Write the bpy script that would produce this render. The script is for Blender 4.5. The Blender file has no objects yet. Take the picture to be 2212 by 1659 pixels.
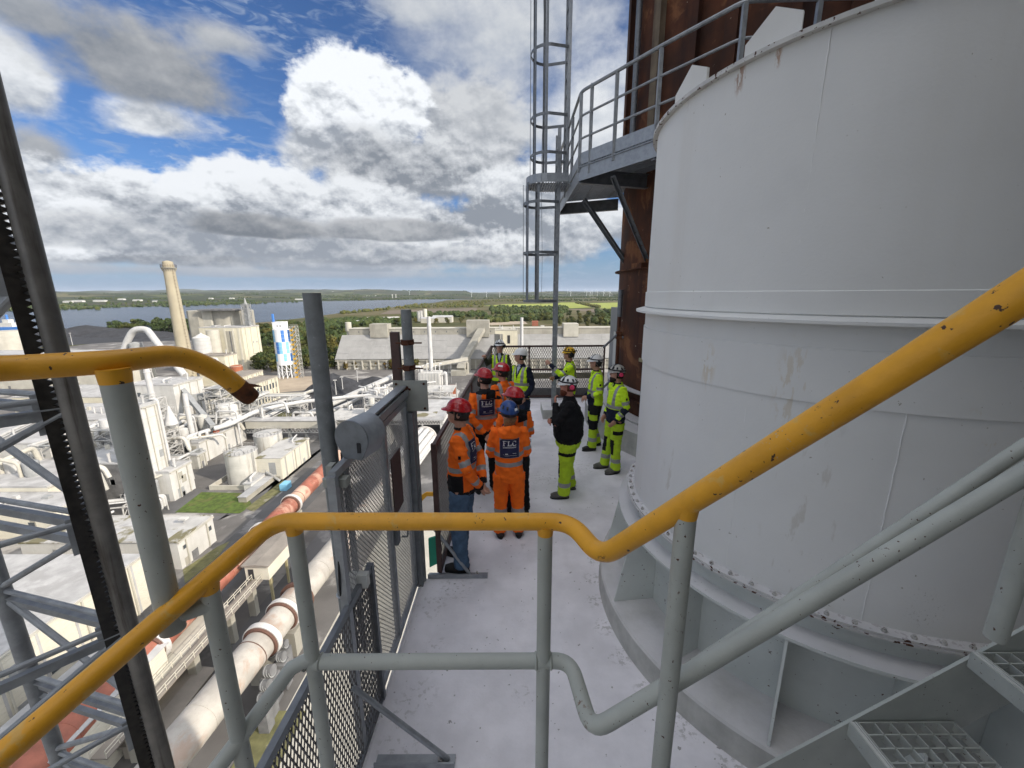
import bpy, bmesh, math, random
import numpy as np
from mathutils import Vector, Matrix, noise as mnoise
from mathutils.bvhtree import BVHTree

# ------------------------------------------------------------------ camera
scene = bpy.context.scene
COL = scene.collection
HCAM = 2.9                      # eye height above the platform floor
G = -56.0                       # level of the plant ground
FPX, PCX, PCY = 865.0, 1106.0, 829.5
PITCH, ROLL = math.radians(12.83), math.radians(0.3)
R = math.radians

def ray(px, py):
    x = (px - PCX) / FPX
    y = -(py - PCY) / FPX
    c, s = math.cos(ROLL), math.sin(ROLL)
    X, Y = x * c + y * s, -x * s + y * c
    return Vector((X, math.cos(PITCH) + Y * math.sin(PITCH), Y * math.cos(PITCH) - math.sin(PITCH)))

def at_z(px, py, z=G):
    r = ray(px, py)
    t = (z - HCAM) / r.z
    return Vector((r.x * t, r.y * t, z))

def at_y(px, py, d):
    r = ray(px, py)
    t = d / r.y
    return Vector((r.x * t, d, HCAM + r.z * t))

def at_d(px, py, depth):
    r = ray(px, py)
    return Vector((r.x * depth, r.y * depth, HCAM + r.z * depth))

cam_data = bpy.data.cameras.new('camera')
cam = bpy.data.objects.new('camera', cam_data)
COL.objects.link(cam)
cam.location = (0, 0, HCAM)
cam.matrix_world = (Matrix.Translation((0, 0, HCAM)) @ Matrix.Rotation(math.pi / 2 - PITCH, 4, 'X')
                    @ Matrix.Rotation(-ROLL, 4, 'Z'))
cam_data.sensor_width = 36.0
cam_data.lens = 36.0 * FPX / 2212.0
cam_data.clip_start = 0.05
cam_data.clip_end = 80000.0
scene.camera = cam
scene.render.resolution_x, scene.render.resolution_y = 1024, 768

# ------------------------------------------------------------------ sun and exposure
SUN_DIR = Vector((0.90, -0.43, 0.0)).normalized()
SUN_EL = R(29)
SUN_VEC = Vector((SUN_DIR.x * math.cos(SUN_EL), SUN_DIR.y * math.cos(SUN_EL), math.sin(SUN_EL)))
sun_data = bpy.data.lights.new('sun', 'SUN')
sun_data.energy = 2.85
sun_data.angle = R(0.55)
sun_data.color = (1.0, 0.91, 0.79)
sun = bpy.data.objects.new('sun', sun_data)
COL.objects.link(sun)
sun.rotation_euler = SUN_VEC.to_track_quat('Z', 'Y').to_euler()
sun.location = (60, -40, 80)

vs = scene.view_settings
vs.view_transform = 'Standard'
vs.look = 'None'
vs.exposure = 0.95
vs.gamma = 1.0
try:
    vs.use_curve_mapping = False
except Exception:
    pass

# ------------------------------------------------------------------ sky with clouds
world = bpy.data.worlds.new('World')
scene.world = world
world.use_nodes = True

class NT:
    """tiny helper for building node trees"""
    def __init__(self, tree):
        self.t = tree
    def n(self, kind, ins=None, **kw):
        nd = self.t.nodes.new(kind)
        for k, v in kw.items():
            setattr(nd, k, v)
        for k, v in (ins or {}).items():
            self.set(nd.inputs[k], v)
        return nd
    def set(self, sock, v):
        if hasattr(v, 'is_output') or isinstance(v, bpy.types.NodeSocket):
            self.t.links.new(v, sock)
        else:
            sock.default_value = v
    def math(self, op, a, b=0.0, c=0.0, clamp=False):
        nd = self.n('ShaderNodeMath', {0: a, 1: b, 2: c}, operation=op)
        nd.use_clamp = clamp
        return nd.outputs[0]
    def vmath(self, op, a, b=(0, 0, 0), out=0):
        nd = self.n('ShaderNodeVectorMath', {0: a, 1: b}, operation=op)
        return nd.outputs[out]
    def mr(self, v, a, b, c=0.0, d=1.0, smooth=True):
        nd = self.n('ShaderNodeMapRange', {0: v, 1: a, 2: b, 3: c, 4: d})
        nd.interpolation_type = 'SMOOTHSTEP' if smooth else 'LINEAR'
        return nd.outputs[0]
    def mix(self, f, a, b, blend='MIX'):
        nd = self.n('ShaderNodeMix', data_type='RGBA', blend_type=blend)
        self.set(nd.inputs[0], f)
        self.set(nd.inputs[6], a)
        self.set(nd.inputs[7], b)
        return nd.outputs[2]
    def noise(self, vec, scale, detail=4.0, rough=0.55, dist=0.0):
        nd = self.n('ShaderNodeTexNoise', {'Scale': scale, 'Detail': detail, 'Roughness': rough, 'Distortion': dist})
        if vec is not None:
            self.t.links.new(vec, nd.inputs['Vector'])
        return nd.outputs['Fac']

def azel(px, py):
    r = ray(px, py).normalized()
    return math.atan2(r.x, r.y), math.asin(r.z)

SKY_STRENGTH = 0.10
def build_sky():
    t = world.node_tree
    t.nodes.clear()
    N = NT(t)
    tc = N.n('ShaderNodeTexCoord').outputs['Generated']
    sep = N.n('ShaderNodeSeparateXYZ', {0: tc})
    az = N.math('ARCTAN2', sep.outputs[0], sep.outputs[1])
    el = N.math('ARCSINE', sep.outputs[2])
    V = N.n('ShaderNodeCombineXYZ', {0: az, 1: el}).outputs[0]
    sky = N.n('ShaderNodeTexSky', sky_type='NISHITA')
    sky.sun_disc = False
    sky.sun_elevation = SUN_EL
    sky.sun_rotation = math.atan2(SUN_DIR.x, SUN_DIR.y)
    sky.air_density = 1.0
    sky.dust_density = 0.6
    sky.ozone_density = 3.0
    # cloud radiance is given relative to the sky node (divided by the Background strength)
    K = 0.54 / SKY_STRENGTH
    # flatten the domain towards the horizon so that clouds there shrink and squash
    flat = N.vmath('MULTIPLY', tc, (1.0, 1.0, 1.5))
    def puffs(vec, detail):
        w_ = N.n('ShaderNodeTexNoise', {'Vector': vec, 'Scale': 7.0, 'Detail': 2.0}).outputs['Color']
        v_ = N.vmath('ADD', vec, N.vmath('MULTIPLY', N.vmath('SUBTRACT', w_, (0.5, 0.5, 0.5)), (0.10, 0.10, 0.10)))
        vo = N.n('ShaderNodeTexVoronoi', {'Vector': v_, 'Scale': 9.0, 'Detail': 0.0, 'Roughness': 0.5}, feature='F1', normalize=True)
        return N.math('SUBTRACT', 0.98, N.math('MULTIPLY', vo.outputs['Distance'], 1.35))
    n_big = N.noise(flat, 3.1, 5.0, 0.62, 0.0)
    n_puf = N.math('ADD', N.math('MULTIPLY', N.noise(flat, 11.0, 6.0, 0.64, 0.35), 0.5), N.math('MULTIPLY', puffs(flat, 1.0), 0.5))
    n_fine = N.noise(flat, 26.0, 4.0, 0.64, 0.0)
    lift = N.vmath('ADD', flat, (0.012, -0.008, 0.034))
    n_puf2 = N.math('ADD', N.math('MULTIPLY', N.noise(lift, 11.0, 4.0, 0.62, 0.35), 0.5), N.math('MULTIPLY', puffs(lift, 1.0), 0.5))
    n_fine2 = N.noise(N.vmath('ADD', flat, (0.005, -0.003, 0.013)), 26.0, 3.0, 0.62, 0.0)
    lift2 = N.vmath('ADD', flat, (0.03, -0.02, 0.10))
    n_big2 = N.noise(lift2, 3.1, 3.0, 0.58, 0.0)
    relief = N.math('ADD', N.math('ADD', N.math('MULTIPLY', N.math('SUBTRACT', n_puf, n_puf2), 2.6), N.math('MULTIPLY', N.math('SUBTRACT', n_fine, n_fine2), 1.5)),
                    N.math('MULTIPLY', N.math('SUBTRACT', n_big, n_big2), 2.4))
    edge_n = N.math('ADD', N.math('MULTIPLY', N.math('SUBTRACT', n_big, 0.5), 1.5),
                    N.math('ADD', N.math('MULTIPLY', N.math('SUBTRACT', n_puf, 0.5), 1.3), N.math('MULTIPLY', N.math('SUBTRACT', n_fine, 0.5), 0.55)))
    # base blue of the clear sky, deepened a little as the phone rendered it
    base = N.mix(1.0, sky.outputs[0], (0.31, 0.42, 0.58, 1), 'MULTIPLY')
    hz = N.mr(el, R(-2.0), R(9.0), 0.85, 0.0)
    base = N.mix(hz, base, (0.28 * K, 0.385 * K, 0.55 * K, 1))
    # ripples of high thin cloud
    rip = N.noise(N.vmath('MULTIPLY', tc, (9.0, 9.0, 30.0)), 2.6, 3.0, 0.6, 0.6)
    ripm = N.math('MULTIPLY', N.mr(rip, 0.46, 0.70), N.mr(n_big, 0.36, 0.60))
    base = N.mix(N.math('MULTIPLY', ripm, 0.55), base, (0.42 * K, 0.50 * K, 0.63 * K, 1))
    # broken cumulus over the rest of the sky, outside the clouds placed below
    view = N.math('MULTIPLY', N.math('MULTIPLY', N.mr(az, R(-64), R(-52)), N.mr(az, R(34), R(22))), N.mr(el, R(54), R(42)))
    gen = N.math('ADD', N.math('MULTIPLY', edge_n, 0.9), N.math('SUBTRACT', 0.16, N.math('MULTIPLY', view, 0.62)))
    # cloud towards the sun is brighter, boosted out of view to lift the shaded platform
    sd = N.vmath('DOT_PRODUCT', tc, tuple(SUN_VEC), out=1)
    sunward_boost = N.math('ADD', 1.0, N.math('MULTIPLY', N.math('MAXIMUM', N.math('ADD', sd, 0.1), 0.0), 3.2))
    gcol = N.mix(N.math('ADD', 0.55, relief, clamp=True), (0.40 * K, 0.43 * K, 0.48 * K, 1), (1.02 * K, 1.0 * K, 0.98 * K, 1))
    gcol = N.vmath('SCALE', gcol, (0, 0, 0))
    t.links.new(sunward_boost, gcol.node.inputs['Scale'])
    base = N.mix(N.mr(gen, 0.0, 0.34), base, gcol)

    # one cloud: an ellipse in azimuth and elevation with a ragged edge
    gt = bpy.data.node_groups.new('cloud', 'ShaderNodeTree')
    for nm, ty in (('V', 'NodeSocketVector'), ('edge', 'NodeSocketFloat'), ('relief', 'NodeSocketFloat'),
                   ('back', 'NodeSocketColor'), ('centre', 'NodeSocketVector'), ('inv', 'NodeSocketVector'),
                   ('dark', 'NodeSocketColor'), ('bright', 'NodeSocketColor'), ('rag', 'NodeSocketFloat'),
                   ('soft', 'NodeSocketFloat'), ('bias', 'NodeSocketFloat'), ('gain', 'NodeSocketFloat')):
        gt.interface.new_socket(nm, in_out='INPUT', socket_type=ty)
    gt.interface.new_socket('out', in_out='OUTPUT', socket_type='NodeSocketColor')
    gt.interface.new_socket('V', in_out='OUTPUT', socket_type='NodeSocketVector')
    M2 = NT(gt)
    gi = M2.n('NodeGroupInput').outputs
    go = M2.n('NodeGroupOutput')
    q = M2.vmath('MULTIPLY', M2.vmath('SUBTRACT', gi['V'], gi['centre']), gi['inv'])
    ln = M2.vmath('LENGTH', q, out=1)
    d = M2.math('ADD', M2.math('SUBTRACT', 1.0, ln), M2.math('MULTIPLY', gi['edge'], gi['rag']))
    qs = M2.n('ShaderNodeSeparateXYZ', {0: q})
    # flat base: density falls quickly below the bottom third
    d = M2.math('SUBTRACT', d, M2.mr(qs.outputs[1], -0.55, -1.0, 0.0, 0.55))
    a = M2.mr(d, 0.0, gi['soft'])
    # lit rim where the density thins towards the top, grey body towards the base
    tt = M2.math('ADD', M2.math('ADD', M2.math('MULTIPLY', qs.outputs[1], 0.42), gi['bias']),
                 M2.math('MULTIPLY', gi['relief'], gi['gain']))
    rim = M2.math('MULTIPLY', M2.mr(d, 0.55, 0.0), M2.mr(qs.outputs[1], -0.3, 0.4))
    tt = M2.math('ADD', tt, M2.math('MULTIPLY', rim, 0.30), clamp=True)
    c = M2.mix(tt, gi['dark'], gi['bright'])
    res = M2.mix(a, gi['back'], c)
    M2.set(go.inputs[0], res)
    # handing V on through the result keeps the clouds evaluated one after the other
    M2.set(go.inputs[1], M2.vmath('ADD', gi['V'], M2.vmath('MULTIPLY', res, (1e-9, 1e-9, 0.0))))

    def cloud(px, py, rx, ry, dark=0.34, bright=0.95, rag=0.75, soft=0.28, bias=0.5, gain=0.9, warm=0.0):
        nonlocal base, V
        a0, e0 = azel(px, py)
        a1 = (azel(px + rx, py)[0] - azel(px - rx, py)[0]) / 2
        e1 = (azel(px, py - ry)[1] - azel(px, py + ry)[1]) / 2
        g = N.n('ShaderNodeGroup')
        g.node_tree = gt
        for k, v in dict(V=V, edge=edge_n, relief=relief, back=base, centre=(a0, e0, 0), inv=(1 / a1, 1 / e1, 0),
                         dark=(dark * 0.80 * K, dark * 0.89 * K, dark * 1.03 * K, 1),
                         bright=(bright * 0.88 * K, bright * 0.91 * K, bright * 0.95 * K, 1),
                         rag=rag, soft=soft, bias=bias, gain=gain).items():
            N.set(g.inputs[k], v)
        base, V = g.outputs[0], g.outputs[1]
    # far, pale clouds low over the horizon first, near big ones last
    for c in CLOUDS:
        cloud(*c[:4], **c[4])
    # air light right at the horizon
    base = N.mix(N.mr(el, R(4.2), R(-1.0), 0.0, 0.80), base, (0.265 * K, 0.355 * K, 0.50 * K, 1))
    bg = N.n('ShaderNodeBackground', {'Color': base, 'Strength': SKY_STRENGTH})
    out = N.n('ShaderNodeOutputWorld')
    t.links.new(bg.outputs[0], out.inputs[0])

CLOUDS = [
    (1100, 60, 360, 240, dict(dark=.52, bright=.74, rag=.6, soft=.9, bias=.55, gain=.5)),
    (1290, 260, 190, 240, dict(dark=.55, bright=.86, rag=.6, soft=.8, bias=.6, gain=.6)),
    (1560, 200, 240, 300, dict(dark=.5, bright=.8, rag=.5, soft=.7, bias=.5, gain=.5)),
    (900, 20, 150, 70, dict(dark=.5, bright=.74, rag=.8, soft=.8, bias=.5, gain=.5)),
    (1075, 265, 130, 90, dict(dark=.5, bright=.72, rag=.9, soft=.9, bias=.5, gain=.6)),
    (640, 590, 800, 16, dict(dark=.44, bright=.60, rag=.8, soft=.8, bias=.45, gain=.5)),
    (690, 570, 700, 22, dict(dark=.42, bright=.72, rag=.9, soft=.6, bias=.45, gain=.8)),
    (330, 545, 340, 40, dict(dark=.30, bright=.66, rag=.8, soft=.5, bias=.35, gain=.9)),
    (980, 545, 420, 42, dict(dark=.34, bright=.80, rag=.9, soft=.5, bias=.42, gain=1.0)),
    (1240, 490, 210, 80, dict(dark=.38, bright=.88, rag=.8, soft=.5, bias=.5, gain=.9)),
    (90, 330, 100, 70, dict(dark=.36, bright=.55, rag=.8, soft=.7, bias=.45, gain=.5)),
    (20, 150, 150, 140, dict(dark=.45, bright=.92, rag=.8, soft=.6, bias=.6, gain=.8)),
    (330, 255, 150, 55, dict(dark=.44, bright=.90, rag=.9, soft=.7, bias=.58, gain=.9)),
    (60, 25, 250, 70, dict(dark=.34, bright=.62, rag=.8, soft=.7, bias=.5, gain=.5)),
    (290, 135, 300, 125, dict(dark=.29, bright=.52, rag=.8, soft=.6, bias=.42, gain=.6)),
    (470, 80, 150, 50, dict(dark=.40, bright=.64, rag=.9, soft=.9, bias=.5, gain=.5)),
    (1010, 300, 140, 150, dict(dark=.36, bright=.70, rag=.7, soft=.4, bias=.45, gain=.8)),
    (680, 320, 100, 80, dict(dark=.42, bright=.85, rag=.8, soft=.5, bias=.55, gain=.9)),
    (775, 260, 165, 175, dict(dark=.40, bright=1.04, rag=.66, soft=.16, bias=.72, gain=1.2)),
    (890, 370, 290, 95, dict(dark=.31, bright=.78, rag=.75, soft=.4, bias=.42, gain=1.1)),
    (1150, 425, 220, 75, dict(dark=.38, bright=.92, rag=.8, soft=.4, bias=.5, gain=1.0)),
    (170, 465, 300, 125, dict(dark=.36, bright=0.97, rag=.66, soft=.2, bias=.54, gain=1.2)),
    (560, 450, 190, 105, dict(dark=.36, bright=0.97, rag=.75, soft=.2, bias=.56, gain=1.2)),
    (360, 490, 190, 70, dict(dark=.36, bright=.95, rag=.8, soft=.3, bias=.5, gain=1.2)),
    (820, 470, 260, 90, dict(dark=.38, bright=.92, rag=.8, soft=.35, bias=.48, gain=1.2)),
    (1050, 490, 200, 70, dict(dark=.34, bright=.88, rag=.8, soft=.35, bias=.46, gain=1.5)),
    (480, 515, 460, 55, dict(dark=.38, bright=.74, rag=.85, soft=.4, bias=.40, gain=1.2)),
    (560, 490, 170, 34, dict(dark=.24, bright=.50, rag=.8, soft=.4, bias=.35, gain=.8)),
    (900, 500, 200, 30, dict(dark=.27, bright=.56, rag=.8, soft=.4, bias=.38, gain=.8)),
]
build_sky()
scene.cycles.max_bounces = 6
scene.cycles.diffuse_bounces = 3
scene.cycles.glossy_bounces = 3
scene.cycles.volume_bounces = 0
scene.cycles.transmission_bounces = 2
scene.cycles.caustics_reflective = False
scene.cycles.caustics_refractive = False
world.cycles.sampling_method = 'NONE'


# ------------------------------------------------------------------ materials
MATS = {}
def material(name, color, rough=0.7, metal=0.0, var=0.12, scale=6.0, bump=0.0, bump_scale=40.0,
             spots=None, streak=None, dust=None, spec=0.4, coat=0.0, patch=None, stains=()):
    """procedural paint / concrete / metal. spots=(colour, scale, threshold), streak=(colour, scale, amount)
    dust=(colour, amount) lies on faces that look up; patch=(colour, scale, threshold) large stains"""
    if name in MATS:
        return MATS[name]
    m = bpy.data.materials.new(name)
    m.use_nodes = True
    t = m.node_tree
    t.nodes.clear()
    N = NT(t)
    geo = N.n('ShaderNodeNewGeometry')
    pos = geo.outputs['Position']
    col = tuple(color) + (1.0,)
    n1 = N.noise(pos, scale, 5.0, 0.6)
    lo = tuple(c * (1 - var) for c in color) + (1.0,)
    hi = tuple(min(1.0, c * (1 + var)) for c in color) + (1.0,)
    c = N.mix(N.mr(n1, 0.3, 0.7), lo, hi)
    if patch:
        pn = N.noise(pos, patch[1], 6.0, 0.62, 0.4)
        c = N.mix(N.math('MULTIPLY', N.mr(pn, patch[2], patch[2] + 0.09), patch[3] if len(patch) > 3 else 0.8), c, tuple(patch[0]) + (1,))
    if streak:
        sv = N.vmath('MULTIPLY', pos, (streak[1], streak[1], streak[1] * 0.06))
        sn = N.noise(sv, 1.0, 5.0, 0.65)
        c = N.mix(N.math('MULTIPLY', N.mr(sn, 0.48, 0.75), streak[2]), c, tuple(streak[0]) + (1,))
    if spots:
        sn = N.noise(pos, spots[1], 3.0, 0.55)
        sn2 = N.noise(pos, spots[1] * 0.13, 2.0, 0.5)
        thr = N.math('SUBTRACT', spots[2] + 0.10, N.math('MULTIPLY', sn2, 0.2))
        f = N.mr(N.math('SUBTRACT', sn, thr), 0.0, 0.025)
        c = N.mix(f, c, tuple(spots[0]) + (1,))
    for (ctr, rad, scol, sscale, sthr, zs, alpha) in [tuple(q) + (() if len(q) > 6 else (0.85,)) for q in stains]:      # a stain or chip at its own place on the thing
        dv = N.vmath('MULTIPLY', N.vmath('SUBTRACT', pos, tuple(ctr)), (1.0, 1.0, zs))
        ds = N.math('DIVIDE', N.vmath('LENGTH', dv, out=1), rad)
        sn_ = N.noise(N.vmath('MULTIPLY', pos, (1.0, 1.0, zs)), sscale, 5.0, 0.65)
        f_ = N.math('MULTIPLY', N.mr(sn_, sthr, sthr + 0.09), N.mr(ds, 1.15, 0.35))
        c = N.mix(N.math('MULTIPLY', f_, alpha), c, tuple(scol) + (1,))
    if dust:
        nz = N.n('ShaderNodeSeparateXYZ', {0: geo.outputs['Normal']}).outputs[2]
        dn = N.noise(pos, 3.0, 4.0, 0.6)
        c = N.mix(N.math('MULTIPLY', N.math('MULTIPLY', N.mr(nz, 0.5, 0.9), dust[1]), N.mr(dn, 0.2, 0.6, 0.5, 1.0)), c, tuple(dust[0]) + (1,))
    b = N.n('ShaderNodeBsdfPrincipled', {'Base Color': c, 'Metallic': metal, 'Specular IOR Level': spec, 'Coat Weight': coat})
    N.set(b.inputs['Roughness'], N.mr(n1, 0.25, 0.75, max(0.05, rough - 0.1), min(1.0, rough + 0.1)))
    if bump:
        bn = N.noise(pos, bump_scale, 4.0, 0.6)
        bp = N.n('ShaderNodeBump', {'Strength': 1.0, 'Distance': bump, 'Height': bn})
        N.set(b.inputs['Normal'], bp.outputs[0])
    o = N.n('ShaderNodeOutputMaterial')
    t.links.new(b.outputs[0], o.inputs[0])
    MATS[name] = m
    return m

RUST = (0.075, 0.028, 0.012)
DUSTC = (0.70, 0.69, 0.71)
CHIP = (0.085, 0.035, 0.02)
BARE = (0.40, 0.40, 0.38)
m_yellow = material('yellow_rail_paint', (0.74, 0.36, 0.025), 0.42, stains=[(at_d(1300, 1214, 0.97), .022, CHIP, 60, .47, 1), (at_d(1275, 1165, 1.02), .03, BARE, 50, .62, 1), (at_d(1262, 1150, 1.0), .03, CHIP, 90, .60, 1), (at_d(806, 1122, 1.12), .012, CHIP, 90, .55, 1), (at_d(1120, 1123, 1.1), .03, BARE, 70, .64, 1), (at_d(1385, 1178, .92), .04, CHIP, 90, .66, 1), (at_d(1700, 960, .68), .05, BARE, 110, .60, 1), (at_d(1800, 900, .62), .05, CHIP, 140, .62, 1), (at_d(120, 1560, .8), .05, CHIP, 50, .62, 1), (at_d(490, 835, 1.03), .03, CHIP, 40, .55, 1)], var=0.10, scale=9, bump=0.0006, bump_scale=190, spots=((0.07, 0.035, 0.02), 58, 0.69), patch=((0.62, 0.42, 0.14), 17, 0.58, 0.55))
m_railgrey = material('grey_green_rail_paint', (0.40, 0.42, 0.385), 0.5, stains=[(at_d(1246, 1490, 1.08), .045, (0.16, 0.06, 0.025), 45, .56, .4), (at_d(1252, 1545, 1.05), .04, (0.12, 0.04, 0.02), 60, .58, .4), (at_d(1272, 1570, 1.05), .03, CHIP, 60, .58, 1), (at_d(660, 1355, 1.15), .02, (0.22, 0.08, 0.03), 50, .48, 1), (at_d(332, 1168, .85), .014, (0.25, 0.08, 0.03), 50, .48, .6), (at_d(1478, 1330, .85), .07, CHIP, 130, .60, .6), (at_d(1470, 1450, .83), .05, CHIP, 130, .60, .6), (at_d(1995, 1147, .62), .02, CHIP, 80, .50, 1), (at_d(2120, 1052, .58), .02, CHIP, 80, .55, 1), (at_d(1660, 1365, .75), .035, CHIP, 120, .60, 1), (at_d(1420, 1500, .86), .03, CHIP, 70, .62, 1)], var=0.08, scale=7, bump=0.0005, bump_scale=150, spots=(RUST, 85, 0.69))
m_rustend = material('rusty_tube_end', (0.10, 0.035, 0.012), 0.8, var=0.5, scale=40, bump=0.0015, bump_scale=90)
OCH = (0.55, 0.42, 0.22)
m_tank = material('tank_paint', (0.755, 0.755, 0.73), 0.55, stains=[((1.30, 2.60, 2.42), .06, OCH, 30, .48, .35, .4), ((1.58, 2.20, 2.36), .10, OCH, 22, .50, .3, .35), ((1.30, 2.60, 4.10), .035, (0.32, 0.14, 0.05), 60, .46, .3, .7), ((1.40, 2.42, 4.10), .02, (0.36, 0.17, 0.06), 60, .46, .3, .7), ((2.25, 1.80, 2.2), .12, OCH, 18, .58, .5, .3), ((2.2, 1.82, 1.24), .10, (0.30, 0.28, 0.22), 110, .58, .7, .6), ((1.7, 2.09, 1.5), .25, (0.50, 0.46, 0.38), 14, .58, .3, .4), ((1.2, 2.9, 1.3), .20, (0.50, 0.46, 0.38), 16, .58, .3, .4)], var=0.035, scale=1.1, bump=0.0009, bump_scale=55,
                  spots=((0.42, 0.40, 0.34), 34, 0.735), streak=((0.64, 0.61, 0.54), 1.6, 0.35))
m_tankbase = material('tank_base_paint', (0.58, 0.61, 0.58), 0.6, var=0.06, scale=3, bump=0.0008, bump_scale=60, dust=(DUSTC, 0.85), spots=(RUST, 40, 0.70))
m_flange = material('chipped_flange', (0.58, 0.575, 0.55), 0.6, var=0.1, scale=8, dust=(DUSTC, 0.7), spots=(RUST, 30, 0.60))
m_bolt = material('bolt_steel', (0.46, 0.45, 0.43), 0.6, metal=0.0, spots=(RUST, 50, 0.60))
def ring_stains():
    out = []
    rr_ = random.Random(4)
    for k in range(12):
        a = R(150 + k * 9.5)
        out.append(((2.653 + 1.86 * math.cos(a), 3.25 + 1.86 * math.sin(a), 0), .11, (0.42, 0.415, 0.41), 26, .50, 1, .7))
    for (px_, py_, rad) in ((905, 1500, .16), (865, 1535, .12), (870, 1610, .2), (985, 1270, .22), (930, 1310, .2), (1130, 1500, .10), (940, 1395, .12), (1250, 1010, .35), (1180, 1035, .3), (1120, 1000, .25)):
        out.append((at_z(px_, py_, 0.0), rad, (0.50, 0.49, 0.49), 22, .53, 1, .65))
    return out
m_floor = material('dusty_concrete_floor', (0.78, 0.765, 0.80), 0.92, stains=ring_stains(), var=0.10, scale=2.2, bump=0.0022, bump_scale=46,
                   patch=((0.46, 0.45, 0.46), 1.9, 0.655, 0.85), spots=((0.38, 0.37, 0.37), 19, 0.69))
m_curb = material('curb_concrete', (0.46, 0.46, 0.43), 0.92, var=0.16, scale=5, bump=0.003, bump_scale=30, dust=(DUSTC, 0.8), streak=((0.28, 0.27, 0.24), 2.2, 0.5))
m_rust = material('rusted_steel_plate', (0.085, 0.030, 0.014), 0.85, var=0.5, scale=1.3, bump=0.002, bump_scale=40,
                  patch=((0.28, 0.12, 0.05), 1.3, 0.54, 0.65), streak=((0.024, 0.009, 0.007), 2.4, 1.0), spots=((0.30, 0.22, 0.16), 11, 0.72))
m_ribbeige = material('stained_rib', (0.16, 0.125, 0.085), 0.8, var=0.3, scale=3, streak=((0.06, 0.03, 0.02), 5, 0.8))
m_galv = material('galvanised_steel', (0.33, 0.35, 0.37), 0.45, metal=0.55, var=0.14, scale=14)
m_galvdark = material('weathered_galvanised_steel', (0.20, 0.215, 0.23), 0.5, metal=0.45, var=0.18, scale=12, spots=((0.12, 0.07, 0.05), 20, 0.68))
m_mast = material('mast_steel', (0.30, 0.315, 0.33), 0.55, metal=0.35, var=0.2, scale=10)
m_mastrail = material('greasy_mast_tube', (0.19, 0.18, 0.165), 0.45, metal=0.25, var=0.3, scale=5, streak=((0.035, 0.025, 0.016), 22.0, 1.0))
m_rack = material('greased_rack', (0.022, 0.019, 0.016), 0.4, var=0.5, scale=30)
m_brownframe = material('brown_fence_frame', (0.085, 0.05, 0.045), 0.6, var=0.2, scale=12)
m_mesh_dark = material('dark_expanded_metal', (0.17, 0.165, 0.165), 0.6, metal=0.3, var=0.2, scale=20)
m_mesh_galv = material('galvanised_mesh', (0.27, 0.265, 0.26), 0.5, metal=0.35, var=0.12, scale=20)
m_polegrey = material('weathered_pole', (0.20, 0.215, 0.22), 0.65, metal=0.2, var=0.2, scale=9, spots=((0.30, 0.31, 0.31), 45, 0.66))
m_plategrey = material('painted_plate', (0.33, 0.34, 0.31), 0.6, var=0.08, scale=9, spots=(RUST, 24, 0.69))
m_black = material('black_rubber', (0.012, 0.012, 0.013), 0.6)
m_boxgrey = material('junction_box_plastic', (0.55, 0.56, 0.53), 0.5, var=0.05)
m_netting = material('green_netting', (0.02, 0.22, 0.14), 0.8)
m_beige = material('dull_beige_paint', (0.33, 0.29, 0.17), 0.6, var=0.12)

# plant materials
m_white = material('white_cladding', (0.50, 0.49, 0.46), 0.8, var=0.07, scale=0.25, patch=((0.44, 0.43, 0.40), 0.22, 0.56, 0.5), streak=((0.36, 0.34, 0.29), 0.55, 0.55))
m_cream = material('cream_render', (0.56, 0.52, 0.40), 0.85, var=0.07, scale=0.2, streak=((0.40, 0.36, 0.28), 0.4, 0.4))
m_creambright = material('cream_sheet_wall', (0.56, 0.53, 0.44), 0.8, var=0.06, scale=0.3, streak=((0.46, 0.42, 0.33), 0.5, 0.3))
m_concrete = material('weathered_concrete', (0.30, 0.285, 0.24), 0.9, var=0.15, scale=0.15, streak=((0.19, 0.17, 0.14), 0.35, 0.5))
m_oldconc = material('pale_concrete', (0.42, 0.40, 0.34), 0.9, var=0.10, scale=0.2, streak=((0.30, 0.27, 0.22), 0.3, 0.4))
m_chim = material('chimney_concrete', (0.34, 0.30, 0.215), 0.9, var=0.10, scale=0.12, streak=((0.33, 0.28, 0.20), 0.25, 0.4))
m_dustroof = material('dusty_white_roof', (0.36, 0.355, 0.345), 0.95, var=0.14, scale=0.3, patch=((0.29, 0.285, 0.275), 0.14, 0.52, 0.75), streak=((0.55, 0.54, 0.53), 0.3, 0.5))
m_greyroof = material('grey_roof_sheet', (0.36, 0.36, 0.355), 0.9, var=0.08, scale=0.25, patch=((0.27, 0.27, 0.27), 0.1, 0.56, 0.6))
m_mossroof = material('mossy_roof', (0.40, 0.39, 0.37), 0.95, var=0.1, scale=0.4, patch=((0.13, 0.115, 0.05), 0.16, 0.50, 0.9))
m_brownroof = material('brown_grey_roof', (0.23, 0.205, 0.175), 0.95, var=0.15, scale=0.3)
m_whroof = material('warehouse_roof_sheet', (0.245, 0.242, 0.232), 0.85, var=0.09, scale=0.12, streak=((0.32, 0.315, 0.30), 0.4, 0.4))
m_dark = material('dark_opening', (0.03, 0.03, 0.032), 0.8)
m_darkbldg = material('dark_sooty_wall', (0.13, 0.13, 0.13), 0.9, var=0.3, scale=0.4)
m_glass = material('window_glass', (0.06, 0.07, 0.08), 0.15, var=0.05, spec=0.6)
m_winframe = material('window_frame', (0.42, 0.41, 0.36), 0.7)
m_tanksteel = material('stained_tank_steel', (0.44, 0.43, 0.39), 0.75, var=0.10, scale=0.3, streak=((0.20, 0.17, 0.13), 0.9, 0.75))
m_pipe = material('dusty_white_pipe', (0.45, 0.445, 0.43), 0.75, var=0.08, scale=0.4)
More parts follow.
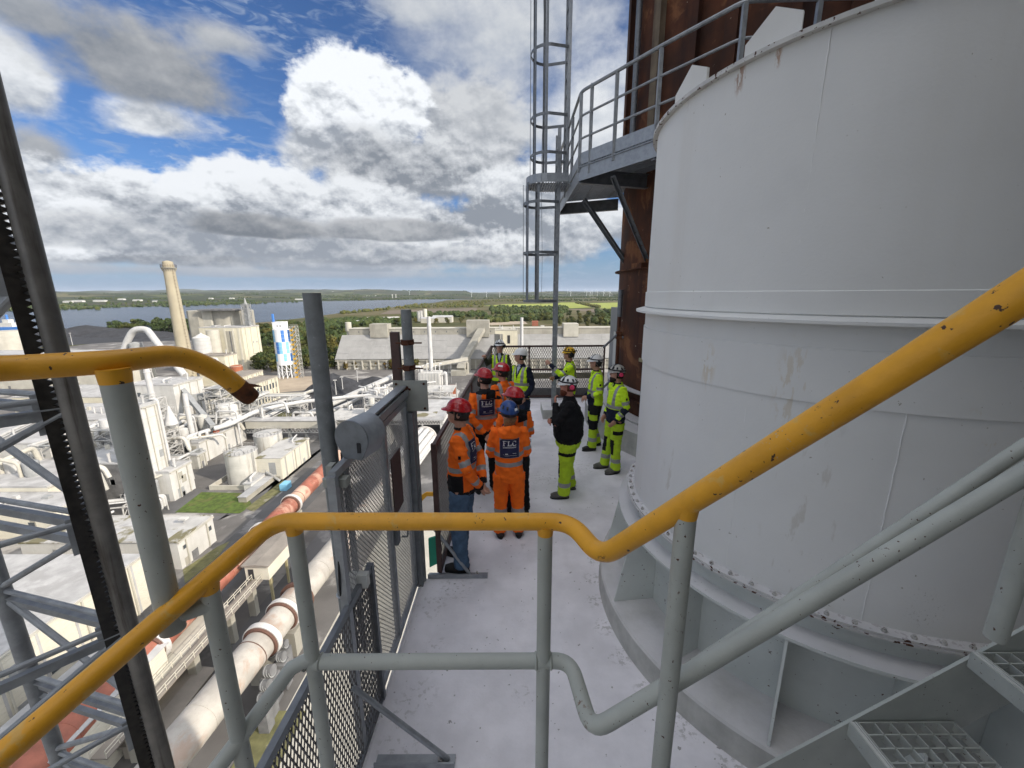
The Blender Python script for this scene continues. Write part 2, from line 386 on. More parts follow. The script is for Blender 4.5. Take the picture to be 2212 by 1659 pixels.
m_steelwhite = material('dusty_steelwork', (0.42, 0.41, 0.385), 0.8, var=0.14, scale=0.5)
m_steelgrey = material('grey_steelwork', (0.27, 0.275, 0.27), 0.7, var=0.14, scale=0.5)
m_orange = material('orange_paint', (0.62, 0.10, 0.02), 0.7, var=0.1)
m_yellowst = material('yellow_steelwork', (0.62, 0.36, 0.03), 0.65, var=0.1)
m_bl1 = material('blue_panel', (0.05, 0.17, 0.46), 0.6, var=0.06)
m_bl2 = material('pale_blue_panel', (0.20, 0.45, 0.62), 0.6, var=0.06)
m_bl0 = material('white_panel', (0.72, 0.73, 0.73), 0.6, var=0.05)
m_kiln = material('pale_kiln_shell', (0.36, 0.335, 0.295), 0.7, var=0.16, scale=0.35, patch=((0.31, 0.20, 0.14), 0.16, 0.53, 0.6), streak=((0.25, 0.225, 0.195), 0.5, 0.6))
m_kilnred = material('red_oxide_kiln_shell', (0.27, 0.095, 0.062), 0.75, var=0.25, scale=0.4, patch=((0.42, 0.25, 0.18), 0.12, 0.52, 0.8), streak=((0.20, 0.08, 0.05), 0.8, 0.6))
m_kilnpink = material('pale_pink_kiln_shell', (0.46, 0.30, 0.22), 0.75, patch=((0.30, 0.12, 0.08), 0.2, 0.56, 0.7), var=0.15, scale=0.3)
m_kilnring = material('white_kiln_ring', (0.50, 0.48, 0.45), 0.6, var=0.08)
m_kilnrust = material('rusty_ring_face', (0.10, 0.05, 0.035), 0.8, var=0.3)
m_rustred = material('red_rusty_tank', (0.30, 0.10, 0.05), 0.8, var=0.2, scale=0.6)
m_coal = material('coal', (0.035, 0.036, 0.04), 0.95, var=0.35, scale=0.25, bump=0.4, bump_scale=0.6)
m_asphalt = material('dusty_asphalt', (0.10, 0.098, 0.097), 0.95, var=0.2, scale=0.12, patch=((0.25, 0.24, 0.23), 0.07, 0.57, 0.7))
m_brick = material('red_brick_wall', (0.28, 0.10, 0.06), 0.85, var=0.15)
m_bark = material('bark', (0.09, 0.07, 0.05), 0.95)

def foliage_mat(name, c1, c2, scale=0.35):
    m = bpy.data.materials.new(name)
    m.use_nodes = True
    t = m.node_tree
    t.nodes.clear()
    N = NT(t)
    pos = N.n('ShaderNodeNewGeometry').outputs['Position']
    n = N.noise(pos, scale, 3.0, 0.6)
    n2 = N.noise(pos, 0.02, 2.0, 0.5)
    c = N.mix(N.mr(n, 0.3, 0.7), c1 + (1,), c2 + (1,))
    c = N.mix(N.math('MULTIPLY', N.mr(n2, 0.45, 0.7), 0.5), c, (c2[0] * 1.5, c2[1] * 1.05, c2[2] * 0.8, 1))
    b = N.n('ShaderNodeBsdfPrincipled', {'Base Color': c, 'Roughness': 0.85, 'Specular IOR Level': 0.15})
    o = N.n('ShaderNodeOutputMaterial')
    t.links.new(b.outputs[0], o.inputs[0])
    MATS[name] = m
    return m
m_leaf = [foliage_mat('dark_green_leaves', (0.022, 0.036, 0.014), (0.055, 0.075, 0.022)),
          foliage_mat('olive_leaves', (0.040, 0.050, 0.016), (0.095, 0.100, 0.028)),
          foliage_mat('autumn_leaves', (0.075, 0.060, 0.018), (0.15, 0.105, 0.03))]

# ------------------------------------------------------------------ mesh helpers
class MB:
    """collects simple solids and links them as ONE mesh object"""
    def __init__(self):
        self.v, self.f, self.mi = [], [], []
        self.cur = 0
    def add(self, verts, faces):
        o = len(self.v)
        self.v.extend([tuple(p) for p in verts])
        self.f.extend([tuple(i + o for i in fc) for fc in faces])
        self.mi.extend([self.cur] * len(faces))
        return self
    def box(self, a, b):
        x0, y0, z0 = a
        x1, y1, z1 = b
        v = [(x0, y0, z0), (x1, y0, z0), (x1, y1, z0), (x0, y1, z0), (x0, y0, z1), (x1, y0, z1), (x1, y1, z1), (x0, y1, z1)]
        return self.add(v, [(0, 3, 2, 1), (4, 5, 6, 7), (0, 1, 5, 4), (1, 2, 6, 5), (2, 3, 7, 6), (3, 0, 4, 7)])
    def cbox(self, c, s, rz=0.0, M=None):
        hx, hy, hz = s[0] / 2, s[1] / 2, s[2] / 2
        T = M if M is not None else Matrix.Translation(c) @ Matrix.Rotation(rz, 4, 'Z')
        v = [T @ Vector(p) for p in [(-hx, -hy, -hz), (hx, -hy, -hz), (hx, hy, -hz), (-hx, hy, -hz), (-hx, -hy, hz), (hx, -hy, hz), (hx, hy, hz), (-hx, hy, hz)]]
        return self.add(v, [(0, 3, 2, 1), (4, 5, 6, 7), (0, 1, 5, 4), (1, 2, 6, 5), (2, 3, 7, 6), (3, 0, 4, 7)])
    def frame(self, p, q, up=(0, 0, 1)):
        d = (Vector(q) - Vector(p))
        L = d.length
        z = d / L
        u = Vector(up)
        if abs(z.dot(u)) > 0.98:
            u = Vector((0, 1, 0))
        x = u.cross(z).normalized()
        y = z.cross(x)
        return x, y, z, L
    def bar(self, p, q, w, h, up=(0, 0, 1)):
        """rectangular bar: w across, h along 'up'"""
        x, y, z, L = self.frame(p, q, up)
        p, q = Vector(p), Vector(q)
        c = [(-w / 2, -h / 2), (w / 2, -h / 2), (w / 2, h / 2), (-w / 2, h / 2)]
        v = [p + x * a + y * b for a, b in c] + [q + x * a + y * b for a, b in c]
        return self.add(v, [(0, 3, 2, 1), (4, 5, 6, 7), (0, 1, 5, 4), (1, 2, 6, 5), (2, 3, 7, 6), (3, 0, 4, 7)])
    def tube(self, path, r, n=10, caps=True):
        path = [Vector(p) for p in path]
        rr = r if isinstance(r, (list, tuple)) else [r] * len(path)
        rings = []
        x = None
        for i, p in enumerate(path):
            if i == 0:
                d = path[1] - p
            elif i == len(path) - 1:
                d = p - path[i - 1]
            else:
                d = (path[i + 1] - p).normalized() + (p - path[i - 1]).normalized()
            d.normalize()
            if x is None:
                u = Vector((0, 0, 1)) if abs(d.z) < 0.9 else Vector((0, 1, 0))
                x = u.cross(d).normalized()
            else:
                x = (x - d * x.dot(d)).normalized()
            y = d.cross(x)
            rings.append([p + (x * math.cos(2 * math.pi * k / n) + y * math.sin(2 * math.pi * k / n)) * rr[i] for k in range(n)])
        v = [p for rg in rings for p in rg]
        f = []
        for i in range(len(rings) - 1):
            for k in range(n):
                a, b = i * n + k, i * n + (k + 1) % n
                f.append((a, b, b + n, a + n))
        if caps:
            f.append(tuple(range(n - 1, -1, -1)))
            f.append(tuple(range((len(rings) - 1) * n, len(rings) * n)))
        return self.add(v, f)
    def cyl(self, p, q, r, n=12, r2=None):
        return self.tube([p, q], [r, r if r2 is None else r2], n)
    def lathe(self, c, prof, n=24, a0=0.0, a1=2 * math.pi, close=False):
        """profile [(r, z)...] turned about the vertical axis through c"""
        full = abs(a1 - a0 - 2 * math.pi) < 1e-6
        m = n if full else n + 1
        v = []
        for i in range(m):
            a = a0 + (a1 - a0) * i / n
            for r, z in prof:
                v.append((c[0] + r * math.cos(a), c[1] + r * math.sin(a), c[2] + z))
        k = len(prof)
        f = []
        for i in range(n):
            j = (i + 1) % m
            for s in range(k - 1 if not close else k):
                s2 = (s + 1) % k
                f.append((i * k + s, j * k + s, j * k + s2, i * k + s2))
        return self.add(v, f)
    def prism(self, poly, z0, z1):
        n = len(poly)
        v = [(p[0], p[1], z0) for p in poly] + [(p[0], p[1], z1) for p in poly]
        f = [tuple(range(n - 1, -1, -1)), tuple(range(n, 2 * n))] + [(i, (i + 1) % n, (i + 1) % n + n, i + n) for i in range(n)]
        return self.add(v, f)
    def extrude(self, poly, vec):
        """closed 3D polygon swept along vec"""
        n = len(poly)
        vec = Vector(vec)
        v = [Vector(p) for p in poly] + [Vector(p) + vec for p in poly]
        f = [tuple(range(n - 1, -1, -1)), tuple(range(n, 2 * n))] + [(i, (i + 1) % n, (i + 1) % n + n, i + n) for i in range(n)]
        return self.add(v, f)
    def mesh(self, name, mats, smooth=None):
        me = bpy.data.meshes.new(name)
        me.from_pydata(self.v, [], self.f)
        mats = mats if isinstance(mats, (list, tuple)) else [mats]
        for m in mats:
            me.materials.append(m)
        if len(mats) > 1:
            me.polygons.foreach_set('material_index', self.mi)
        bm = bmesh.new()
        bm.from_mesh(me)
        bmesh.ops.recalc_face_normals(bm, faces=bm.faces)
        bm.to_mesh(me)
        bm.free()
        if smooth:
            me.polygons.foreach_set('use_smooth', [True] * len(me.polygons))
            me.set_sharp_from_angle(angle=R(smooth))
        return me
    def build(self, name, mats, parent=None, smooth=35, loc=None):
        o0 = wloc(parent) if parent is not None else Vector(loc or (0, 0, 0))
        if parent is None and loc is None and self.v:
            a = np.array(self.v)
            o0 = Vector(((a[:, 0].min() + a[:, 0].max()) / 2, (a[:, 1].min() + a[:, 1].max()) / 2, a[:, 2].min()))
        if o0.length:
            ox, oy, oz = o0
            self.v = [(p[0] - ox, p[1] - oy, p[2] - oz) for p in self.v]
        o = bpy.data.objects.new(name, self.mesh(name, mats, smooth))
        COL.objects.link(o)
        if parent is not None:
            o.parent = parent
        else:
            o.location = o0
        return o

def wloc(o):
    v = Vector((0, 0, 0))
    while o is not None:
        v += o.location
        o = o.parent
    return v

def tag(o, label=None, cat=None, group=None, kind=None):
    if label: o['label'] = label
    if cat: o['category'] = cat
    if group: o['group'] = group
    if kind: o['kind'] = kind
    return o

def thing(name, label, cat, loc=(0, 0, 0), group=None):
    o = bpy.data.objects.new(name, None)
    o.empty_display_size = 0.3
    COL.objects.link(o)
    o.location = loc
    return tag(o, label, cat, group)

def link_mesh(name, me, parent=None, loc=(0, 0, 0), rz=0.0, scale=None):
    o = bpy.data.objects.new(name, me)
    COL.objects.link(o)
    o.parent = parent
    o.location = loc
    o.rotation_euler = (0, 0, rz)
    if scale is not None:
        o.scale = scale
    return o

def copy_tree(o, loc=None, parent=None):
    c = o.copy()
    COL.objects.link(c)
    c.parent = parent
    if loc is not None:
        c.location = loc
    for ch in list(o.children):
        copy_tree(ch, None, c)
    return c

def arc(c, r, a0, a1, n, axis='z'):
    out = []
    for i in range(n + 1):
        a = a0 + (a1 - a0) * i / n
        out.append(Vector((c[0] + r * math.cos(a), c[1] + r * math.sin(a), c[2])))
    return out

def bend(path, rad, n=6):
    """round the corners of a polyline"""
    path = [Vector(p) for p in path]
    out = [path[0]]
    for i in range(1, len(path) - 1):
        a, b, c = path[i - 1], path[i], path[i + 1]
        r = min(rad, (a - b).length * 0.49, (c - b).length * 0.49)
        p, q = b + (a - b).normalized() * r, b + (c - b).normalized() * r
        for k in range(n + 1):
            t = k / n
            out.append(p * (1 - t) ** 2 + b * 2 * t * (1 - t) + q * t * t)
    out.append(path[-1])
    return out

# ------------------------------------------------------------------ ground, water, far shore
def land_material(name, cols, cell, woods=0.5):
    m = bpy.data.materials.new(name)
    m.use_nodes = True
    t = m.node_tree
    t.nodes.clear()
    N = NT(t)
    pos = N.n('ShaderNodeNewGeometry').outputs['Position']
    flat = N.vmath('MULTIPLY', pos, (1, 1, 0))
    wob = N.n('ShaderNodeTexNoise', {'Vector': flat, 'Scale': 0.004, 'Detail': 2.0}).outputs['Color']
    p2 = N.vmath('ADD', flat, N.vmath('SCALE', wob, (0, 0, 0)))
    vo = N.n('ShaderNodeTexVoronoi', {'Vector': p2, 'Scale': 1.0 / cell, 'Randomness': 0.85})
    rnd = N.n('ShaderNodeSeparateColor', {0: vo.outputs['Color']}).outputs[0]
    ramp = N.n('ShaderNodeValToRGB', {0: rnd})
    ramp.color_ramp.interpolation = 'CONSTANT'
    els = ramp.color_ramp.elements
    els[0].color = cols[0] + (1,)
    els[1].position = 1.0 / len(cols)
    els[1].color = cols[1] + (1,)
    for i in range(2, len(cols)):
        e = els.new(i / len(cols))
        e.color = cols[i] + (1,)
    n2 = N.noise(flat, 0.03, 4.0, 0.6)
    c = N.mix(N.mr(n2, 0.3, 0.7, 0.0, 0.35), ramp.outputs[0], (0.10, 0.09, 0.04, 1))
    wn = N.noise(flat, 0.0016, 6.0, 0.62)
    c = N.mix(N.mr(wn, woods, woods + 0.03), c, (0.035, 0.045, 0.022, 1))
    b = N.n('ShaderNodeBsdfPrincipled', {'Base Color': c, 'Roughness': 0.95, 'Specular IOR Level': 0.1})
    o = N.n('ShaderNodeOutputMaterial')
    t.links.new(b.outputs[0], o.inputs[0])
    return m
GREEN = (0.095, 0.125, 0.03)
m_land = land_material('scrub_land', [(0.10, 0.09, 0.045), (0.075, 0.075, 0.03), (0.12, 0.105, 0.06), (0.055, 0.06, 0.025)], 90, 0.60)
m_far = land_material('far_fields', [(0.035, 0.046, 0.026), (0.085, 0.10, 0.035), (0.13, 0.12, 0.065), (0.06, 0.055, 0.04), (0.028, 0.038, 0.022), (0.065, 0.085, 0.035)], 330, 0.47)
m_field = material('bright_crop_field', (0.235, 0.265, 0.045), 0.95, var=0.12, scale=0.01)
m_plough = material('ploughed_field', (0.135, 0.105, 0.075), 0.95, var=0.12, scale=0.02)
m_lawn = material('mown_lawn', (0.070, 0.105, 0.018), 0.95, var=0.35, scale=0.8, patch=((0.115, 0.11, 0.035), 0.25, 0.53, 0.7))
m_verge = material('rough_grass_verge', (0.13, 0.125, 0.055), 0.95, var=0.3, scale=0.5, patch=((0.26, 0.24, 0.19), 0.3, 0.56, 0.7))
m_yard = material('dusty_yard', (0.12, 0.113, 0.106), 0.95, var=0.2, scale=0.1, patch=((0.34, 0.325, 0.30), 0.055, 0.52, 0.75))
m_sand = material('pale_sand_ground', (0.33, 0.27, 0.20), 0.95, var=0.15, scale=0.1)
m_chalk = material('chalk_white_ground', (0.52, 0.50, 0.46), 0.9, var=0.12, scale=0.03)

def water_material():
    m = bpy.data.materials.new('fjord_water')
    m.use_nodes = True
    t = m.node_tree
    t.nodes.clear()
    N = NT(t)
    pos = N.n('ShaderNodeNewGeometry').outputs['Position']
    n = N.noise(N.vmath('MULTIPLY', pos, (0.12, 0.30, 0.1)), 1.0, 5.0, 0.65)
    n2 = N.noise(N.vmath('MULTIPLY', pos, (0.0012, 0.009, 0.0)), 1.0, 4.0, 0.6)
    bp = N.n('ShaderNodeBump', {'Strength': 0.65, 'Distance': 2.2, 'Height': n})
    c = N.mix(N.mr(n2, 0.4, 0.65), (0.040, 0.058, 0.085, 1), (0.065, 0.085, 0.115, 1))
    b = N.n('ShaderNodeBsdfPrincipled', {'Base Color': c, 'Roughness': 0.22, 'IOR': 1.33, 'Specular IOR Level': 0.30, 'Normal': bp.outputs[0]})
    o = N.n('ShaderNodeOutputMaterial')
    t.links.new(b.outputs[0], o.inputs[0])
    return m
m_water = water_material()
m_far_haze = None

def sheet(name, poly, z, mat, kind='structure', thick=None):
    b = MB()
    poly = [(p[0], p[1]) for p in poly]
    n = len(poly)
    b.add([(p[0], p[1], z) for p in poly], [tuple(range(n))])
    o = b.build(name, mat, None, None, loc=(0, 0, 0))
    # face up
    if o.data.polygons[0].normal.z < 0:
        o.data.flip_normals()
    return tag(o, kind=kind)

COAST = [(-6000, 640), (-1003, 649), (-756, 651), (-668, 650), (-628, 690), (-601, 745), (-543, 846), (-528, 888),
         (-523, 1088), (-535, 1241), (-524, 1614), (-495, 2639), (-551, 3510), (-393, 3979), (-250, 4600)]
sheet('ground', COAST + [(7000, 5200), (7000, -900), (-6000, -900)], G, m_land)
sheet('water', [(-9000, 500), (1500, 500), (1500, 6000), (-9000, 6000)], G - 0.6, m_water)
sheet('plant_yard', [(-520, -200), (140, -200), (140, 300), (-20, 330), (-170, 330), (-190, 420), (-520, 600)], G + 0.06, m_yard)

def far_land():
    rnd = random.Random(3)
    shore = [(-70, 1700), (-56.8, 2574), (-52.4, 2499), (-49.2, 2530), (-45.5, 2743), (-41.3, 2806), (-33.7, 3194), (-27.9, 3644),
             (-23.2, 3698), (-11.1, 4194), (-5.6, 4157), (-4, 4250), (40, 4400)]
    def r0(a):
        for (a1, b1), (a2, b2) in zip(shore, shore[1:]):
            if a <= a2:
                return b1 + (b2 - b1) * (a - a1) / (a2 - a1)
        return shore[-1][1]
    na, nr = 150, 46
    v, f = [], []
    for i in range(na + 1):
        a = -66 + 104 * i / na
        rr = r0(a)
        for k in range(nr + 1):
            s = k / nr
            r = rr * (28000 / rr) ** (s ** 1.15)
            x, y = r * math.sin(R(a)), r * math.cos(R(a))
            km = (r - rr) / 1000
            ramp = 1 - math.exp(-km / 5.0)
            nz = mnoise.fractal(Vector((x / 2600, y / 2600, 4.2)), 1.0, 2.1, 5)
            nz2 = mnoise.noise(Vector((x / 7000, y / 7000, 1.7)))
            amp = 190 if a < -6 else 110
            h = ramp * (amp * (0.55 + 0.75 * nz + 0.45 * nz2)) + min(km, 0.3) * 6
            if k == 0:
                h = -1.5
            v.append((x, y, G + 0.2 + max(h, -1.5 if k == 0 else 0.6)))
    m = nr + 1
    for i in range(na):
        for k in range(nr):
            f.append((i * m + k, (i + 1) * m + k, (i + 1) * m + k + 1, i * m + k + 1))
    b = MB()
    b.add(v, f)
    o = b.build('hills', m_far, None, 60, loc=(0, 0, 0))
    tag(o, kind='structure')
    bv = BVHTree.FromPolygons([Vector(p) for p in v], f)
    return r0, bv
far_r0, far_bvh = far_land()
def far_z(x, y):
    h = far_bvh.ray_cast(Vector((x, y, 3000)), Vector((0, 0, -1)))[0]
    return h.z if h else G

def px_sheet(name, pts, dz, mat):
    return sheet(name, [at_z(*p) for p in pts], G + dz, mat)
px_sheet('field', [(1040, 661), (1097, 657), (1201, 656), (1212, 653.5), (1240, 653.5), (1277, 664), (1234, 666), (1212, 664), (1097, 662)], 0.35, m_field)
px_sheet('field', [(1258, 655.6), (1340, 653.5), (1345, 668), (1299, 666)], 0.35, m_field)
px_sheet('field', [(1225, 668), (1290, 668), (1345, 671), (1345, 682), (1290, 676)], 0.35, m_plough)
px_sheet('field', [(840, 671), (1030, 665), (1030, 671), (900, 677), (820, 679)], 0.35, m_plough)
px_sheet('pond', [(1060, 690), (1097, 685), (1146, 679), (1150, 682), (1100, 690)], 0.40, m_water)
px_sheet('chalk_flat', [(737, 688), (860, 684), (872, 688), (800, 692), (737, 694)], 0.35, m_chalk)
px_sheet('chalk_flat', [(1050, 697), (1130, 692), (1140, 700), (1060, 703)], 0.35, m_sand)

# ------------------------------------------------------------------ trees
def crown_mesh(name, seed, w, h, n, leaf, mat):
    rnd = random.Random(seed)
    lobes = []
    for i in range(rnd.randint(7, 10)):
        a = rnd.uniform(0, 6.28)
        rad = rnd.uniform(0.05, 0.62) * w / 2
        z = rnd.uniform(0.30, 0.86) * h
        lobes.append((rad * math.cos(a), rad * math.sin(a), z, rnd.uniform(0.20, 0.34) * w))
    v, f = [], []
    for i in range(n):
        lx, ly, lz, lr = rnd.choice(lobes)
        d = Vector((rnd.gauss(0, 1), rnd.gauss(0, 1), rnd.gauss(0, 1))).normalized()
        r = lr * rnd.uniform(0.72, 1.08)
        c = Vector((lx, ly, lz)) + Vector((d.x, d.y, d.z * 0.85)) * r
        nrm = (d + Vector((rnd.uniform(-.7, .7), rnd.uniform(-.7, .7), rnd.uniform(-.4, .7)))).normalized()
        t1 = nrm.orthogonal().normalized()
        t2 = nrm.cross(t1)
        ang = rnd.uniform(0, 3.14)
        u = t1 * math.cos(ang) + t2 * math.sin(ang)
        q = t2 * math.cos(ang) - t1 * math.sin(ang)
        s = leaf * rnd.uniform(0.6, 1.25)
        o = len(v)
        v += [c - u * s - q * s * .6, c + u * s * .8 - q * s * .8, c + u * s + q * s * .6, c - u * s * .7 + q * s]
        f.append((o, o + 1, o + 2, o + 3))
    me = bpy.data.meshes.new(name)
    me.from_pydata([tuple(p) for p in v], [], f)
    me.materials.append(mat)
    return me
def trunk_mesh(name, seed, h, r, mat):
    rnd = random.Random(seed)
    b = MB()
    p = [Vector((0, 0, 0))]
    for i in range(4):
        p.append(p[-1] + Vector((rnd.uniform(-.15, .15), rnd.uniform(-.15, .15), h * 0.2)))
    b.tube(p, [r, r * .85, r * .7, r * .5, r * .3], 6)
    for k in range(3):
        a = rnd.uniform(0, 6.28)
        q = p[2 + k % 2]
        b.tube([q, q + Vector((math.cos(a) * h * .15, math.sin(a) * h * .15, h * .2))], [r * .45, r * .15], 5)
    return b.mesh(name, mat, 60)
TREES = []
for i in range(5):
    w, h = [(8.5, 12), (9.5, 11), (7, 14), (10, 10), (6, 9)][i]
    TREES.append((crown_mesh('crown', 20 + i, w, h, 420, 0.62, m_leaf[[0, 1, 0, 1, 2][i]]), trunk_mesh('trunk', 40 + i, h, 0.32, m_bark)))
def tree(kind, x, y, s, label, group, name='tree', sx=1.0):
    t = thing(name, label, 'tree', (x, y, G), group)
    rnd = random.Random(int(x * 13 + y * 7))
    a = rnd.uniform(0, 6.28)
    link_mesh('crown', TREES[kind][0], t, rz=a, scale=(s * sx, s * sx, s))
    link_mesh('trunk', TREES[kind][1], t, rz=a, scale=(s, s, s))
    return t
rt = random.Random(11)
def scatter(quad, n, kinds, smin, smax, label, group, name='tree'):
    (a, b, c, d) = [at_z(*p) for p in quad]
    for i in range(n):
        u, w = rt.random(), rt.random()
        p = (a * (1 - u) + b * u) * (1 - w) + (d * (1 - u) + c * u) * w
        tree(rt.choice(kinds), p.x, p.y, rt.uniform(smin, smax), label, group, name, rt.uniform(.9, 1.25))
L_W = 'dark green tree in the dense wood between the chequered silo and the grey warehouse'
scatter([(548, 806), (735, 800), (735, 765), (548, 765)], 70, [0, 0, 1, 3], 0.8, 1.2, L_W, 'trees of the wood behind the chequered silo')
scatter([(545, 766), (745, 762), (790, 718), (560, 715)], 70, [0, 0, 1, 3], 1.0, 1.5, L_W, 'trees of the wood behind the chequered silo')
L_S = 'tall dark tree in the windswept row along the shore beside the tall chimney'
scatter([(238, 728), (425, 724), (425, 714), (238, 718)], 46, [2, 0, 2], 1.35, 1.9, L_S, 'trees along the shore by the chimney')
L_B = 'low autumn coloured bush growing in front of the grey warehouse columns'
scatter([(745, 801), (930, 800), (930, 793), (745, 794)], 20, [4, 4, 1], 0.55, 0.8, L_B, 'bushes in front of the warehouse', 'bush')
L_R = 'olive green tree beyond the ridge of the grey warehouse'
scatter([(850, 702), (1060, 702), (1060, 690), (850, 690)], 36, [0, 1, 1, 3], 0.7, 1.1, L_R, 'trees beyond the warehouse ridge')
scatter([(1135, 704), (1330, 708), (1330, 680), (1135, 684)], 60, [0, 0, 1, 3], 0.8, 1.5, L_R, 'trees beyond the warehouse ridge')

def wood_stuff(name, quads, dens_n, hmin, hmax, mat, z=None, seed=1):
    """a far-off wood that reads as one mass: many low crowns joined in one object"""
    rnd = random.Random(seed)
    v, f = [], []
    for quad, n in zip(quads, dens_n):
        a, b, c, d = [Vector(p) for p in quad]
        for i in range(n):
            u, w = rnd.random(), rnd.random()
            p = (a * (1 - u) + b * u) * (1 - w) + (d * (1 - u) + c * u) * w
            zz = z(p.x, p.y) if z else G
            h = rnd.uniform(hmin, hmax)
            r = h * rnd.uniform(0.45, 0.8)
            o = len(v)
            k = 7
            ph = rnd.uniform(0, 1)
            v.append((p.x + rnd.uniform(-1, 1), p.y, zz + h))
            for ring, (rf, zf) in enumerate([(0.62, 0.84), (1.0, 0.48), (0.8, 0.0)]):
                for j in range(k):
                    an = 6.283 * (j + ph) / k
                    q = rf * r * rnd.uniform(0.72, 1.2)
                    v.append((p.x + q * math.cos(an), p.y + q * math.sin(an), zz + h * zf * rnd.uniform(.9, 1.08)))
            for j in range(k):
                f.append((o, o + 1 + j, o + 1 + (j + 1) % k))
            for ring in range(2):
                for j in range(k):
                    s = o + 1 + ring * k
                    f.append((s + j, s + k + j, s + k + (j + 1) % k, s + (j + 1) % k))
    me = bpy.data.meshes.new(name)
    me.from_pydata(v, [], f)
    me.materials.append(mat)
    o = bpy.data.objects.new(name, me)
    COL.objects.link(o)
    return tag(o, kind='stuff')
def pq(*pts):
    return [at_z(*p) for p in pts]
wood_stuff('coastal_wood', [pq((827, 668), (1000, 664), (1040, 655), (900, 658)), pq((930, 662), (1040, 664), (1060, 650.5), (1000, 651)),
                     pq((1040, 652), (1130, 651), (1130, 648), (1040, 649)), pq((737, 679), (840, 670), (840, 668), (737, 677)),
                     pq((1240, 654.5), (1293, 666), (1299, 664.5), (1248, 653.5))],
           [170, 150, 60, 46, 90], 6, 11, m_leaf[1], seed=5)
wood_stuff('silo_wood', [pq((560, 745), (760, 742), (770, 702), (600, 702)), pq((690, 705), (870, 704), (870, 696), (690, 697))], [240, 90], 7, 12, m_leaf[0], seed=8)
wood_stuff('inland_wood', [pq((1060, 680), (1225, 678), (1225, 664), (1060, 664)), pq((1050, 698), (1215, 690), (1215, 684), (1050, 690)),
                    pq((1140, 652), (1345, 650), (1345, 647), (1140, 648)), pq((880, 688), (1050, 684), (1050, 677), (880, 680)), pq((735, 700), (870, 700), (870, 694), (735, 695)),
                    pq((1280, 700), (1345, 705), (1345, 676), (1290, 672))],
           [330, 200, 170, 130, 70, 120], 6, 13, m_leaf[0], seed=6)
def far_woods():
    rnd = random.Random(9)
    quads, ns = [], []
    for i in range(130):
        a = rnd.uniform(-62, 26)
        rr = far_r0(a) + (rnd.uniform(10, 180) if i < 34 else rnd.uniform(200, 6500))
        x, y = rr * math.sin(R(a)), rr * math.cos(R(a))
        w, d = rnd.uniform(120, 420), rnd.uniform(15, 90)
        quads.append([(x - w, y - d, 0), (x + w, y - d, 0), (x + w, y + d, 0), (x - w, y + d, 0)])
        ns.append(rnd.randint(24, 42))
    wood_stuff('far_wood', quads, ns, 9, 16, m_leaf[0], far_z, 12)
far_woods()

# ------------------------------------------------------------------ far buildings and wind turbines
def far_building(px, py, w, d, h, mat, label, group, name='shed', cat='building'):
    p = at_z(px, py)
    z = max(G, far_z(p.x, p.y)) if p.y > 1300 and p.length > 1500 else G
    t = thing(name, label, cat, (p.x, p.y, z), group)
    b = MB()
    b.box((p.x - w / 2, p.y, z), (p.x + w / 2, p.y + d, z + h))
    b.build('wall', mat, t, None)
    r = MB()
    r.extrude([(p.x - w / 2 - .3, p.y - .3, z + h + .02), (p.x - w / 2 - .3, p.y + d / 2, z + h + d * .14), (p.x - w / 2 - .3, p.y + d + .3, z + h + .02)], (w + .6, 0, 0))
    r.build('roof', m_greyroof if mat is not m_brick else m_brick, t, None)
    return t
rf = random.Random(21)
for px, py, w in [(145, 661, 40), (168, 660, 60), (215, 659, 70), (262, 656, 40), (335, 658, 30), (296, 657, 50), (380, 654, 60), (455, 651, 30), (500, 650, 40), (645, 650, 60), (795, 643, 40), (812, 642.5, 30), (905, 637, 40), (960, 638, 50), (180, 648, 30), (420, 646, 30), (720, 640, 40)]:
    far_building(px, py, w, 20, 8, m_white, 'tiny white shed strung along the far shore of the fjord', 'white sheds on the far shore')
for px in (848, 855.5):
    p = at_z(px, 645.5)
    t = thing('water_tower', ['left one of the two slim white towers on the far shore', 'right one of the two slim white towers on the far shore'][px > 850], 'tower', (p.x, p.y, G), 'two slim white towers on the far shore')
    b = MB(); b.lathe((p.x, p.y, G), [(5, 0), (4, 38), (7, 40), (7, 48), (0, 50)], 10); b.build('shaft', m_white, t)
def turbine_proto():
    t = thing('wind_turbine', 'white three bladed wind turbine on the flat land near the horizon', 'wind turbine', (0, 0, 0), 'wind turbines near the horizon')
    b = MB(); b.cyl((0, 0, 0), (0, 0, 62), 2.2, 8, 1.3); b.build('tower', m_bl0, t)
    b = MB(); b.box((-1.6, -4, 61), (1.6, 4, 64)); b.build('nacelle', m_bl0, t, None)
    for k in range(3):
        a = 0.5 + k * 2.094
        b = MB(); d = Vector((math.sin(a), 0, math.cos(a)))
        b.tube([Vector((0, -4.6, 62.5)), Vector((0, -4.6, 62.5)) + d * 9, Vector((0, -4.6, 62.5)) + d * 30], [0.9, 1.5, 0.3], 6)
        b.build('blade', m_bl0, t)
    return t
tp = turbine_proto()
for i, (px, py) in enumerate([(1232.6, 642.5), (1267, 641), (1274.5, 642.5), (1278.5, 641.5), (1290, 641.5), (1303, 642), (1317, 643), (1018.7, 643.5), (1051, 643.5), (1079.7, 643.5), (1226, 636.5), (1263, 636), (1287, 635.8), (1306, 635.8), (885, 641)]):
    p = at_z(px, py)
    if p.y > 9000:
        p = p * (9000 / p.y)
    z = far_z(p.x, p.y) if p.y > 4300 else G
    o = tp if i == 0 else copy_tree(tp)
    o.location = (p.x, p.y, z)

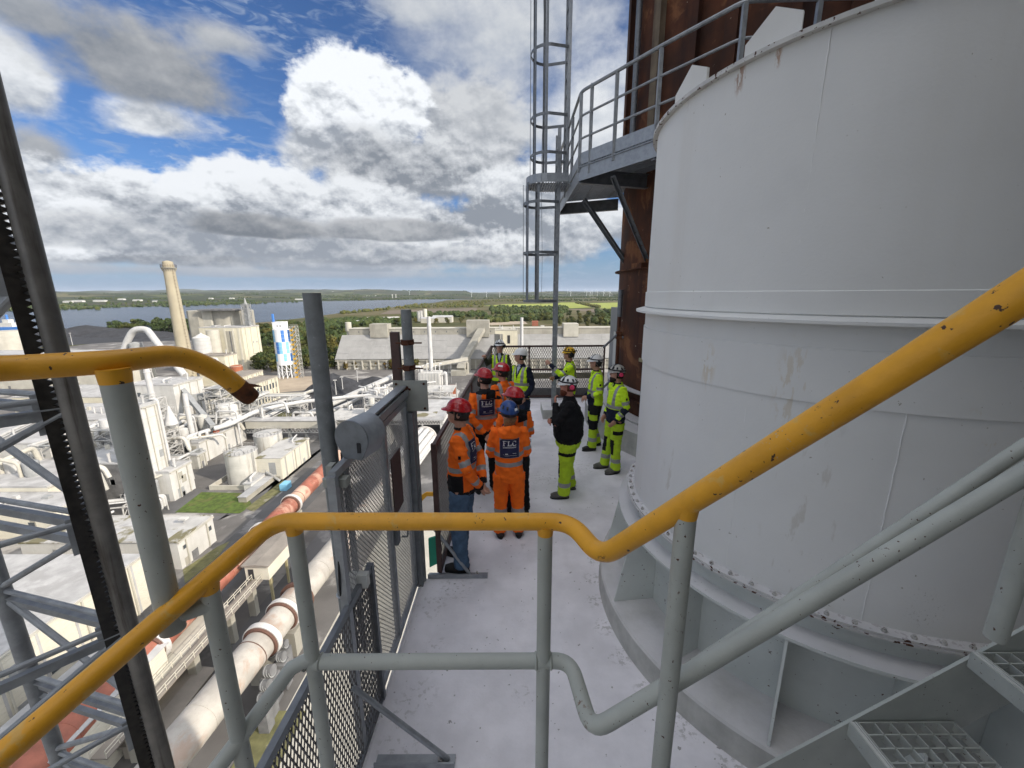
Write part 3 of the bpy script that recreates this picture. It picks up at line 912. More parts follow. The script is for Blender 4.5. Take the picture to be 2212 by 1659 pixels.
# ------------------------------------------------------------------ air: far things fade to blue
def haze():
    b = MB().box((-31000, -3000, G - 3), (24000, 31000, 240))
    m = bpy.data.materials.new('hazy_air')
    m.use_nodes = True
    t = m.node_tree
    t.nodes.clear()
    v = t.nodes.new('ShaderNodeVolumePrincipled')
    v.inputs['Color'].default_value = (0.80, 0.88, 1.0, 1)
    v.inputs['Density'].default_value = HAZE
    v.inputs['Anisotropy'].default_value = 0.0
    o = t.nodes.new('ShaderNodeOutputMaterial')
    t.links.new(v.outputs[0], o.inputs['Volume'])
    h = b.build('haze', m, None, None, loc=(0, 0, 0))
    tag(h, kind='stuff')
HAZE = 0.00002
haze()

# ------------------------------------------------------------------ the cement works below
rp = random.Random(77)
def rect(x0, y0, x1, y1): return [(x0, y0), (x1, y0), (x1, y1), (x0, y1)]
sheet('service_road', [at_z(*p) for p in ((395, 1125), (470, 1125), (690, 985), (735, 940), (700, 935), (640, 985), (560, 1085), (500, 1112))], G + 0.10, m_asphalt)
sheet('service_road', rect(-70, 5, -58, 190), G + 0.11, m_asphalt)
sheet('service_road', rect(-49, 5, -43, 150), G + 0.11, m_asphalt)
sheet('service_road', rect(-34, 95, -8, 150), G + 0.11, m_asphalt)
sheet('service_road', [at_z(*p) for p in ((330, 1110), (380, 1110), (450, 1060), (420, 1056))], G + 0.115, m_asphalt)
sheet('lawn', [at_z(*p) for p in ((378, 1108), (435, 1064), (530, 1066), (545, 1092), (518, 1110))], G + 0.16, m_lawn)
sheet('grass_verge', [at_z(*p) for p in ((530, 1100), (612, 1038), (625, 1050), (548, 1106))], G + 0.17, m_verge)
sheet('grass_verge', [at_z(*p) for p in ((395, 1232), (470, 1182), (497, 1170), (470, 1205), (400, 1262))], G + 0.17, m_verge)
sheet('grass_verge', [at_z(*p) for p in ((590, 905), (700, 890), (700, 872), (620, 876))], G + 0.17, m_verge)
sheet('grass_verge', rect(-36, 20, -30, 46), G + 0.17, m_verge)
sheet('concrete_apron', rect(-33, 30, -6, 92), G + 0.10, m_oldconc)
sheet('sand_yard', [at_z(*p) for p in ((590, 850), (690, 840), (720, 812), (600, 815))], G + 0.12, m_sand)
sheet('coal_yard', [at_z(*p) for p in ((560, 900), (860, 865), (860, 838), (700, 835), (640, 855))], G + 0.13, m_coal)
sheet('coal_yard', [at_z(*p) for p in ((-60, 760), (240, 740), (420, 735), (430, 715), (100, 717), (-60, 722))], G + 0.13, m_coal)

def windows(b, face, u0, u1, z0, rows, cols, w, h, plane, dz=3.2, mat=None):
    """window frames with a recessed pane; face '+x' or '-y'"""
    for r in range(rows):
        for c in range(cols):
            u = u0 + (u1 - u0) * (c + .5) / cols
            z = z0 + r * dz
            fr, pn = MB(), MB()
            if face == '+x':
                fr.box((plane - .05, u - w / 2, z), (plane + .06, u + w / 2, z + h))
                pn.box((plane + .061, u - w / 2 + .12, z + .12), (plane + .08, u + w / 2 - .12, z + h - .12))
            else:
                fr.box((u - w / 2, plane - .06, z), (u + w / 2, plane + .05, z + h))
                pn.box((u - w / 2 + .12, plane - .08, z + .12), (u + w / 2 - .12, plane - .061, z + h - .12))
            f = fr.build('window', m_winframe, b, None)
            pn.build('pane', mat or m_glass, f, None)

def building(name, label, xr, yf, w, d, h, wall, roof, group=None, parapet=0.35, clutter=0, boards=0, joints=0, z0=G):
    """box building; (xr, yf) is its near right corner, it runs w to the left and d away"""
    t = thing(name, label, 'building', (xr - w / 2, yf + d / 2, z0), group)
    x0, x1, y0, y1 = xr - w, xr, yf, yf + d
    MB().box((x0, y0, z0), (x1, y1, z0 + h)).build('wall', wall, t, None)
    r = MB().box((x0 - .15, y0 - .15, z0 + h + .004), (x1 + .15, y1 + .15, z0 + h + .16)).build('roof', roof, t, None)
    if parapet:
        b = MB()
        for (a, c) in (((x0 - .15, y0 - .15), (x1 + .15, y0 + .05)), ((x1 - .05, y0 + .05), (x1 + .15, y1 - .05)), ((x0 - .15, y1 - .05), (x1 + .15, y1 + .15)), ((x0 - .15, y0 + .05), (x0 + .05, y1 - .05))):
            b.box((a[0], a[1], z0 + h + .162), (c[0], c[1], z0 + h + .16 + parapet))
        tag(b.build('parapet', roof, r, None), kind='stuff')
    if boards:      # sheet boards of the wall that faces the camera side
        b = MB()
        z = z0 + .3
        while z < z0 + h - .3:
            b.box((x1 + .002, y0 + .2, z), (x1 + .05, y1 - .2, z + boards * .86))
            b.box((x0 + .2, y0 - .05, z), (x1 - .2, y0 - .002, z + boards * .86))
            z += boards
        tag(b.build('wall_board', wall, t, None), kind='stuff')
    for k in range(joints):
        yy = y0 + (y1 - y0) * (k + .5) / joints
        MB().box((x1 + .003, yy - .18, z0), (x1 + .09, yy + .18, z0 + h - .1)).build('pilaster', roof if roof is not m_mossroof else m_greyroof, t, None)
    rr = random.Random(int(xr * 3 + yf * 5))
    if h > 4 and wall is not m_concrete:
        MB().box((x1 + .16, y0, z0 + h - .28), (x1 + .42, y1, z0 + h - .02)).build('gutter', m_oldconc, t, None)
        for k in range(2 + int(d / 14)):
            yy = y0 + d * (k + .3 + .4 * rr.random()) / (2 + int(d / 14))
            MB().box((x1 + .10, yy, z0), (x1 + .32, yy + .22, z0 + h - .29)).build('downpipe', m_oldconc, t, None)
        for k in range(rr.randint(1, 3)):
            yy = rr.uniform(y0 + 1, y1 - 2.2)
            zz = z0 + rr.choice((0, 0, h * .45, h * .6))
            MB().box((x1 + .004, yy, zz), (x1 + .07, yy + rr.uniform(1.0, 1.8), min(zz + rr.uniform(1.2, 2.6), z0 + h - .4))).build('door' if zz == z0 else 'louvre', rr.choice([m_steelgrey, m_steelgrey, m_concrete, m_darkbldg]), t, None)
        if w > 5:
            for k in range(rr.randint(1, 3)):
                xx = rr.uniform(x0 + 1, x1 - 2.2)
                zz = z0 + rr.choice((0, h * .45, h * .6))
                MB().box((xx, y0 - .07, zz), (xx + rr.uniform(1.0, 1.8), y0 - .004, min(zz + rr.uniform(1.2, 2.6), z0 + h - .4))).build('door' if zz == z0 else 'louvre', rr.choice([m_steelgrey, m_steelgrey, m_concrete, m_darkbldg]), t, None)
    for k in range(clutter):
        cx, cy = rr.uniform(x0 + 1, x1 - 1), rr.uniform(y0 + 1, y1 - 1)
        q = rr.random()
        zz = z0 + h + .165
        if q < .4:
            s = rr.uniform(.4, 1.3)
            MB().box((cx - s, cy - s * .7, zz), (cx + s, cy + s * .7, zz + rr.uniform(.5, 1.6))).build('roof_box', rr.choice([m_pipe, m_steelgrey, m_oldconc]), t, None)
        elif q < .75:
            L = rr.uniform(2, 6)
            MB().tube(bend([(cx, cy, zz), (cx, cy, zz + 1.2), (cx + rr.choice((-1, 1)) * L * .2, cy + L, zz + 1.2)], .5, 4), rr.uniform(.15, .4), 8).build('roof_duct', m_pipe, t)
        else:
            MB().tube([(cx, cy, zz), (cx, cy, zz + rr.uniform(1, 2.6)), (cx, cy, zz + 2.7)], [.3, .3, .45], 10).build('vent', m_pipe, t)
    return t

def railing(parent, pts, h=1.1, step=2.0, mat=None):
    b = MB()
    for p, q in zip(pts, pts[1:]):
        p, q = Vector(p), Vector(q)
        n = max(1, int((q - p).length / step))
        for i in range(n + 1):
            a = p.lerp(q, i / n)
            b.bar(a, a + Vector((0, 0, h)), .07, .07)
        for z in (h, h * .55):
            b.bar(p + Vector((0, 0, z)), q + Vector((0, 0, z)), .07, .07)
    return tag(b.build('railing', mat or m_steelwhite, parent, None), kind='stuff')

# 1 white hall with ducts on its roof
wh = building('white_hall', 'long white walled hall with pipes along its flat roof, behind the two round tanks', -110.2, 132.6, 7.0, 24.5, 7.9, m_white, m_dustroof, clutter=0)
MB().box((-115.2, 132.54, G + 2.6), (-112.4, 132.598, G + 6.4)).build('shutter_door', m_steelgrey, wh, None)
MB().tube(bend([(-115, 134, G + 8.1), (-115, 134, G + 9.6), (-113.5, 140, G + 9.6), (-112, 146, G + 9.4), (-111, 156, G + 10.5)], 1.0), 0.75, 12).build('roof_duct', m_pipe, wh)
MB().tube(bend([(-113, 137, G + 8.1), (-113, 137, G + 10.2), (-111.8, 139, G + 10.2), (-111.8, 139, G + 8.1)], .8), 0.55, 12).build('roof_duct', m_pipe, wh)
MB().cyl((-114.2, 136, G + 8.1), (-114.2, 136, G + 10), .8, 12).build('vent', m_pipe, wh)
for (x, y, m) in ((-116, 135, m_orange), (-113.2, 139.5, m_yellowst), (-111.6, 143.5, m_orange)):
    MB().box((x - .8, y - .6, G + 8.1), (x + .8, y + .6, G + 8.9)).build('motor', m, wh, None)
railing(wh, [(-117.2, 132.6, G + 8.1), (-110.2, 132.6, G + 8.1), (-110.2, 157, G + 8.1)], .9, 2.2)
building('lean_to', 'small stained annex at the foot of the white hall', -108.2, 128.5, 3.6, 4.0, 5.0, m_tanksteel, m_greyroof, clutter=1)
# 2, 3 low white house and the tall narrow one
lw = building('low_white_house', 'plain white block house with a grey door, right of the tall white tower', -98.6, 106.5, 6.5, 8.0, 9.0, m_white, m_dustroof, clutter=2)
MB().box((-98.58, 108.2, G), (-98.53, 110.4, G + 3.0)).build('door', m_steelgrey, lw, None)
tw_ = building('white_tower', 'tall narrow white tower with a pipe down its edge, behind the thick rail post', -102.4, 106.2, 9.0, 5.5, 28.5, m_white, m_greyroof, clutter=2, parapet=.8)
MB().tube(bend([(-102.1, 111.4, G + 1), (-102.1, 111.4, G + 29.6), (-104, 111.4, G + 29.6)], 1), .35, 10).build('downpipe', m_pipe, tw_)
MB().lathe((-101.2, 113.5, G + 20), [(0.25, 7), (.6, 5.5), (1.6, 2.0), (1.7, 1.4), (.4, 0)], 16).build('hopper', m_pipe, tw_)
for k in range(6):
    MB().box((-102.399, 106.3, G + 3 + k * 4.4), (-102.37, 111.6, G + 3.12 + k * 4.4)).build('joint_strip', m_oldconc, tw_, None)

def lattice_tower(name, label, x, y, s, h, lev, mat, r=.12, stairs=True, z0=G, cat='tower'):
    t = thing(name, label, cat, (x, y, z0))
    c = [(x - s / 2, y - s / 2), (x + s / 2, y - s / 2), (x + s / 2, y + s / 2), (x - s / 2, y + s / 2)]
    for p in c:
        MB().bar((*p, z0), (*p, z0 + h), r * 2, r * 2).build('column', mat, t, None)
    b, p_, st = MB(), MB(), MB()
    for k in range(lev):
        za, zb = z0 + h * k / lev, z0 + h * (k + 1) / lev
        for i in range(4):
            a, q = c[i], c[(i + 1) % 4]
            b.bar((*a, zb), (*q, zb), r * 1.3, r * 1.3)
            b.bar((*a, zb - 1.1) if False else (*a, za), (*q, zb), r, r)
            b.bar((*q, za), (*a, zb), r, r)
            if stairs:
                p_.bar((*a, min(zb + 1.0, z0 + h + 1)), (*q, min(zb + 1.0, z0 + h + 1)), .06, .06)
        if stairs:
            st.bar((c[0][0] + .6, c[0][1] + .6 + (s - 1.2) * (k % 2), za), (c[1][0] - .6, c[0][1] + .6 + (s - 1.2) * (k % 2), zb), .9, .10)
            st.box((c[0][0] + .3 + (s - 1.6) * ((k + 1) % 2), c[0][1] + .3, zb - .05), (c[0][0] + 1.3 + (s - 1.6) * ((k + 1) % 2), c[2][1] - .3, zb + .02))
    b.build('bracing', mat, t, None)['kind'] = 'stuff'
    if stairs:
        p_.build('handrail', mat, t, None)['kind'] = 'stuff'
        st.build('stair_flight', mat, t, None)['kind'] = 'stuff'
    return t
lattice_tower('stair_tower', 'rust tinged lattice stair tower standing between the tall white tower and the white hall', -118.5, 129.5, 5.5, 21.5, 8, m_steelwhite)
lattice_tower('pipe_tower', 'open white lattice tower at the left end of the white hall roof', -124.5, 134.0, 5.0, 24, 7, m_steelwhite)

# 5 round tanks
def round_tank(label, cx, cy, r, h):
    t = thing('round_tank', label, 'tank', (cx, cy, G), 'stained round tanks')
    c = (cx, cy, G)
    MB().lathe(c, [(r, 0), (r, h)], 48).build('shell', m_tanksteel, t, 30)
    MB().lathe(c, [(r + .15, h + .003), (r + .1, h + .15), (r * .5, h + .45), (0, h + .55)], 48).build('roof', m_mossroof, t, 30)
    for z in (h * .3, h * .62):
        MB().lathe(c, [(r, z), (r + .05, z), (r + .05, z + .12), (r, z + .12)], 48, close=True).build('weld_band', m_tanksteel, t, 30)
    pts = [(cx + r * math.cos(a), cy + r * math.sin(a), G + h + .15) for a in [R(i * 15) for i in range(25)]]
    railing(t, pts, 1.1, 1.2)
    b = MB()
    for s in (-.3, .3):
        b.bar((cx + r * .95 + .3, cy - r * .3 + s, G), (cx + r * .95 + .3, cy - r * .3 + s, G + h + 1.2), .07, .07)
    for k in range(int(h / .45)):
        b.bar((cx + r * .95 + .3, cy - r * .3 - .3, G + k * .45), (cx + r * .95 + .3, cy - r * .3 + .3, G + k * .45), .05, .05)
    b.build('ladder', m_steelgrey, t, None)['kind'] = 'stuff'
    for k in range(3):
        a = R(200 + 60 * k)
        MB().bar((cx, cy, G + h + .58), (cx + r * .9 * math.cos(a), cy + r * .9 * math.sin(a), G + h + .32), .3, .12).build('roof_walkway', m_steelgrey, t, None)
    return t
round_tank('nearer of the two stained grey round tanks, beside the lawn', -87.0, 120.3, 4.5, 9.9)
round_tank('farther of the two stained grey round tanks, against the white hall', -88.4, 137.2, 4.5, 9.9)
b = MB()
for a, c in (((-93.4, 113.2), (-82, 113.6)), ((-82.4, 113.61), (-82, 126)), ((-93.4, 113.61), (-93.0, 127))):
    b.box((a[0], a[1], G), (c[0], c[1], G + 1.5))
tag(b.build('bund_wall', m_oldconc, None, None), 'low pale concrete bund wall round the nearer stained tank', 'wall')
building('block_wall', 'long low grey concrete block beside the lawn', -76.9, 105.5, 2.4, 15.0, 1.7, m_concrete, m_greyroof, parapet=0)
building('pump_house', 'small white pump house squeezed between nearer tank and the long grey block', -79.6, 112.0, 2.2, 9, 2.4, m_white, m_greyroof, clutter=1)
bmh = building('board_house', 'pale boarded building with a mossy flat roof and a grey side door by the road', -74.6, 120.2, 8.6, 18.5, 7.4, m_creambright, m_mossroof, boards=.62, joints=4, clutter=2, parapet=0)
MB().box((-78.6, 120.12, G + 1.8), (-76.4, 120.147, G + 6)).build('shutter_door', m_steelgrey, bmh, None)
st = MB(); st.bar((-79, 119.2, G + 3.2), (-75, 119.2, G + .1), 1.0, .12); st.build('outside_stair', m_steelgrey, bmh, None)
railing(bmh, [(-80, 118.7, G + 3.2), (-79, 118.7, G + 3.2), (-75, 118.7, G + .1)], 1.0, 1.0)

# 10 flat roofed white workshop, 11 the big hall, 12 gabled shed
fw = building('white_workshop', 'low workshop with bright white end wall and mossy patched flat roof', -72.6, 76.8, 34, 10.5, 6.6, m_white, m_mossroof, parapet=.2, clutter=2)
windows(fw, '+x', 77.4, 79.4, G + 4.0, 1, 1, 1.0, 1.1, -72.6)
windows(fw, '+x', 85, 87, G + 3.6, 1, 1, 1.0, 1.3, -72.6)
for k, (x, y, w, d) in enumerate(((-80, 79, 9, 5), (-92, 80, 7, 4), (-86, 84, 10, 2.2))):
    MB().box((x - w / 2, y - d / 2, G + 6.766), (x + w / 2, y + d / 2, G + 6.82)).build('roof_patch', m_dustroof, fw, None)
bh = building('long_boarded_hall', 'huge dusty grey roofed hall with long yellowish boarded wall at lower left', -70.6, 42.0, 48, 25.2, 10.6, m_creambright, m_dustroof, boards=.75, joints=5, parapet=0, clutter=2)
windows(bh, '+x', 49.5, 54, G + 2.2, 1, 2, 1.7, 1.2, -70.55)
def gable(name, label, x0, x1, y0, y1, h, rise, wall, roof, boards=0):
    t = thing(name, label, 'building', ((x0 + x1) / 2, (y0 + y1) / 2, G))
    xm = (x0 + x1) / 2
    MB().extrude([(x0, y0, G), (x1, y0, G), (x1, y0, G + h), (xm, y0, G + h + rise), (x0, y0, G + h)], (0, y1 - y0, 0)).build('wall', wall, t, None)
    b = MB()
    for a, c in ((x0 - .4, xm), (xm, x1 + .4)):
        za = G + h + (.02 if a != xm else rise + .12) - (0.0)
        zc = G + h + (rise + .12 if a != xm else .02)
        b.extrude([(a, y0 - .4, za), (c, y0 - .4, zc), (c, y0 - .4, zc + .14), (a, y0 - .4, za + .14)], (0, y1 - y0 + .8, 0))
    b.build('roof', roof, t, None)
    if boards:
        b = MB(); z = G + .2
        while z < G + h - .2:
            b.box((x1 + .003, y0 + .1, z), (x1 + .05, y1 - .1, z + boards * .86)); z += boards
        tag(b.build('wall_board', wall, t, None), kind='stuff')
    return t
gable('boarded_shed', 'yellowish boarded shed with low pitched roof beside the near end of the pale kiln', -60.5, -51.2, 34, 48.8, 8.8, 1.2, m_creambright, m_dustroof, .6)
gable('brown_shed', 'flat dark brown shed roof low beside the pale kiln', -50.6, -46.6, 40, 50.5, 2.2, .3, m_brownroof, m_brownroof)

# 13 the two rotary kilns
def kiln(label, p, q, rad, mats, rings, group):
    t = thing('rotary_kiln', label, 'kiln', (p[0], p[1], G), group)
    P, Q = Vector(p), Vector(q)
    d = (Q - P).normalized()
    for (a, b_, m, dr) in mats:
        MB().cyl(P.lerp(Q, a), P.lerp(Q, b_), rad + dr, 40).build('shell', m, t, 30)
    for s, w, dr in rings:
        c = P.lerp(Q, s)
        MB().cyl(c - d * w / 2, c + d * w / 2, rad + dr, 48).build('tyre', m_kilnring, t, 30)
        for sg in (-1, 1):
            MB().tube([c + d * (sg * (w / 2 + .02)), c + d * (sg * (w / 2 + .3))], [rad + dr * .75, rad + dr * .45], 40).build('tyre_face', m_kilnrust, t, 30)
        MB().box((c.x - rad * .9, c.y - 1.2, G), (c.x + rad * .9, c.y + 1.2, c.z - rad - .35)).build('pier', m_concrete, t, None)
    n = int((Q - P).length / 9)
    for i in range(1, n):
        c = P.lerp(Q, i / n)
        MB().cyl(c - d * .06, c + d * .06, rad + .05, 40).build('weld_band', m_kilnrust if i % 4 == 0 else mats[0][2], t, 30)
    return t
k1 = kiln('long pale rotary kiln with white tyre rings running away from the lower left', (-41.0, 12, -48.6), (-32.3, 140, -49.2), 2.3,
          [(0, .44, m_kiln, 0), (.44, 1, m_kiln, .003)], [(.305, .9, .62), (.345, .8, .55), (.72, .9, .55)], 'rotary kilns')
gt_ = MB(); c = Vector((-41.0, 12, -48.6)).lerp(Vector((-32.3, 140, -49.2)), .375)
gt_.cyl(c - Vector((.02, .3, 0)), c + Vector((.02, .3, 0)), 2.9, 60); gt_.build('girth_gear', m_kilnrust, k1, 30)
# satellite cooler tubes round the hot end
P1, Q1 = Vector((-33.9, 116, -49.1)), Vector((-32.3, 139.5, -49.2))
for k in range(10):
    a = 2 * math.pi * k / 10
    off = Vector((math.cos(a) * 3.3, 0, math.sin(a) * 3.3))
    ct = MB().cyl(P1 + off, Q1 + off, .98, 18).build('cooler_tube', m_pipe, k1, 30)
    for s in (.3, .62):
        c = (P1 + off).lerp(Q1 + off, s)
        MB().cyl(c - Vector((0, .12, 0)), c + Vector((0, .12, 0)), 1.04, 18).build('band', m_kilnring, ct, 30)
MB().tube([Q1 + Vector((0, -.2, 0)), Q1 + Vector((0, .6, 0))], 4.5, 48).build('cooler_rim', m_kilnring, k1, 30)
k2 = kiln('red oxide rotary kiln with pale scaled patches, left of the pale kiln', (-52.2, 18, -47.6), (-56.4, 122, -48.4), 1.9,
          [(0, .47, m_kilnred, 0), (.47, .58, m_kilnpink, .004), (.58, .70, m_kilnred, 0), (.70, .76, m_kilnpink, .004), (.76, .9, m_kilnred, 0), (.9, 1, m_kilnpink, .004)],
          [(.575, 1.1, .75), (.70, .8, .6), (.30, .9, .6)], 'rotary kilns')
# ribbed heat shields and drives by the pale kiln's tyres
for i, (x, y, s) in enumerate(((-35.6, 47.6, .95), (-35.2, 49.9, .8), (-34.8, 45.4, .85), (-36.0, 52.2, .7), (-34.2, 43.6, .7))):
    t = thing('drive_housing', ['middle', 'second farthest', 'second nearest', 'farthest', 'nearest'][i] + ' of the five ribbed drive drums beside the pale kiln', 'machine', (x, y, G), 'drive housings beside the pale kiln')
    MB().box((x - s, y - s, G), (x + s, y + s, G + 4.6)).build('base', m_darkbldg, t, None)
    MB().cyl((x - s * .5, y, G + 5.4), (x + s * .7, y, G + 5.6), s * .8, 18).build('drum', m_darkbldg, t, 30)
    for k in range(3):
        MB().cyl((x - s * .3 + k * s * .4, y, G + 5.4), (x - s * .2 + k * s * .4, y, G + 5.42), s * .88, 18).build('rib', m_steelgrey, t, 30)
# catwalk between the kilns and the cabin on legs
cw = thing('catwalk', 'yellowish steel catwalk on concrete piers between the two kilns', 'walkway', (-48.6, 55, G))
MB().box((-49.6, 36, -50.2), (-47.6, 66, -50.0)).build('deck', m_brownroof, cw, None)
for x in (-49.55, -47.65):
    railing(cw, [(x, 36, -50), (x, 66, -50)], 1.1, 1.6, m_creambright)
for y in (40, 50, 58, 64):
    MB().box((-49.3, y - .5, G), (-48.0, y + .5, -50.21)).build('pier', m_concrete, cw, None)
MB().box((-53.4, 36, -50.6), (-49.8, 60, -50.3)).build('side_deck', m_oldconc, cw, None)
cb = thing('kiln_cabin', 'beige sheet metal cabin with grey roof standing on legs between the kilns', 'cabin', (-48.6, 71, G))
MB().box((-50.8, 66.2, -50.2), (-46.4, 78.5, -47.2)).build('wall', m_creambright, cb, None)
MB().extrude([(-51.2, 65.8, -47.19), (-46.0, 65.8, -47.19), (-46.0, 65.8, -46.95), (-48.6, 65.8, -46.7), (-51.2, 65.8, -46.95)], (0, 13.1, 0)).build('roof', m_brownroof, cb, None)
MB().box((-50.2, 66.12, -50.0), (-49.2, 66.18, -47.9)).build('door', m_dark, cb, None)
for x in (-50.4, -46.8):
    for y in (67, 72.5, 78):
        MB().box((x - .2, y - .2, G), (x + .2, y + .2, -50.21)).build('leg', m_beige, cb, None)

# hood building at the end of the pale kiln with the dark opening
hb = thing('cooler_house', 'white steel cooler house with dark mouth at the end of the pale kiln', 'building', (-30, 150, G))
MB().box((-26.6, 140.5, G), (-25.4, 168, -42.6)).build('side_wall', m_white, hb, None)
MB().box((-46.5, 140.5, G), (-45.4, 168, -42.6)).build('side_wall', m_white, hb, None)
MB().box((-45.4, 152, G), (-26.6, 153, -42.61)).build('back_wall', m_darkbldg, hb, None)
MB().box((-47, 140, -42.59), (-25, 168.5, -42.2)).build('roof', m_dustroof, hb, None)
b = MB()
for i in range(22):
    x = -47 + i
    b.bar((x, 140.1, -43.9), (x + .5, 140.1, -42.7), .12, .12); b.bar((x + .5, 140.1, -42.7), (x + 1, 140.1, -43.9), .12, .12)
b.bar((-47, 140.1, -43.95), (-25, 140.1, -43.95), .2, .2); b.bar((-47, 140.1, -42.65), (-25, 140.1, -42.65), .2, .2)
tag(b.build('roof_truss', m_steelwhite, hb, None), kind='stuff')
for x in (-40, -33, -26.2):
    MB().box((x - .25, 139.95, -48), (x + .25, 140.39, -43.96)).build('column', m_steelwhite, hb, None)
MB().box((-37, 143, -42.19), (-29, 150, -42.1)).build('roof_patch', m_mossroof, hb, None)
railing(hb, [(-47, 140, -42.2), (-25, 140, -42.2), (-25, 168, -42.2)], 1.1, 2.2)
# steel platform levels behind it
for i, (x0, x1, y0, y1, z) in enumerate(((-74, -46.6, 150, 166, -45.5), (-66, -47, 172, 184, -42.5), (-44, -27, 176, 190, -41.0), (-72, -58, 186, 196, -43.5))):
    t = thing('steel_platform', ['white steel deck left of the cooler house', 'white steel deck behind the long white pipe', 'pale flat roofed deck behind the cooler house', 'small white steel deck beside the coal heap'][i], 'platform', ((x0 + x1) / 2, y0, G))
    MB().box((x0, y0, z), (x1, y1, z + .3)).build('deck', m_dustroof if i % 2 else m_steelwhite, t, None)
    nx = int((x1 - x0) / 4.5)
    for k in range(nx + 1):
        for y in (y0 + .2, y1 - .2):
            MB().box((x0 + (x1 - x0 - .4) * k / nx, y - .15, G), (x0 + (x1 - x0 - .4) * k / nx + .4, y + .15, z - .003)).build('column', m_steelwhite, t, None)
    b = MB()
    for k in range(nx):
        xa, xb = x0 + (x1 - x0) * k / nx, x0 + (x1 - x0) * (k + 1) / nx
        b.bar((xa, y0 - .1, z - 2.5), (xb, y0 - .1, z - .2), .15, .15); b.bar((xb, y0 - .1, z - 2.5), (xa, y0 - .1, z - .2), .15, .15)
        b.bar((xa, y0 - .1, z - 2.5), (xb, y0 - .1, z - 2.5), .2, .2)
    tag(b.build('bracing', m_steelwhite, t, None), kind='stuff')
    railing(t, [(x0, y0, z + .3), (x1, y0, z + .3), (x1, y1, z + .3)], 1.1, 2.0)
    for k in range(5):
        cx, cy = rp.uniform(x0 + 1, x1 - 1), rp.uniform(y0 + 1, y1 - 1)
        MB().tube(bend([(cx, cy, z + .3), (cx, cy, z + 2.2), (cx + rp.uniform(-5, 5), cy + rp.uniform(0, 3), z + 2.2)], .6, 4), rp.uniform(.25, .55), 10).build('pipe', m_pipe, t)
        MB().box((cx - 1, cy + 1, z + .301), (cx + .6, cy + 2.4, z + rp.uniform(1.2, 3.2))).build('machine', rp.choice([m_steelwhite, m_steelgrey, m_white]), t, None)

# 17 the long white gas pipe, 18 the belt bridge
lp = thing('gas_pipe', 'long fat white pipe sweeping across the works above the coal heaps', 'pipe', (-90, 170, G))
pts = [(-110.5, 141, -45.6), (-107.4, 145, -45.4), (-105.8, 157, -44.2), (-100, 164, -43.6), (-92.5, 170, -43.4), (-74, 176, -42.8), (-62, 178, -42.4), (-40, 178, -43.2), (-28, 176, -43.6), (-22, 172, -44.4)]
MB().tube(bend(pts, 3, 4), .85, 14).build('pipe', m_pipe, lp)
for s in ((-92.5, 170), (-74, 176), (-104, 160), (-83, 173)):
    b = MB()
    for dx in (-1.2, 1.2):
        b.bar((s[0] + dx * 1.8, s[1], G), (s[0] + dx * .7, s[1], -44.6), .2, .2)
    b.bar((s[0] - 2.2, s[1], -50), (s[0] + 2.2, s[1], -47), .15, .15)
    b.build('trestle', m_steelwhite, lp, None)
bb = thing('belt_bridge', 'long pale concrete belt bridge crossing behind the round tanks', 'conveyor', (-85, 157, G))
MB().box((-108, 154.5, -50.3), (-52, 159.5, -47.2)).build('gallery', m_oldconc, bb, None)
MB().box((-108.3, 154.2, -47.19), (-51.7, 159.8, -46.95)).build('roof', m_dustroof, bb, None)
b = MB()
for i in range(38):
    x = -108 + i * 1.47
    b.bar((x, 154.3, -51.9), (x + .73, 154.3, -50.4), .12, .12); b.bar((x + .73, 154.3, -50.4), (x + 1.47, 154.3, -51.9), .12, .12)
b.bar((-108, 154.3, -52), (-52, 154.3, -52), .25, .25)
tag(b.build('truss', m_steelgrey, bb, None), kind='stuff')
for x in range(-106, -52, 7):
    MB().box((x - .3, 156, G), (x + .3, 158, -50.31)).build('column', m_steelgrey, bb, None)
def conveyor(label, p, q, w=2.0, h=2.0, mat=None, legs=3, group=None):
    t = thing('belt_conveyor', label, 'conveyor', ((p[0] + q[0]) / 2, (p[1] + q[1]) / 2, G), group)
    P, Q = Vector(p), Vector(q)
    MB().bar(P, Q, w, h).build('gallery', mat or m_pipe, t, None)
    MB().bar(P - Vector((0, 0, h / 2 + .5)), Q - Vector((0, 0, h / 2 + .5)), w * .5, .25).build('bottom_chord', m_steelgrey, t, None)
    for i in range(legs):
        c = P.lerp(Q, (i + .7) / (legs + .4))
        if c.z - h > G + 1:
            b = MB()
            b.bar((c.x - 1, c.y, G), (c.x - .5, c.y, c.z - h / 2 - .6), .25, .25); b.bar((c.x + 1, c.y, G), (c.x + .5, c.y, c.z - h / 2 - .6), .25, .25); b.bar((c.x - .9, c.y, (G + c.z) / 2), (c.x + .9, c.y, (G + c.z) / 2), .2, .2)
            b.build('trestle', m_steelgrey, t, None)
    return t
def A(px, py, d): return at_y(px, py, d)
conveyor('grey inclined duct leaning from the process block down to the white hall roof', A(378, 822, 172), A(460, 922, 142), 1.7, 1.7, m_steelgrey, 0)
conveyor('pale sloping conveyor running in front of the grey warehouse', A(870, 800, 250), A(1010, 775, 268), 2.4, 2.0, m_oldconc, 2)
conveyor('conveyor climbing from behind the coal heap towards the tall grey poles', A(640, 905, 172), A(865, 805, 225), 2.2, 1.6, m_pipe, 3)
conveyor('second thinner conveyor beside the coal heap', A(668, 908, 170), A(862, 822, 218), 1.2, 1.0, m_pipe, 3)
conveyor('white strip of conveyor along the left foot of the coal heap', A(540, 888, 196), A(690, 838, 236), 1.6, .8, m_pipe, 2)
conveyor('level grey conveyor bridge left of the round white silo', A(404, 862, 165), A(490, 846, 175), 2.4, 2.6, m_steelgrey, 3)

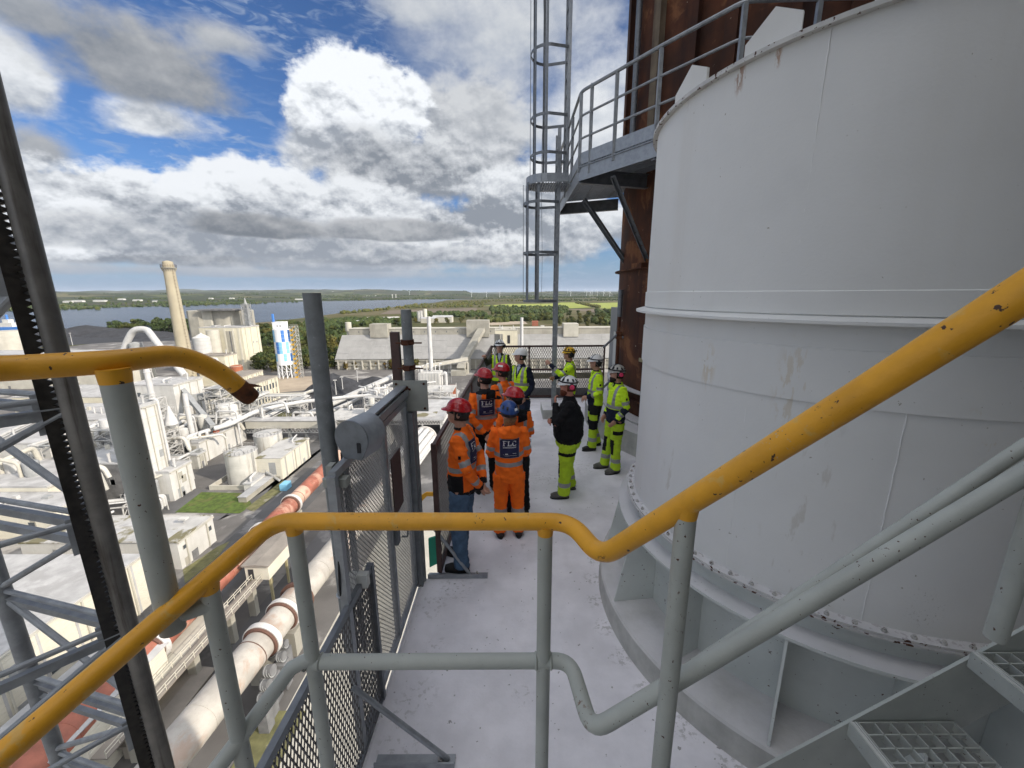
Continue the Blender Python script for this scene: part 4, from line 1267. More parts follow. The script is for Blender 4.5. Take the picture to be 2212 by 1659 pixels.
# 16 process block with stacks
pb = building('process_block', 'tall white process block with two small windows behind the white stack', -139, 160, 20, 16, 22.5, m_white, m_dustroof, clutter=3)
windows(pb, '-y', -157, -150, G + 17.5, 1, 1, 1.6, 2.2, 160)
windows(pb, '-y', -150, -144, G + 9, 1, 1, 1.4, 2.6, 160)
railing(pb, [(-159, 159.6, G + 6), (-139, 159.6, G + 6)], 1.2, 2, m_yellowst)
def stack_(label, x, y, r0, r1, z0, z1, mat, name='white_stack', rings=3):
    t = thing(name, label, 'stack', (x, y, z0))
    MB().tube([(x, y, z0), (x, y, z1)], [r0, r1], 24).build('shaft', mat, t, 40)
    for k in range(rings):
        z = z0 + (z1 - z0) * (k + .6) / rings
        MB().lathe((x, y, z), [(r1 + .03, 0), (r1 + .25, 0), (r1 + .25, .25), (r1 + .03, .25)], 24, close=True).build('ring', mat, t, 40)
    return t
p = A(331, 868, 150); q = A(309, 786, 150)
stack_('slim white stack rising in front of the process block', p.x, 150, 1.05, .95, p.z - 10, q.z, m_pipe)
p = A(413, 925, 140); q = A(399, 850, 140)
stack_('short white stack among the steelwork left of the white hall', p.x, 140, 1.0, .8, G, q.z, m_pipe, rings=2)
sl = thing('framed_silo', 'round white silo inside an open steel frame left of the belt bridge', 'silo', (-117, 158, G))
MB().lathe((-118, 160, G), [(4.2, 0), (4.2, 14.2), (3.6, 14.6), (0, 15)], 40).build('shell', m_white, sl, 30)
for a in range(0, 360, 45):
    x, y = -118 + 5 * math.cos(R(a)), 160 + 5 * math.sin(R(a))
    MB().bar((x, y, G), (x, y, G + 16.5), .25, .25).build('column', m_steelwhite, sl, None)
for z in (4, 8, 12, 16):
    pts = [(-118 + 5 * math.cos(R(a)), 160 + 5 * math.sin(R(a)), G + z) for a in range(0, 361, 45)]
    b = MB()
    for u, v in zip(pts, pts[1:]): b.bar(u, v, .18, .18)
    b.build('ring_beam', m_steelwhite, sl, None)
# cluttered left part: dusty halls
halls = [(-124, 98, 50, 18, 9, m_creambright, m_dustroof, 'wide white dusted hall roof left of the tall white tower'),
         (-112, 107, 17, 14, 11.5, m_darkbldg, m_greyroof, 'dark sooty building in the shade beside the tall white tower'),
         (-112, 88.5, 26, 9, 7.5, m_creambright, m_dustroof, 'low yellowish hall with two windows behind the mast'),
         (-150, 122, 40, 22, 12, m_white, m_dustroof, 'broad dusty roof between the hoist mast and the grey building'),
         (-133, 128, 14, 14, 15, m_oldconc, m_greyroof, 'grey panelled building with white down pipes seen beside the thick post'),
         (-160, 150, 36, 24, 11, m_white, m_dustroof, 'flat white hall in the dusty clutter at the far left'),
         (-175, 182, 60, 26, 12, m_cream, m_dustroof, 'long cream hall behind the dusty roofs at the left'),
         (-150, 186, 22, 12, 8, m_oldconc, m_mossroof, 'low mossy roofed building behind the process block'),
         (-196, 118, 40, 26, 13, m_white, m_dustroof, 'dusty white hall at the extreme left'),
         (-130, 70, 50, 14, 8, m_creambright, m_dustroof, 'pale roofed hall behind the long boarded hall')]
for (xr, yf, w, d, h, wl, rfm, lab) in halls:
    t = building('dusty_hall', lab, xr, yf, w, d, h, wl, rfm, clutter=5, parapet=.3, joints=3)
    if 'windows' in lab:
        windows(t, '+x', 90, 96, G + 3, 1, 2, 1.6, 1.6, xr)
        windows(t, '-y', xr - 22, xr - 4, G + 3, 1, 4, 1.8, 1.6, yf)
    if 'panelled' in lab:
        for k in range(3):
            MB().tube(bend([(xr - 2 - 4 * k, yf - 1, G + .5), (xr - 2 - 4 * k, yf - 1, G + 14.5), (xr - 2 - 4 * k, yf + 3, G + 15.5)], 1), .6, 10).build('down_pipe', m_pipe, t)
for i in range(5):
    x, y = -84.5 - i * 2.3, 92.5 + .7 * i
    t = thing('white_pipe_piece', 'white spiral pipe piece in the heap stacked left of the lawn', 'pipe', (x, y, G), 'white pipe pieces stacked in the yard')
    MB().lathe((x - 7, y, G + 1.2), [(1.0, -.8), (1.25, -.8), (1.25, .8), (1.0, .8)], 20, close=True).build('pipe', m_pipe, t, 30)
sp = thing('spiral_stair', 'white spiral stair with round guard rail beside the tall white tower', 'stair', (-104.5, 99.5, G))
b = MB()
for k in range(26):
    a = R(k * 24); z = G + k * .22
    b.bar((-104.5, 99.5, z), (-104.5 + 1.5 * math.cos(a), 99.5 + 1.5 * math.sin(a), z), .4, .05)
    b.bar((-104.5 + 1.5 * math.cos(a), 99.5 + 1.5 * math.sin(a), z), (-104.5 + 1.5 * math.cos(a), 99.5 + 1.5 * math.sin(a), z + 1.1), .06, .06)
b.cyl((-104.5, 99.5, G), (-104.5, 99.5, G + 7), .12, 8)
b.build('flight', m_steelwhite, sp, None)
MB().tube([(-104.5 + 1.5 * math.cos(R(k * 24)), 99.5 + 1.5 * math.sin(R(k * 24)), G + k * .22 + 1.1) for k in range(26)], .06, 6).build('handrail', m_steelwhite, sp)
# pipe bridges and open steel frames in the crowded part of the works
def pipe_bridge(p, q, n, z, label):
    P, Q = Vector((p[0], p[1], z)), Vector((q[0], q[1], z))
    d = (Q - P).normalized()
    s = Vector((-d.y, d.x, 0))
    t = thing('pipe_bridge', label, 'pipes', (p[0], p[1], G), 'dusty pipe bridges')
    for k in range(n):
        o = s * (k - n / 2) * .95
        r = [.28, .42, .2, .34, .5][k % 5]
        e1 = P + o + Vector((0, 0, .6 + r))
        e2 = Q + o + Vector((0, 0, .6 + r))
        MB().tube(bend([e1 - Vector((0, 0, 3)), e1, e2, e2 + s * (2 + k) - Vector((0, 0, 0))], .8, 3), r, 9).build('pipe', [m_pipe, m_steelwhite, m_pipe, m_steelgrey, m_oldconc][k % 5], t)
    L = (Q - P).length
    for k in range(max(2, int(L / 7)) + 1):
        c = P.lerp(Q, k / max(2, int(L / 7)))
        b = MB()
        for sg in (-1, 1):
            b.bar(Vector((c.x, c.y, G)) + s * (sg * n * .6), c + s * (sg * n * .5), .24, .24)
        b.bar(c - s * (n * .6), c + s * (n * .6), .3, .3)
        b.bar(Vector((c.x, c.y, G + 1)) + s * (n * .6), c - s * (n * .5), .14, .14)
        b.build('trestle', m_steelwhite, t, None)
    b = MB()
    for sg in (-1, 1):
        b.bar(P + s * (sg * n * .55), Q + s * (sg * n * .55), .2, .3)
    b.build('girder', m_steelwhite, t, None)
LPB = 'dusty pipe bridge among the crowded white process buildings'
for (p, q, n, z) in (((-126, 118), (-104, 118.5), 4, -48), ((-128, 148), (-128, 118), 5, -46), ((-138, 158), (-112, 156.5), 4, -46.5), ((-150, 146), (-150, 118), 4, -44), ((-160, 145), (-130, 145.5), 5, -45.5), ((-104, 158), (-104, 196), 4, -48), ((-136, 196), (-106, 198), 5, -48),
                     ((-180, 145), (-166, 118), 3, -44), ((-126, 176), (-126, 200), 4, -47), ((-96, 100), (-112, 96), 3, -52)):
    pipe_bridge(p, q, n, z, LPB)
for i, (x, y, s_, h, lv) in enumerate(((-131, 124, 7, 17, 5), (-112, 163, 6, 15, 5), (-127, 168, 7, 20, 6), (-99, 178, 6, 12, 4), (-143, 152, 6, 18, 5), (-60, 190, 5, 13, 4), (-57, 158, 5, 15, 5))):
    ft = lattice_tower('process_tower', ['open steel frame left of the pipe tower', 'open steel frame behind the framed white silo', 'tallest open steel frame behind the white hall', 'low open steel frame beyond the belt bridge', 'open steel frame in front of the process block', 'open steel frame beside the filter house', 'open steel frame left of the cooler house'][i], x, y, s_, h, lv, m_steelwhite, .13, True)
    for k in range(lv):
        zz = G + h * (k + 1) / lv
        MB().box((x - s_ / 2 + .2, y - s_ / 2 + .2, zz - .1), (x + s_ / 2 - .2, y + s_ / 2 - .2, zz - .02)).build('floor_plate', m_steelgrey, ft, None)
        if k % 2 == 0:
            MB().cyl((x - s_ * .1, y, zz), (x - s_ * .1, y, zz + h / lv * .8), s_ * .24, 14).build('vessel', rp.choice([m_pipe, m_steelgrey, m_tanksteel]), ft, 30)
for i in range(34):
    x, y = rp.uniform(-165, -97), rp.uniform(96, 178)
    z = G + rp.uniform(7, 15)
    t = thing('dust_duct', 'bent dusty duct among the crowded roofs at the left', 'duct', (x, y, G), 'bent ducts among the crowded roofs')
    dx, dy = rp.choice([(1, 0), (0, 1), (-1, 0), (.7, .7)])
    L = rp.uniform(3, 10)
    r_ = rp.uniform(.3, .8)
    MB().tube(bend([(x, y, G), (x, y, z), (x + dx * L, y + dy * L, z + rp.uniform(-1, 2)), (x + dx * (L + 1), y + dy * (L + 1), z - rp.uniform(2, 6))], 1.2, 4), r_, 10).build('duct', rp.choice([m_pipe, m_pipe, m_steelgrey, m_tanksteel, m_oldconc]), t)
    if i % 2:
        MB().tube([(x + 2.2, y + 1, z - 9), (x + 2.2, y + 1, z - 3), (x + 2.2, y + 1, z), (x + 2.2, y + 1, z + .6)], [.5, 1.7, 1.7, .4], 14).build('cyclone', rp.choice([m_steelwhite, m_tanksteel, m_steelgrey]), t)
# arch of the curved duct
ad = thing('arched_duct', 'big dusty duct bent in an arch above the yellow rail at the left', 'duct', (-240, 258, G))
p0, p1, p2, p3 = A(262, 775, 262), A(276, 735, 262), A(305, 716, 262), A(345, 748, 250)
pts = [(1 - t) ** 3 * p0 + 3 * t * (1 - t) ** 2 * p1 * 1.0 + 3 * t * t * (1 - t) * p2 + t ** 3 * p3 for t in [i / 14 for i in range(15)]]
pts = [p0, p0.lerp(p1, .5)] + bend([p1, p1.lerp(p2, .55) + Vector((0, 0, 4)), p2 + Vector((4, 0, 1.5)), p3, A(400, 812, 240)], 8, 6)
MB().tube(pts, 2.0, 14).build('duct', m_pipe, ad)
c = A(292, 745, 262); MB().lathe((c.x, c.y, c.z - 8), [(2.6, 0), (3.4, 6), (3.4, 9), (1, 10)], 20).build('hopper', m_steelgrey, ad, 30)
for dx in (-8, 0, 8):
    MB().bar((c.x + dx, c.y, G), (c.x + dx * .6, c.y, c.z + 2), .5, .5).build('leg', m_steelwhite, ad, None)
building('grey_gallery_hall', 'long sloping looking grey roof running toward the arched duct', -246, 252, 120, 20, 22, m_oldconc, m_greyroof, clutter=0)

# chimney
def chimney():
    t = thing('chimney', 'tall tapering beige concrete chimney with a railed gallery at its top', 'chimney', (-207.3, 252, G))
    c = (-207.3, 252, G)
    MB().lathe(c, [(4.3, 0), (3.5, 40), (2.9, 74), (2.9, 76.2), (2.6, 76.4), (2.6, 78.2), (0.5, 78.9)], 40).build('shaft', m_chim, t, 40)
    MB().lathe(c, [(2.92, 73.6), (3.9, 74.6), (3.9, 74.8), (2.92, 74.8)], 40, close=True).build('gallery', m_concrete, t, 40)
    for k in range(20):
        a = R(k * 18)
        MB().bar((c[0] + 3.0 * math.cos(a), c[1] + 3.0 * math.sin(a), G + 72.6), (c[0] + 3.8 * math.cos(a), c[1] + 3.8 * math.sin(a), G + 74.5), .25, .25).build('bracket', m_concrete, t, None)
    railing(t, [(c[0] + 3.85 * math.cos(R(k * 18)), c[1] + 3.85 * math.sin(R(k * 18)), G + 74.8) for k in range(21)], 1.8, 1.0, m_kilnrust)
    b = MB()
    for k in range(120):
        z = G + 10 + k * .53
        rr = 4.25 - (z - G) * .0185 + .3
        a = R(-20)
        b.bar((c[0] + rr * math.cos(a), c[1] + rr * math.sin(a) - .35, z), (c[0] + rr * math.cos(a), c[1] + rr * math.sin(a) + .35, z), .08, .08)
        if k % 4 == 0:
            b.lathe((c[0] + (rr + .3) * math.cos(a), c[1] + (rr + .3) * math.sin(a), z), [(.4, 0), (.46, 0), (.46, .1), (.4, .1)], 10, close=True)
    tag(b.build('ladder_cage', m_kilnrust, t, None), kind='stuff')
chimney()

# silo block behind it
sb = thing('silo_block', 'big weathered grey concrete silo block in front of the fjord, right of the chimney', 'silo', (-234, 335, G))
for i, (px, r) in enumerate(((437, 10), (463, 10), (495, 12), (524, 9))):
    c = A(px, 690, 340 + i * 2)
    MB().lathe((c.x, c.y, G), [(r, 0), (r, 45.6), (r - .5, 46), (0, 46)], 8 if i != 2 else 40, R(22.5), R(382.5)).build('silo_cell', m_concrete if i != 1 else m_oldconc, sb, 30)
c = A(485, 690, 338)
MB().box((c.x - 13, c.y - 11, G + 46.02), (c.x + 15, c.y + 8, G + 47.2)).build('roof', m_darkbldg, sb, None)
c = A(534, 700, 330)
et = lattice_tower('elevator_tower', 'dark grey elevator shaft leaning against the right side of the silo block', c.x + 1, 330, 4.6, 51, 10, m_steelgrey, .2, False)
MB().box((c.x - .6, 328.4, G), (c.x + 2.6, 331.6, G + 51.5)).build('shaft', m_steelgrey, et, None)
MB().tube([(c.x + 1, 330, G + 51.5), (c.x + 1, 330, G + 53), (c.x + 1, 330, G + 56)], [1.2, .8, .3], 10).build('spire', m_steelgrey, et)
cb_ = building('cream_packing_hall', 'tall cream packing hall with pilasters in front of the silo block', -209.5, 312.4, 33, 22, 33.5, m_cream, m_dustroof, clutter=4)
for px in (490, 508, 520):
    q = A(px, 750, 312); MB().box((q.x - .7, 312.15, G), (q.x + .7, 312.39, G + 33)).build('pilaster', m_creambright, cb_, None)
q = A(500, 760, 312); MB().box((q.x - 2.4, 312.2, G + 2), (q.x + 4.2, 312.35, G + 31)).build('grey_panel', m_concrete, cb_, None)
MB().box((q.x + .6, 312.05, G + 2), (q.x + 1.4, 312.19, G + 31)).build('stair_strip', m_darkbldg, cb_, None)
q = A(442, 770, 300)
ws = thing('white_silo', 'round white silo with conical roof at the left of the cream packing hall', 'silo', (q.x, 300, G))
MB().lathe((q.x, 300, G), [(5.6, 0), (5.6, 27.4)], 36).build('shell', m_pipe, ws, 30)
MB().lathe((q.x, 300, G), [(5.8, 27.41), (0.6, 30.4), (.6, 31), (0, 31)], 36).build('roof', m_white, ws, 30)
for k in range(9):
    MB().lathe((q.x, 300, G + 2.5 + k * 2.8), [(5.6, 0), (5.68, .0), (5.68, .15), (5.6, .15)], 36, close=True).build('ring', m_oldconc, ws, 30)
q = A(468, 770, 306)
stack_('round concrete silo between the white silo and the cream packing hall', q.x, 306, 4.2, 4.2, G, G + 32.5, m_oldconc, 'concrete_silo', 2)
q = A(512, 800, 260); 
rt_ = thing('red_tank', 'rusty red upright tank in front of the cream packing hall', 'tank', (q.x, 260, G))
MB().lathe((q.x, 260, q.z - 14), [(3.4, 0), (3.4, 17), (3, 17.3), (0, 17.4)], 30).build('shell', m_rustred, rt_, 30)
MB().lathe((q.x, 260, q.z + 2.9), [(3.42, 0), (3.6, 0), (3.6, .2), (3.42, .2)], 30, close=True).build('rim', m_oldconc, rt_, 30)
building('annex_block', 'brown roofed annex left of the rusty red tank', q.x - 4, 256, 18, 12, 20, m_cream, m_brownroof, clutter=2)
MB().tube(bend([(q.x - 2, 240, G + 14), (q.x - 2, 240, G + 21), (q.x + 3, 240, G + 21), (q.x + 3, 240, G + 14)], 1), .6, 10).build('loop_pipe', m_pipe, None)
o = [ob for ob in COL.objects if ob.name.startswith('loop_pipe')][0]; tag(o, 'white inverted U pipe in front of the rusty red tank', 'pipe')

# 28 long buildings with windows
lb = building('long_office', 'long pale building with window rows left of the chequered silo', -134.5, 201, 10, 24, 13, m_cream, m_brownroof, joints=6, clutter=0)
windows(lb, '+x', 202, 224, G + 1.2, 2, 8, 1.7, 3.2, -134.5, 6.0)
lb2 = building('upper_office', 'second long pale building with three small windows behind the first one', -157, 226, 12, 22, 12, m_cream, m_brownroof, joints=5, clutter=0)
windows(lb2, '+x', 228, 246, G + 8, 1, 4, 2.0, 2.0, -157)
windows(lb2, '-y', -168, -158, G + 8, 1, 3, 1.8, 2.0, 226)

# 26 chequered silo
def chequered():
    q = at_z(616, 818)
    x, y = q.x - 1, q.y + 5
    t = thing('chequered_silo', 'round silo chequered in white and blue panels on a white steel leg frame', 'silo', (x, y, G))
    r, z0, z1 = 5.6, G + 9.5, A(612, 712, y).z
    MB().lathe((x, y, 0), [(r - .12, z0), (r - .12, z1)], 40).build('shell', m_bl0, t, 30)
    cols = [m_bl0, m_bl1, m_bl2]
    pat = [[0, 1, 2, 0, 0, 1], [2, 0, 0, 1, 2, 0], [0, 1, 2, 0, 0, 2], [0, 0, 0, 0, 0, 0]]
    rows, n = 9, 16
    for i in range(n):
        for j in range(rows):
            a0, a1 = R(180 + i * 22.5 * .999), R(180 + i * 22.5 + 21.9)
            za, zb = z0 + (z1 - z0) * j / rows + .05, z0 + (z1 - z0) * (j + 1) / rows - .05
            jj = (rows - 1 - j) // 3
            k = pat[jj % 3][(i) % 6]
            if j == 0: k = 0
            v = []
            for a in (a0, (a0 + a1) / 2, a1):
                for z in (za, zb):
                    v.append((x + r * math.cos(a), y + r * math.sin(a), z))
            b = MB(); b.add(v, [(0, 2, 3, 1), (2, 4, 5, 3)])
            o = b.build('panel', cols[k], t, None)
    MB().lathe((x, y, 0), [(r + .15, z1 + .02), (r + .1, z1 + .3), (1, z1 + 1.0), (0, z1 + 1.0)], 40).build('roof', m_bl0, t, 30)
    MB().box((x - 3.6, y - 4, z1 + .9), (x + 3.4, y + 3, z1 + 5.2)).build('top_house', m_bl0, t, None)
    MB().box((x - 3.8, y - 4.2, z1 + 5.21), (x + 3.6, y + 3.2, z1 + 5.5)).build('top_house_roof', m_bl0, t, None)
    for k in (0, 1):
        MB().box((x - .6 + k * 2, y - 4.05, z1 + 2.2), (x + .2 + k * 2, y - 4.003, z1 + 3.4)).build('window', m_steelgrey, t, None)
    MB().box((x - 5, y - 1, z1 + .9), (x - 4, y + .2, z1 + 11)).build('blue_mast', m_bl1, t, None)
    for a in range(0, 360, 30):
        MB().bar((x + r * math.cos(R(a)), y + r * math.sin(R(a)), G), (x + r * .97 * math.cos(R(a)), y + r * .97 * math.sin(R(a)), z0), .45, .45).build('leg', m_bl0, t, None)
        a2 = a + 30
        b = MB()
        b.bar((x + r * math.cos(R(a)), y + r * math.sin(R(a)), G + .5), (x + r * math.cos(R(a2)), y + r * math.sin(R(a2)), G + 5), .2, .2)
        b.bar((x + r * math.cos(R(a2)), y + r * math.sin(R(a2)), G + 5), (x + r * math.cos(R(a)), y + r * math.sin(R(a)), z0), .2, .2)
        b.bar((x + r * math.cos(R(a)), y + r * math.sin(R(a)), G + 5), (x + r * math.cos(R(a2)), y + r * math.sin(R(a2)), G + 5), .2, .2)
        b.build('brace', m_bl0, t, None)
    lt = lattice_tower('yellow_stair_tower', 'yellow and white stair tower beside the chequered silo', x + 9.2, y - .5, 4.0, z1 - G + 2.5, 11, m_steelwhite, .10, True)
    b = MB()
    for k in range(11):
        z = G + (z1 - G + 2.5) * k / 11
        b.box((x + 7.1, y - 2.7, z), (x + 9.2, y - 2.55, z + 1.1)); b.bar((x + 7.4, y - 2.4, z), (x + 11, y - 2.4, z + 3.2), .7, .18)
    tag(b.build('yellow_guard', m_yellowst, lt, None), kind='stuff')
    MB().box((x + 12.6, y - 3, G), (x + 12.9, y - 2.7, G + 5)).build('far_leg', m_steelgrey, lt, None)
chequered()

# 19 the great warehouse
def warehouse():
    t = thing('warehouse', 'huge grey sheet roofed storage hall stretching across behind the people', 'building', (-20, 340, G))
    x0, x1 = -139.5, 112
    ye, yr0, yr1, ye2 = 312, 330, 342, 360
    ze, zr, zt = -47.8, -30.4, -25.4
    MB().extrude([(x0 + 1, ye + 1.5, G), (x0 + 1, ye2 - 1.5, G), (x0 + 1, ye2, ze - .4), (x0 + 1, yr1, zr - .4), (x0 + 1, yr0, zr - .4), (x0 + 1, ye + 1, ze - .5)], (x1 - x0 - 2, 0, 0)).build('hall', m_concrete, t, None)
    U, V = Vector((1, 0, 0)), Vector((0, yr0 - ye, zr - ze))
    nx, ny = 26, 4
    W = (x1 - x0) / nx
    b = MB(); b.extrude([(0.03, 0, 0), (W - .03, 0, 0), (W - .03, V.y / ny * .992, V.z / ny * .992), (.03, V.y / ny * .992, V.z / ny * .992)], (0, -.14, .16))
    me = b.mesh('roof_panel', m_whroof)
    for i in range(nx):
        for j in range(ny):
            link_mesh('roof_panel', me, t, Vector((x0 + i * W, ye + V.y * j / ny, ze + V.z * j / ny)) - t.location + Vector((0, .06 * ((i * 7 + j * 3) % 2), .05 * ((i * 5 + j) % 3))))
    MB().extrude([(x0, yr1, zr), (x0, ye2, ze), (x0, ye2, ze - .2), (x0, yr1, zr - .2)], (x1 - x0, 0, 0)).build('back_roof', m_whroof, t, None)
    MB().box((x0 + 6, yr0 + .02, zr + .05), (x1, yr1, zt)).build('ridge_gallery', m_concrete, t, None)
    MB().box((x0 + 5.6, yr0 - .4, zt + .004), (x1, yr1 + .4, zt + .3)).build('ridge_roof', m_oldconc, t, None)
    for px0, px1, pt, pbm in ((800, 836, 700, 726), (1008, 1056, 692, 724), (1217, 1250, 699, 725)):
        a, c = A(px0, pbm, 327), A(px1, pt, 327)
        MB().box((a.x, 326.5, min(zr - 1.8, a.z)), (c.x, 338, c.z)).build('head_house', m_concrete if px0 != 1217 else m_oldconc, t, None)
    for i in range(14):
        x = x0 + 14 + i * 9
        MB().box((x - .4, yr0 - .02, zt - 3.2), (x + .4, yr0 + .015, zt - 1.8)).build('vent', m_darkbldg, t, None)
    for i in range(40):
        x = x0 + 2 + i * 6.4
        MB().box((x - .5, ye + .2, G), (x + .5, ye + 1.49, ze - .6)).build('column', m_oldconc, t, None)
    MB().box((x0, ye + .3, ze - 1.6), (x1, ye + .9, ze - .45)).build('eaves_beam', m_concrete, t, None)
    MB().box((x0, ye + .6, G + 3.2), (x1, ye + 1.0, G + 4.0)).build('tie_beam', m_concrete, t, None)
    # inclined gallery down the roof
    a, c = A(1040, 712, 326), A(1000, 782, 296)
    MB().bar(a, c, 6.0, 3.0).build('inclined_gallery', m_concrete, t, None)
    MB().bar(c, c + Vector((-1, -6, -4.5)), 6.0, 3.0).build('inclined_gallery', m_concrete, t, None)
    MB().box((c.x - 8, c.y - 10, G), (c.x + 3, c.y - 2, c.z - 5)).build('transfer_house', m_concrete, t, None)
    MB().box((c.x + 3.2, c.y - 3, G), (c.x + 4.2, c.y + 30, ze)).build('side_pier', m_oldconc, t, None)
    # end gable gallery
    MB().box((x0 - 9, ye + 6, G), (x0 + .9, ye + 14, G + 7.2)).build('end_house', m_oldconc, t, None)
    return t
warehouse()
q = A(752, 700, 345)
stack_('short round concrete chimney at the left end of the warehouse ridge', q.x, 345, 1.9, 1.9, G, q.z, m_oldconc, 'vent_stack', 1)
MB().lathe((q.x, 345, q.z), [(2.6, -6), (2.6, 1.5), (0, 1.8)], 20).build('stack_head', m_oldconc, [ob for ob in COL.objects if ob.name.startswith('vent_stack')][0], 30)
bk = building('cream_block', 'cream concrete tower house with dark slot standing before the warehouse', 4.0, 290, 16, 14, 32.4, m_cream, m_oldconc, clutter=5, parapet=.6)
MB().box((-3.2, 289.9, G + 23), (-1.2, 289.97, G + 29)).build('slot', m_dark, bk, None)
MB().prism([(-12.6, 290), (-8.2, 285.4), (-6.4, 287.6), (-6.4, 289.97)], G, G + 30).build('shade_grey_bay', m_concrete, bk, None)  # grey colour stands for the shade on the block's left part
p, q = A(1127, 760, 280), A(1126, 686, 280)
stack_('slim white stack right of the cream tower house', p.x, 280, 1.3, 1.05, G, q.z, m_pipe, rings=2)

# 20 filter house and its stack
p, q = A(931, 785, 205), A(924, 684, 205)
stack_('tall slim white stack above the filter house', p.x, 205, 1.15, .95, G + 10, q.z, m_pipe, rings=3)
fl = thing('filter_house', 'white bag filter house with bent ducts under the tall slim stack', 'filter house', (-50, 200, G))
a = A(905, 805, 200); c = A(950, 785, 200)
MB().box((a.x, 198, G + 12), (c.x, 207, G + 19.5)).build('casing', m_white, fl, None)
for i in range(7):
    x = a.x + (c.x - a.x) * (i + .5) / 7
    MB().box((x - .1, 197.85, G + 12), (x + .1, 197.99, G + 19.4)).build('rib', m_steelwhite, fl, None)
for i in range(4):
    x = a.x + (c.x - a.x) * (i + .5) / 4
    MB().tube([(x, 202, G + 12), (x, 202, G + 8.5)], [1.25, .3], 8).build('hopper', m_white, fl, None)
for x in (a.x + .2, c.x - .2):
    for y in (198.3, 206.7):
        MB().box((x - .2, y - .2, G), (x + .2, y + .2, G + 11.99)).build('leg', m_steelwhite, fl, None)
MB().tube(bend([(c.x + .2, 201, G + 18), (c.x + 2.6, 201, G + 19.6), (c.x + 2.6, 201, G + 6)], 1.6), .85, 14).build('duct', m_pipe, fl)
MB().tube(bend([(a.x + 1, 200, G + 19.6), (a.x + 1, 200, G + 22.5), (a.x - 3, 200, G + 22.5), (a.x - 3, 200, G + 8)], 1.4), .7, 14).build('duct', m_pipe, fl)
for i in range(6):
    x = a.x - 1 + i * 2.2
    MB().tube(bend([(x, 203, G + 19.6), (x, 203, G + 21.5 + (i % 3)), (x + .9, 204, G + 21.5 + (i % 3))], .5), .3, 8).build('roof_pipe', m_pipe, fl)
railing(fl, [(a.x - 5, 197.5, G + 12), (c.x + 4, 197.5, G + 12)], 1.1, 1.6)
railing(fl, [(a.x - 1, 197.8, G + 19.6), (c.x, 197.8, G + 19.6)], 1.1, 1.2)
MB().box((a.x - 6, 196, G + 6.8), (c.x + 8, 212, G + 7.2)).build('deck', m_steelwhite, fl, None)
MB().box((c.x + 3.6, 204, G + 7.21), (c.x + 7, 207, G + 11.5)).build('motor_house', m_rustred, fl, None)
for x in (c.x + 4.8, c.x + 8.5):
    MB().tube([(x, 198, G + 4), (x, 198, G + 10.5), (x, 198, G + 11)], [.4, .4, .7], 10).build('vent', m_pipe, fl)

# coal heaps
def heap(label, cx, cy, rx, ry, h, seed, group='coal heaps'):
    v, f = [], []
    n, m = 40, 12
    for j in range(m + 1):
        for i in range(n):
            a = 2 * math.pi * i / n
            s = j / m
            wob = 1 + .22 * mnoise.noise(Vector((math.cos(a) * 1.3 + seed, math.sin(a) * 1.3, 0)))
            z = h * (1 - s) ** .8 * (1 + .18 * mnoise.noise(Vector((math.cos(a) * 2 * s + seed, math.sin(a) * 2 * s, 3))))
            v.append((cx + rx * s * wob * math.cos(a), cy + ry * s * wob * math.sin(a), G + max(0.0, z) + (0.1 if j < m else -.2)))
    for j in range(m):
        for i in range(n):
            a_, d_ = j * n + i, j * n + (i + 1) % n
            f.append((a_, a_ + n, d_ + n, d_))
    b = MB(); b.add(v, f)
    o = b.build('coal_heap', m_coal, None, 60)
    tag(o, label, 'coal heap', group)
p = at_z(712, 850); heap('largest black coal heap with a steep cut face right of the tall dark pole', p.x, p.y + 8, 21, 11, 11, 1)
p = at_z(800, 848); heap('flatter black coal heap beside the tilted conveyor', p.x - 2, p.y + 12, 24, 11, 7.5, 2)
p = at_z(640, 882); heap('low black coal heap seen below the rusty rail end', p.x, p.y + 2, 18, 9, 5, 3)
for i, (px, py, rx, h) in enumerate(((150, 722, 75, 13), (230, 720, 80, 15), (310, 722, 70, 12), (370, 724, 50, 9))):
    p = at_z(px, py); heap(['leftmost', 'second from left', 'second from right', 'rightmost'][i] + ' of the dark coal stockpiles along the shore', p.x, p.y - 26, rx, 26, h, 5 + i, 'coal stockpiles along the shore')
q = at_z(432, 742)
dg = thing('excavator', 'small orange excavator working on the dark stockpile left of the chimney', 'excavator', (-392, 420, G))
p = A(215 + 217, 738, 420); p = A(290 + 145, 741, 420); p = A(435, 700, 420)
e0 = at_z(430, 745)
x_, y_ = -330, 470
p = at_z(428, 738)
x_, y_ = p.x, p.y
dg.location = (x_, y_, G)
MB().box((x_ - 3, y_ - 1.5, G + .2), (x_ + 3, y_ + 1.5, G + 1.5)).build('tracks', m_dark, dg, None)
MB().box((x_ - 2.6, y_ - 1.6, G + 1.51), (x_ + 1.6, y_ + 1.6, G + 4.2)).build('cab', m_orange, dg, None)
MB().tube([(x_ + 1, y_, G + 3), (x_ + 4.5, y_, G + 6.5), (x_ + 7, y_, G + 2.5)], .45, 6).build('boom', m_orange, dg)
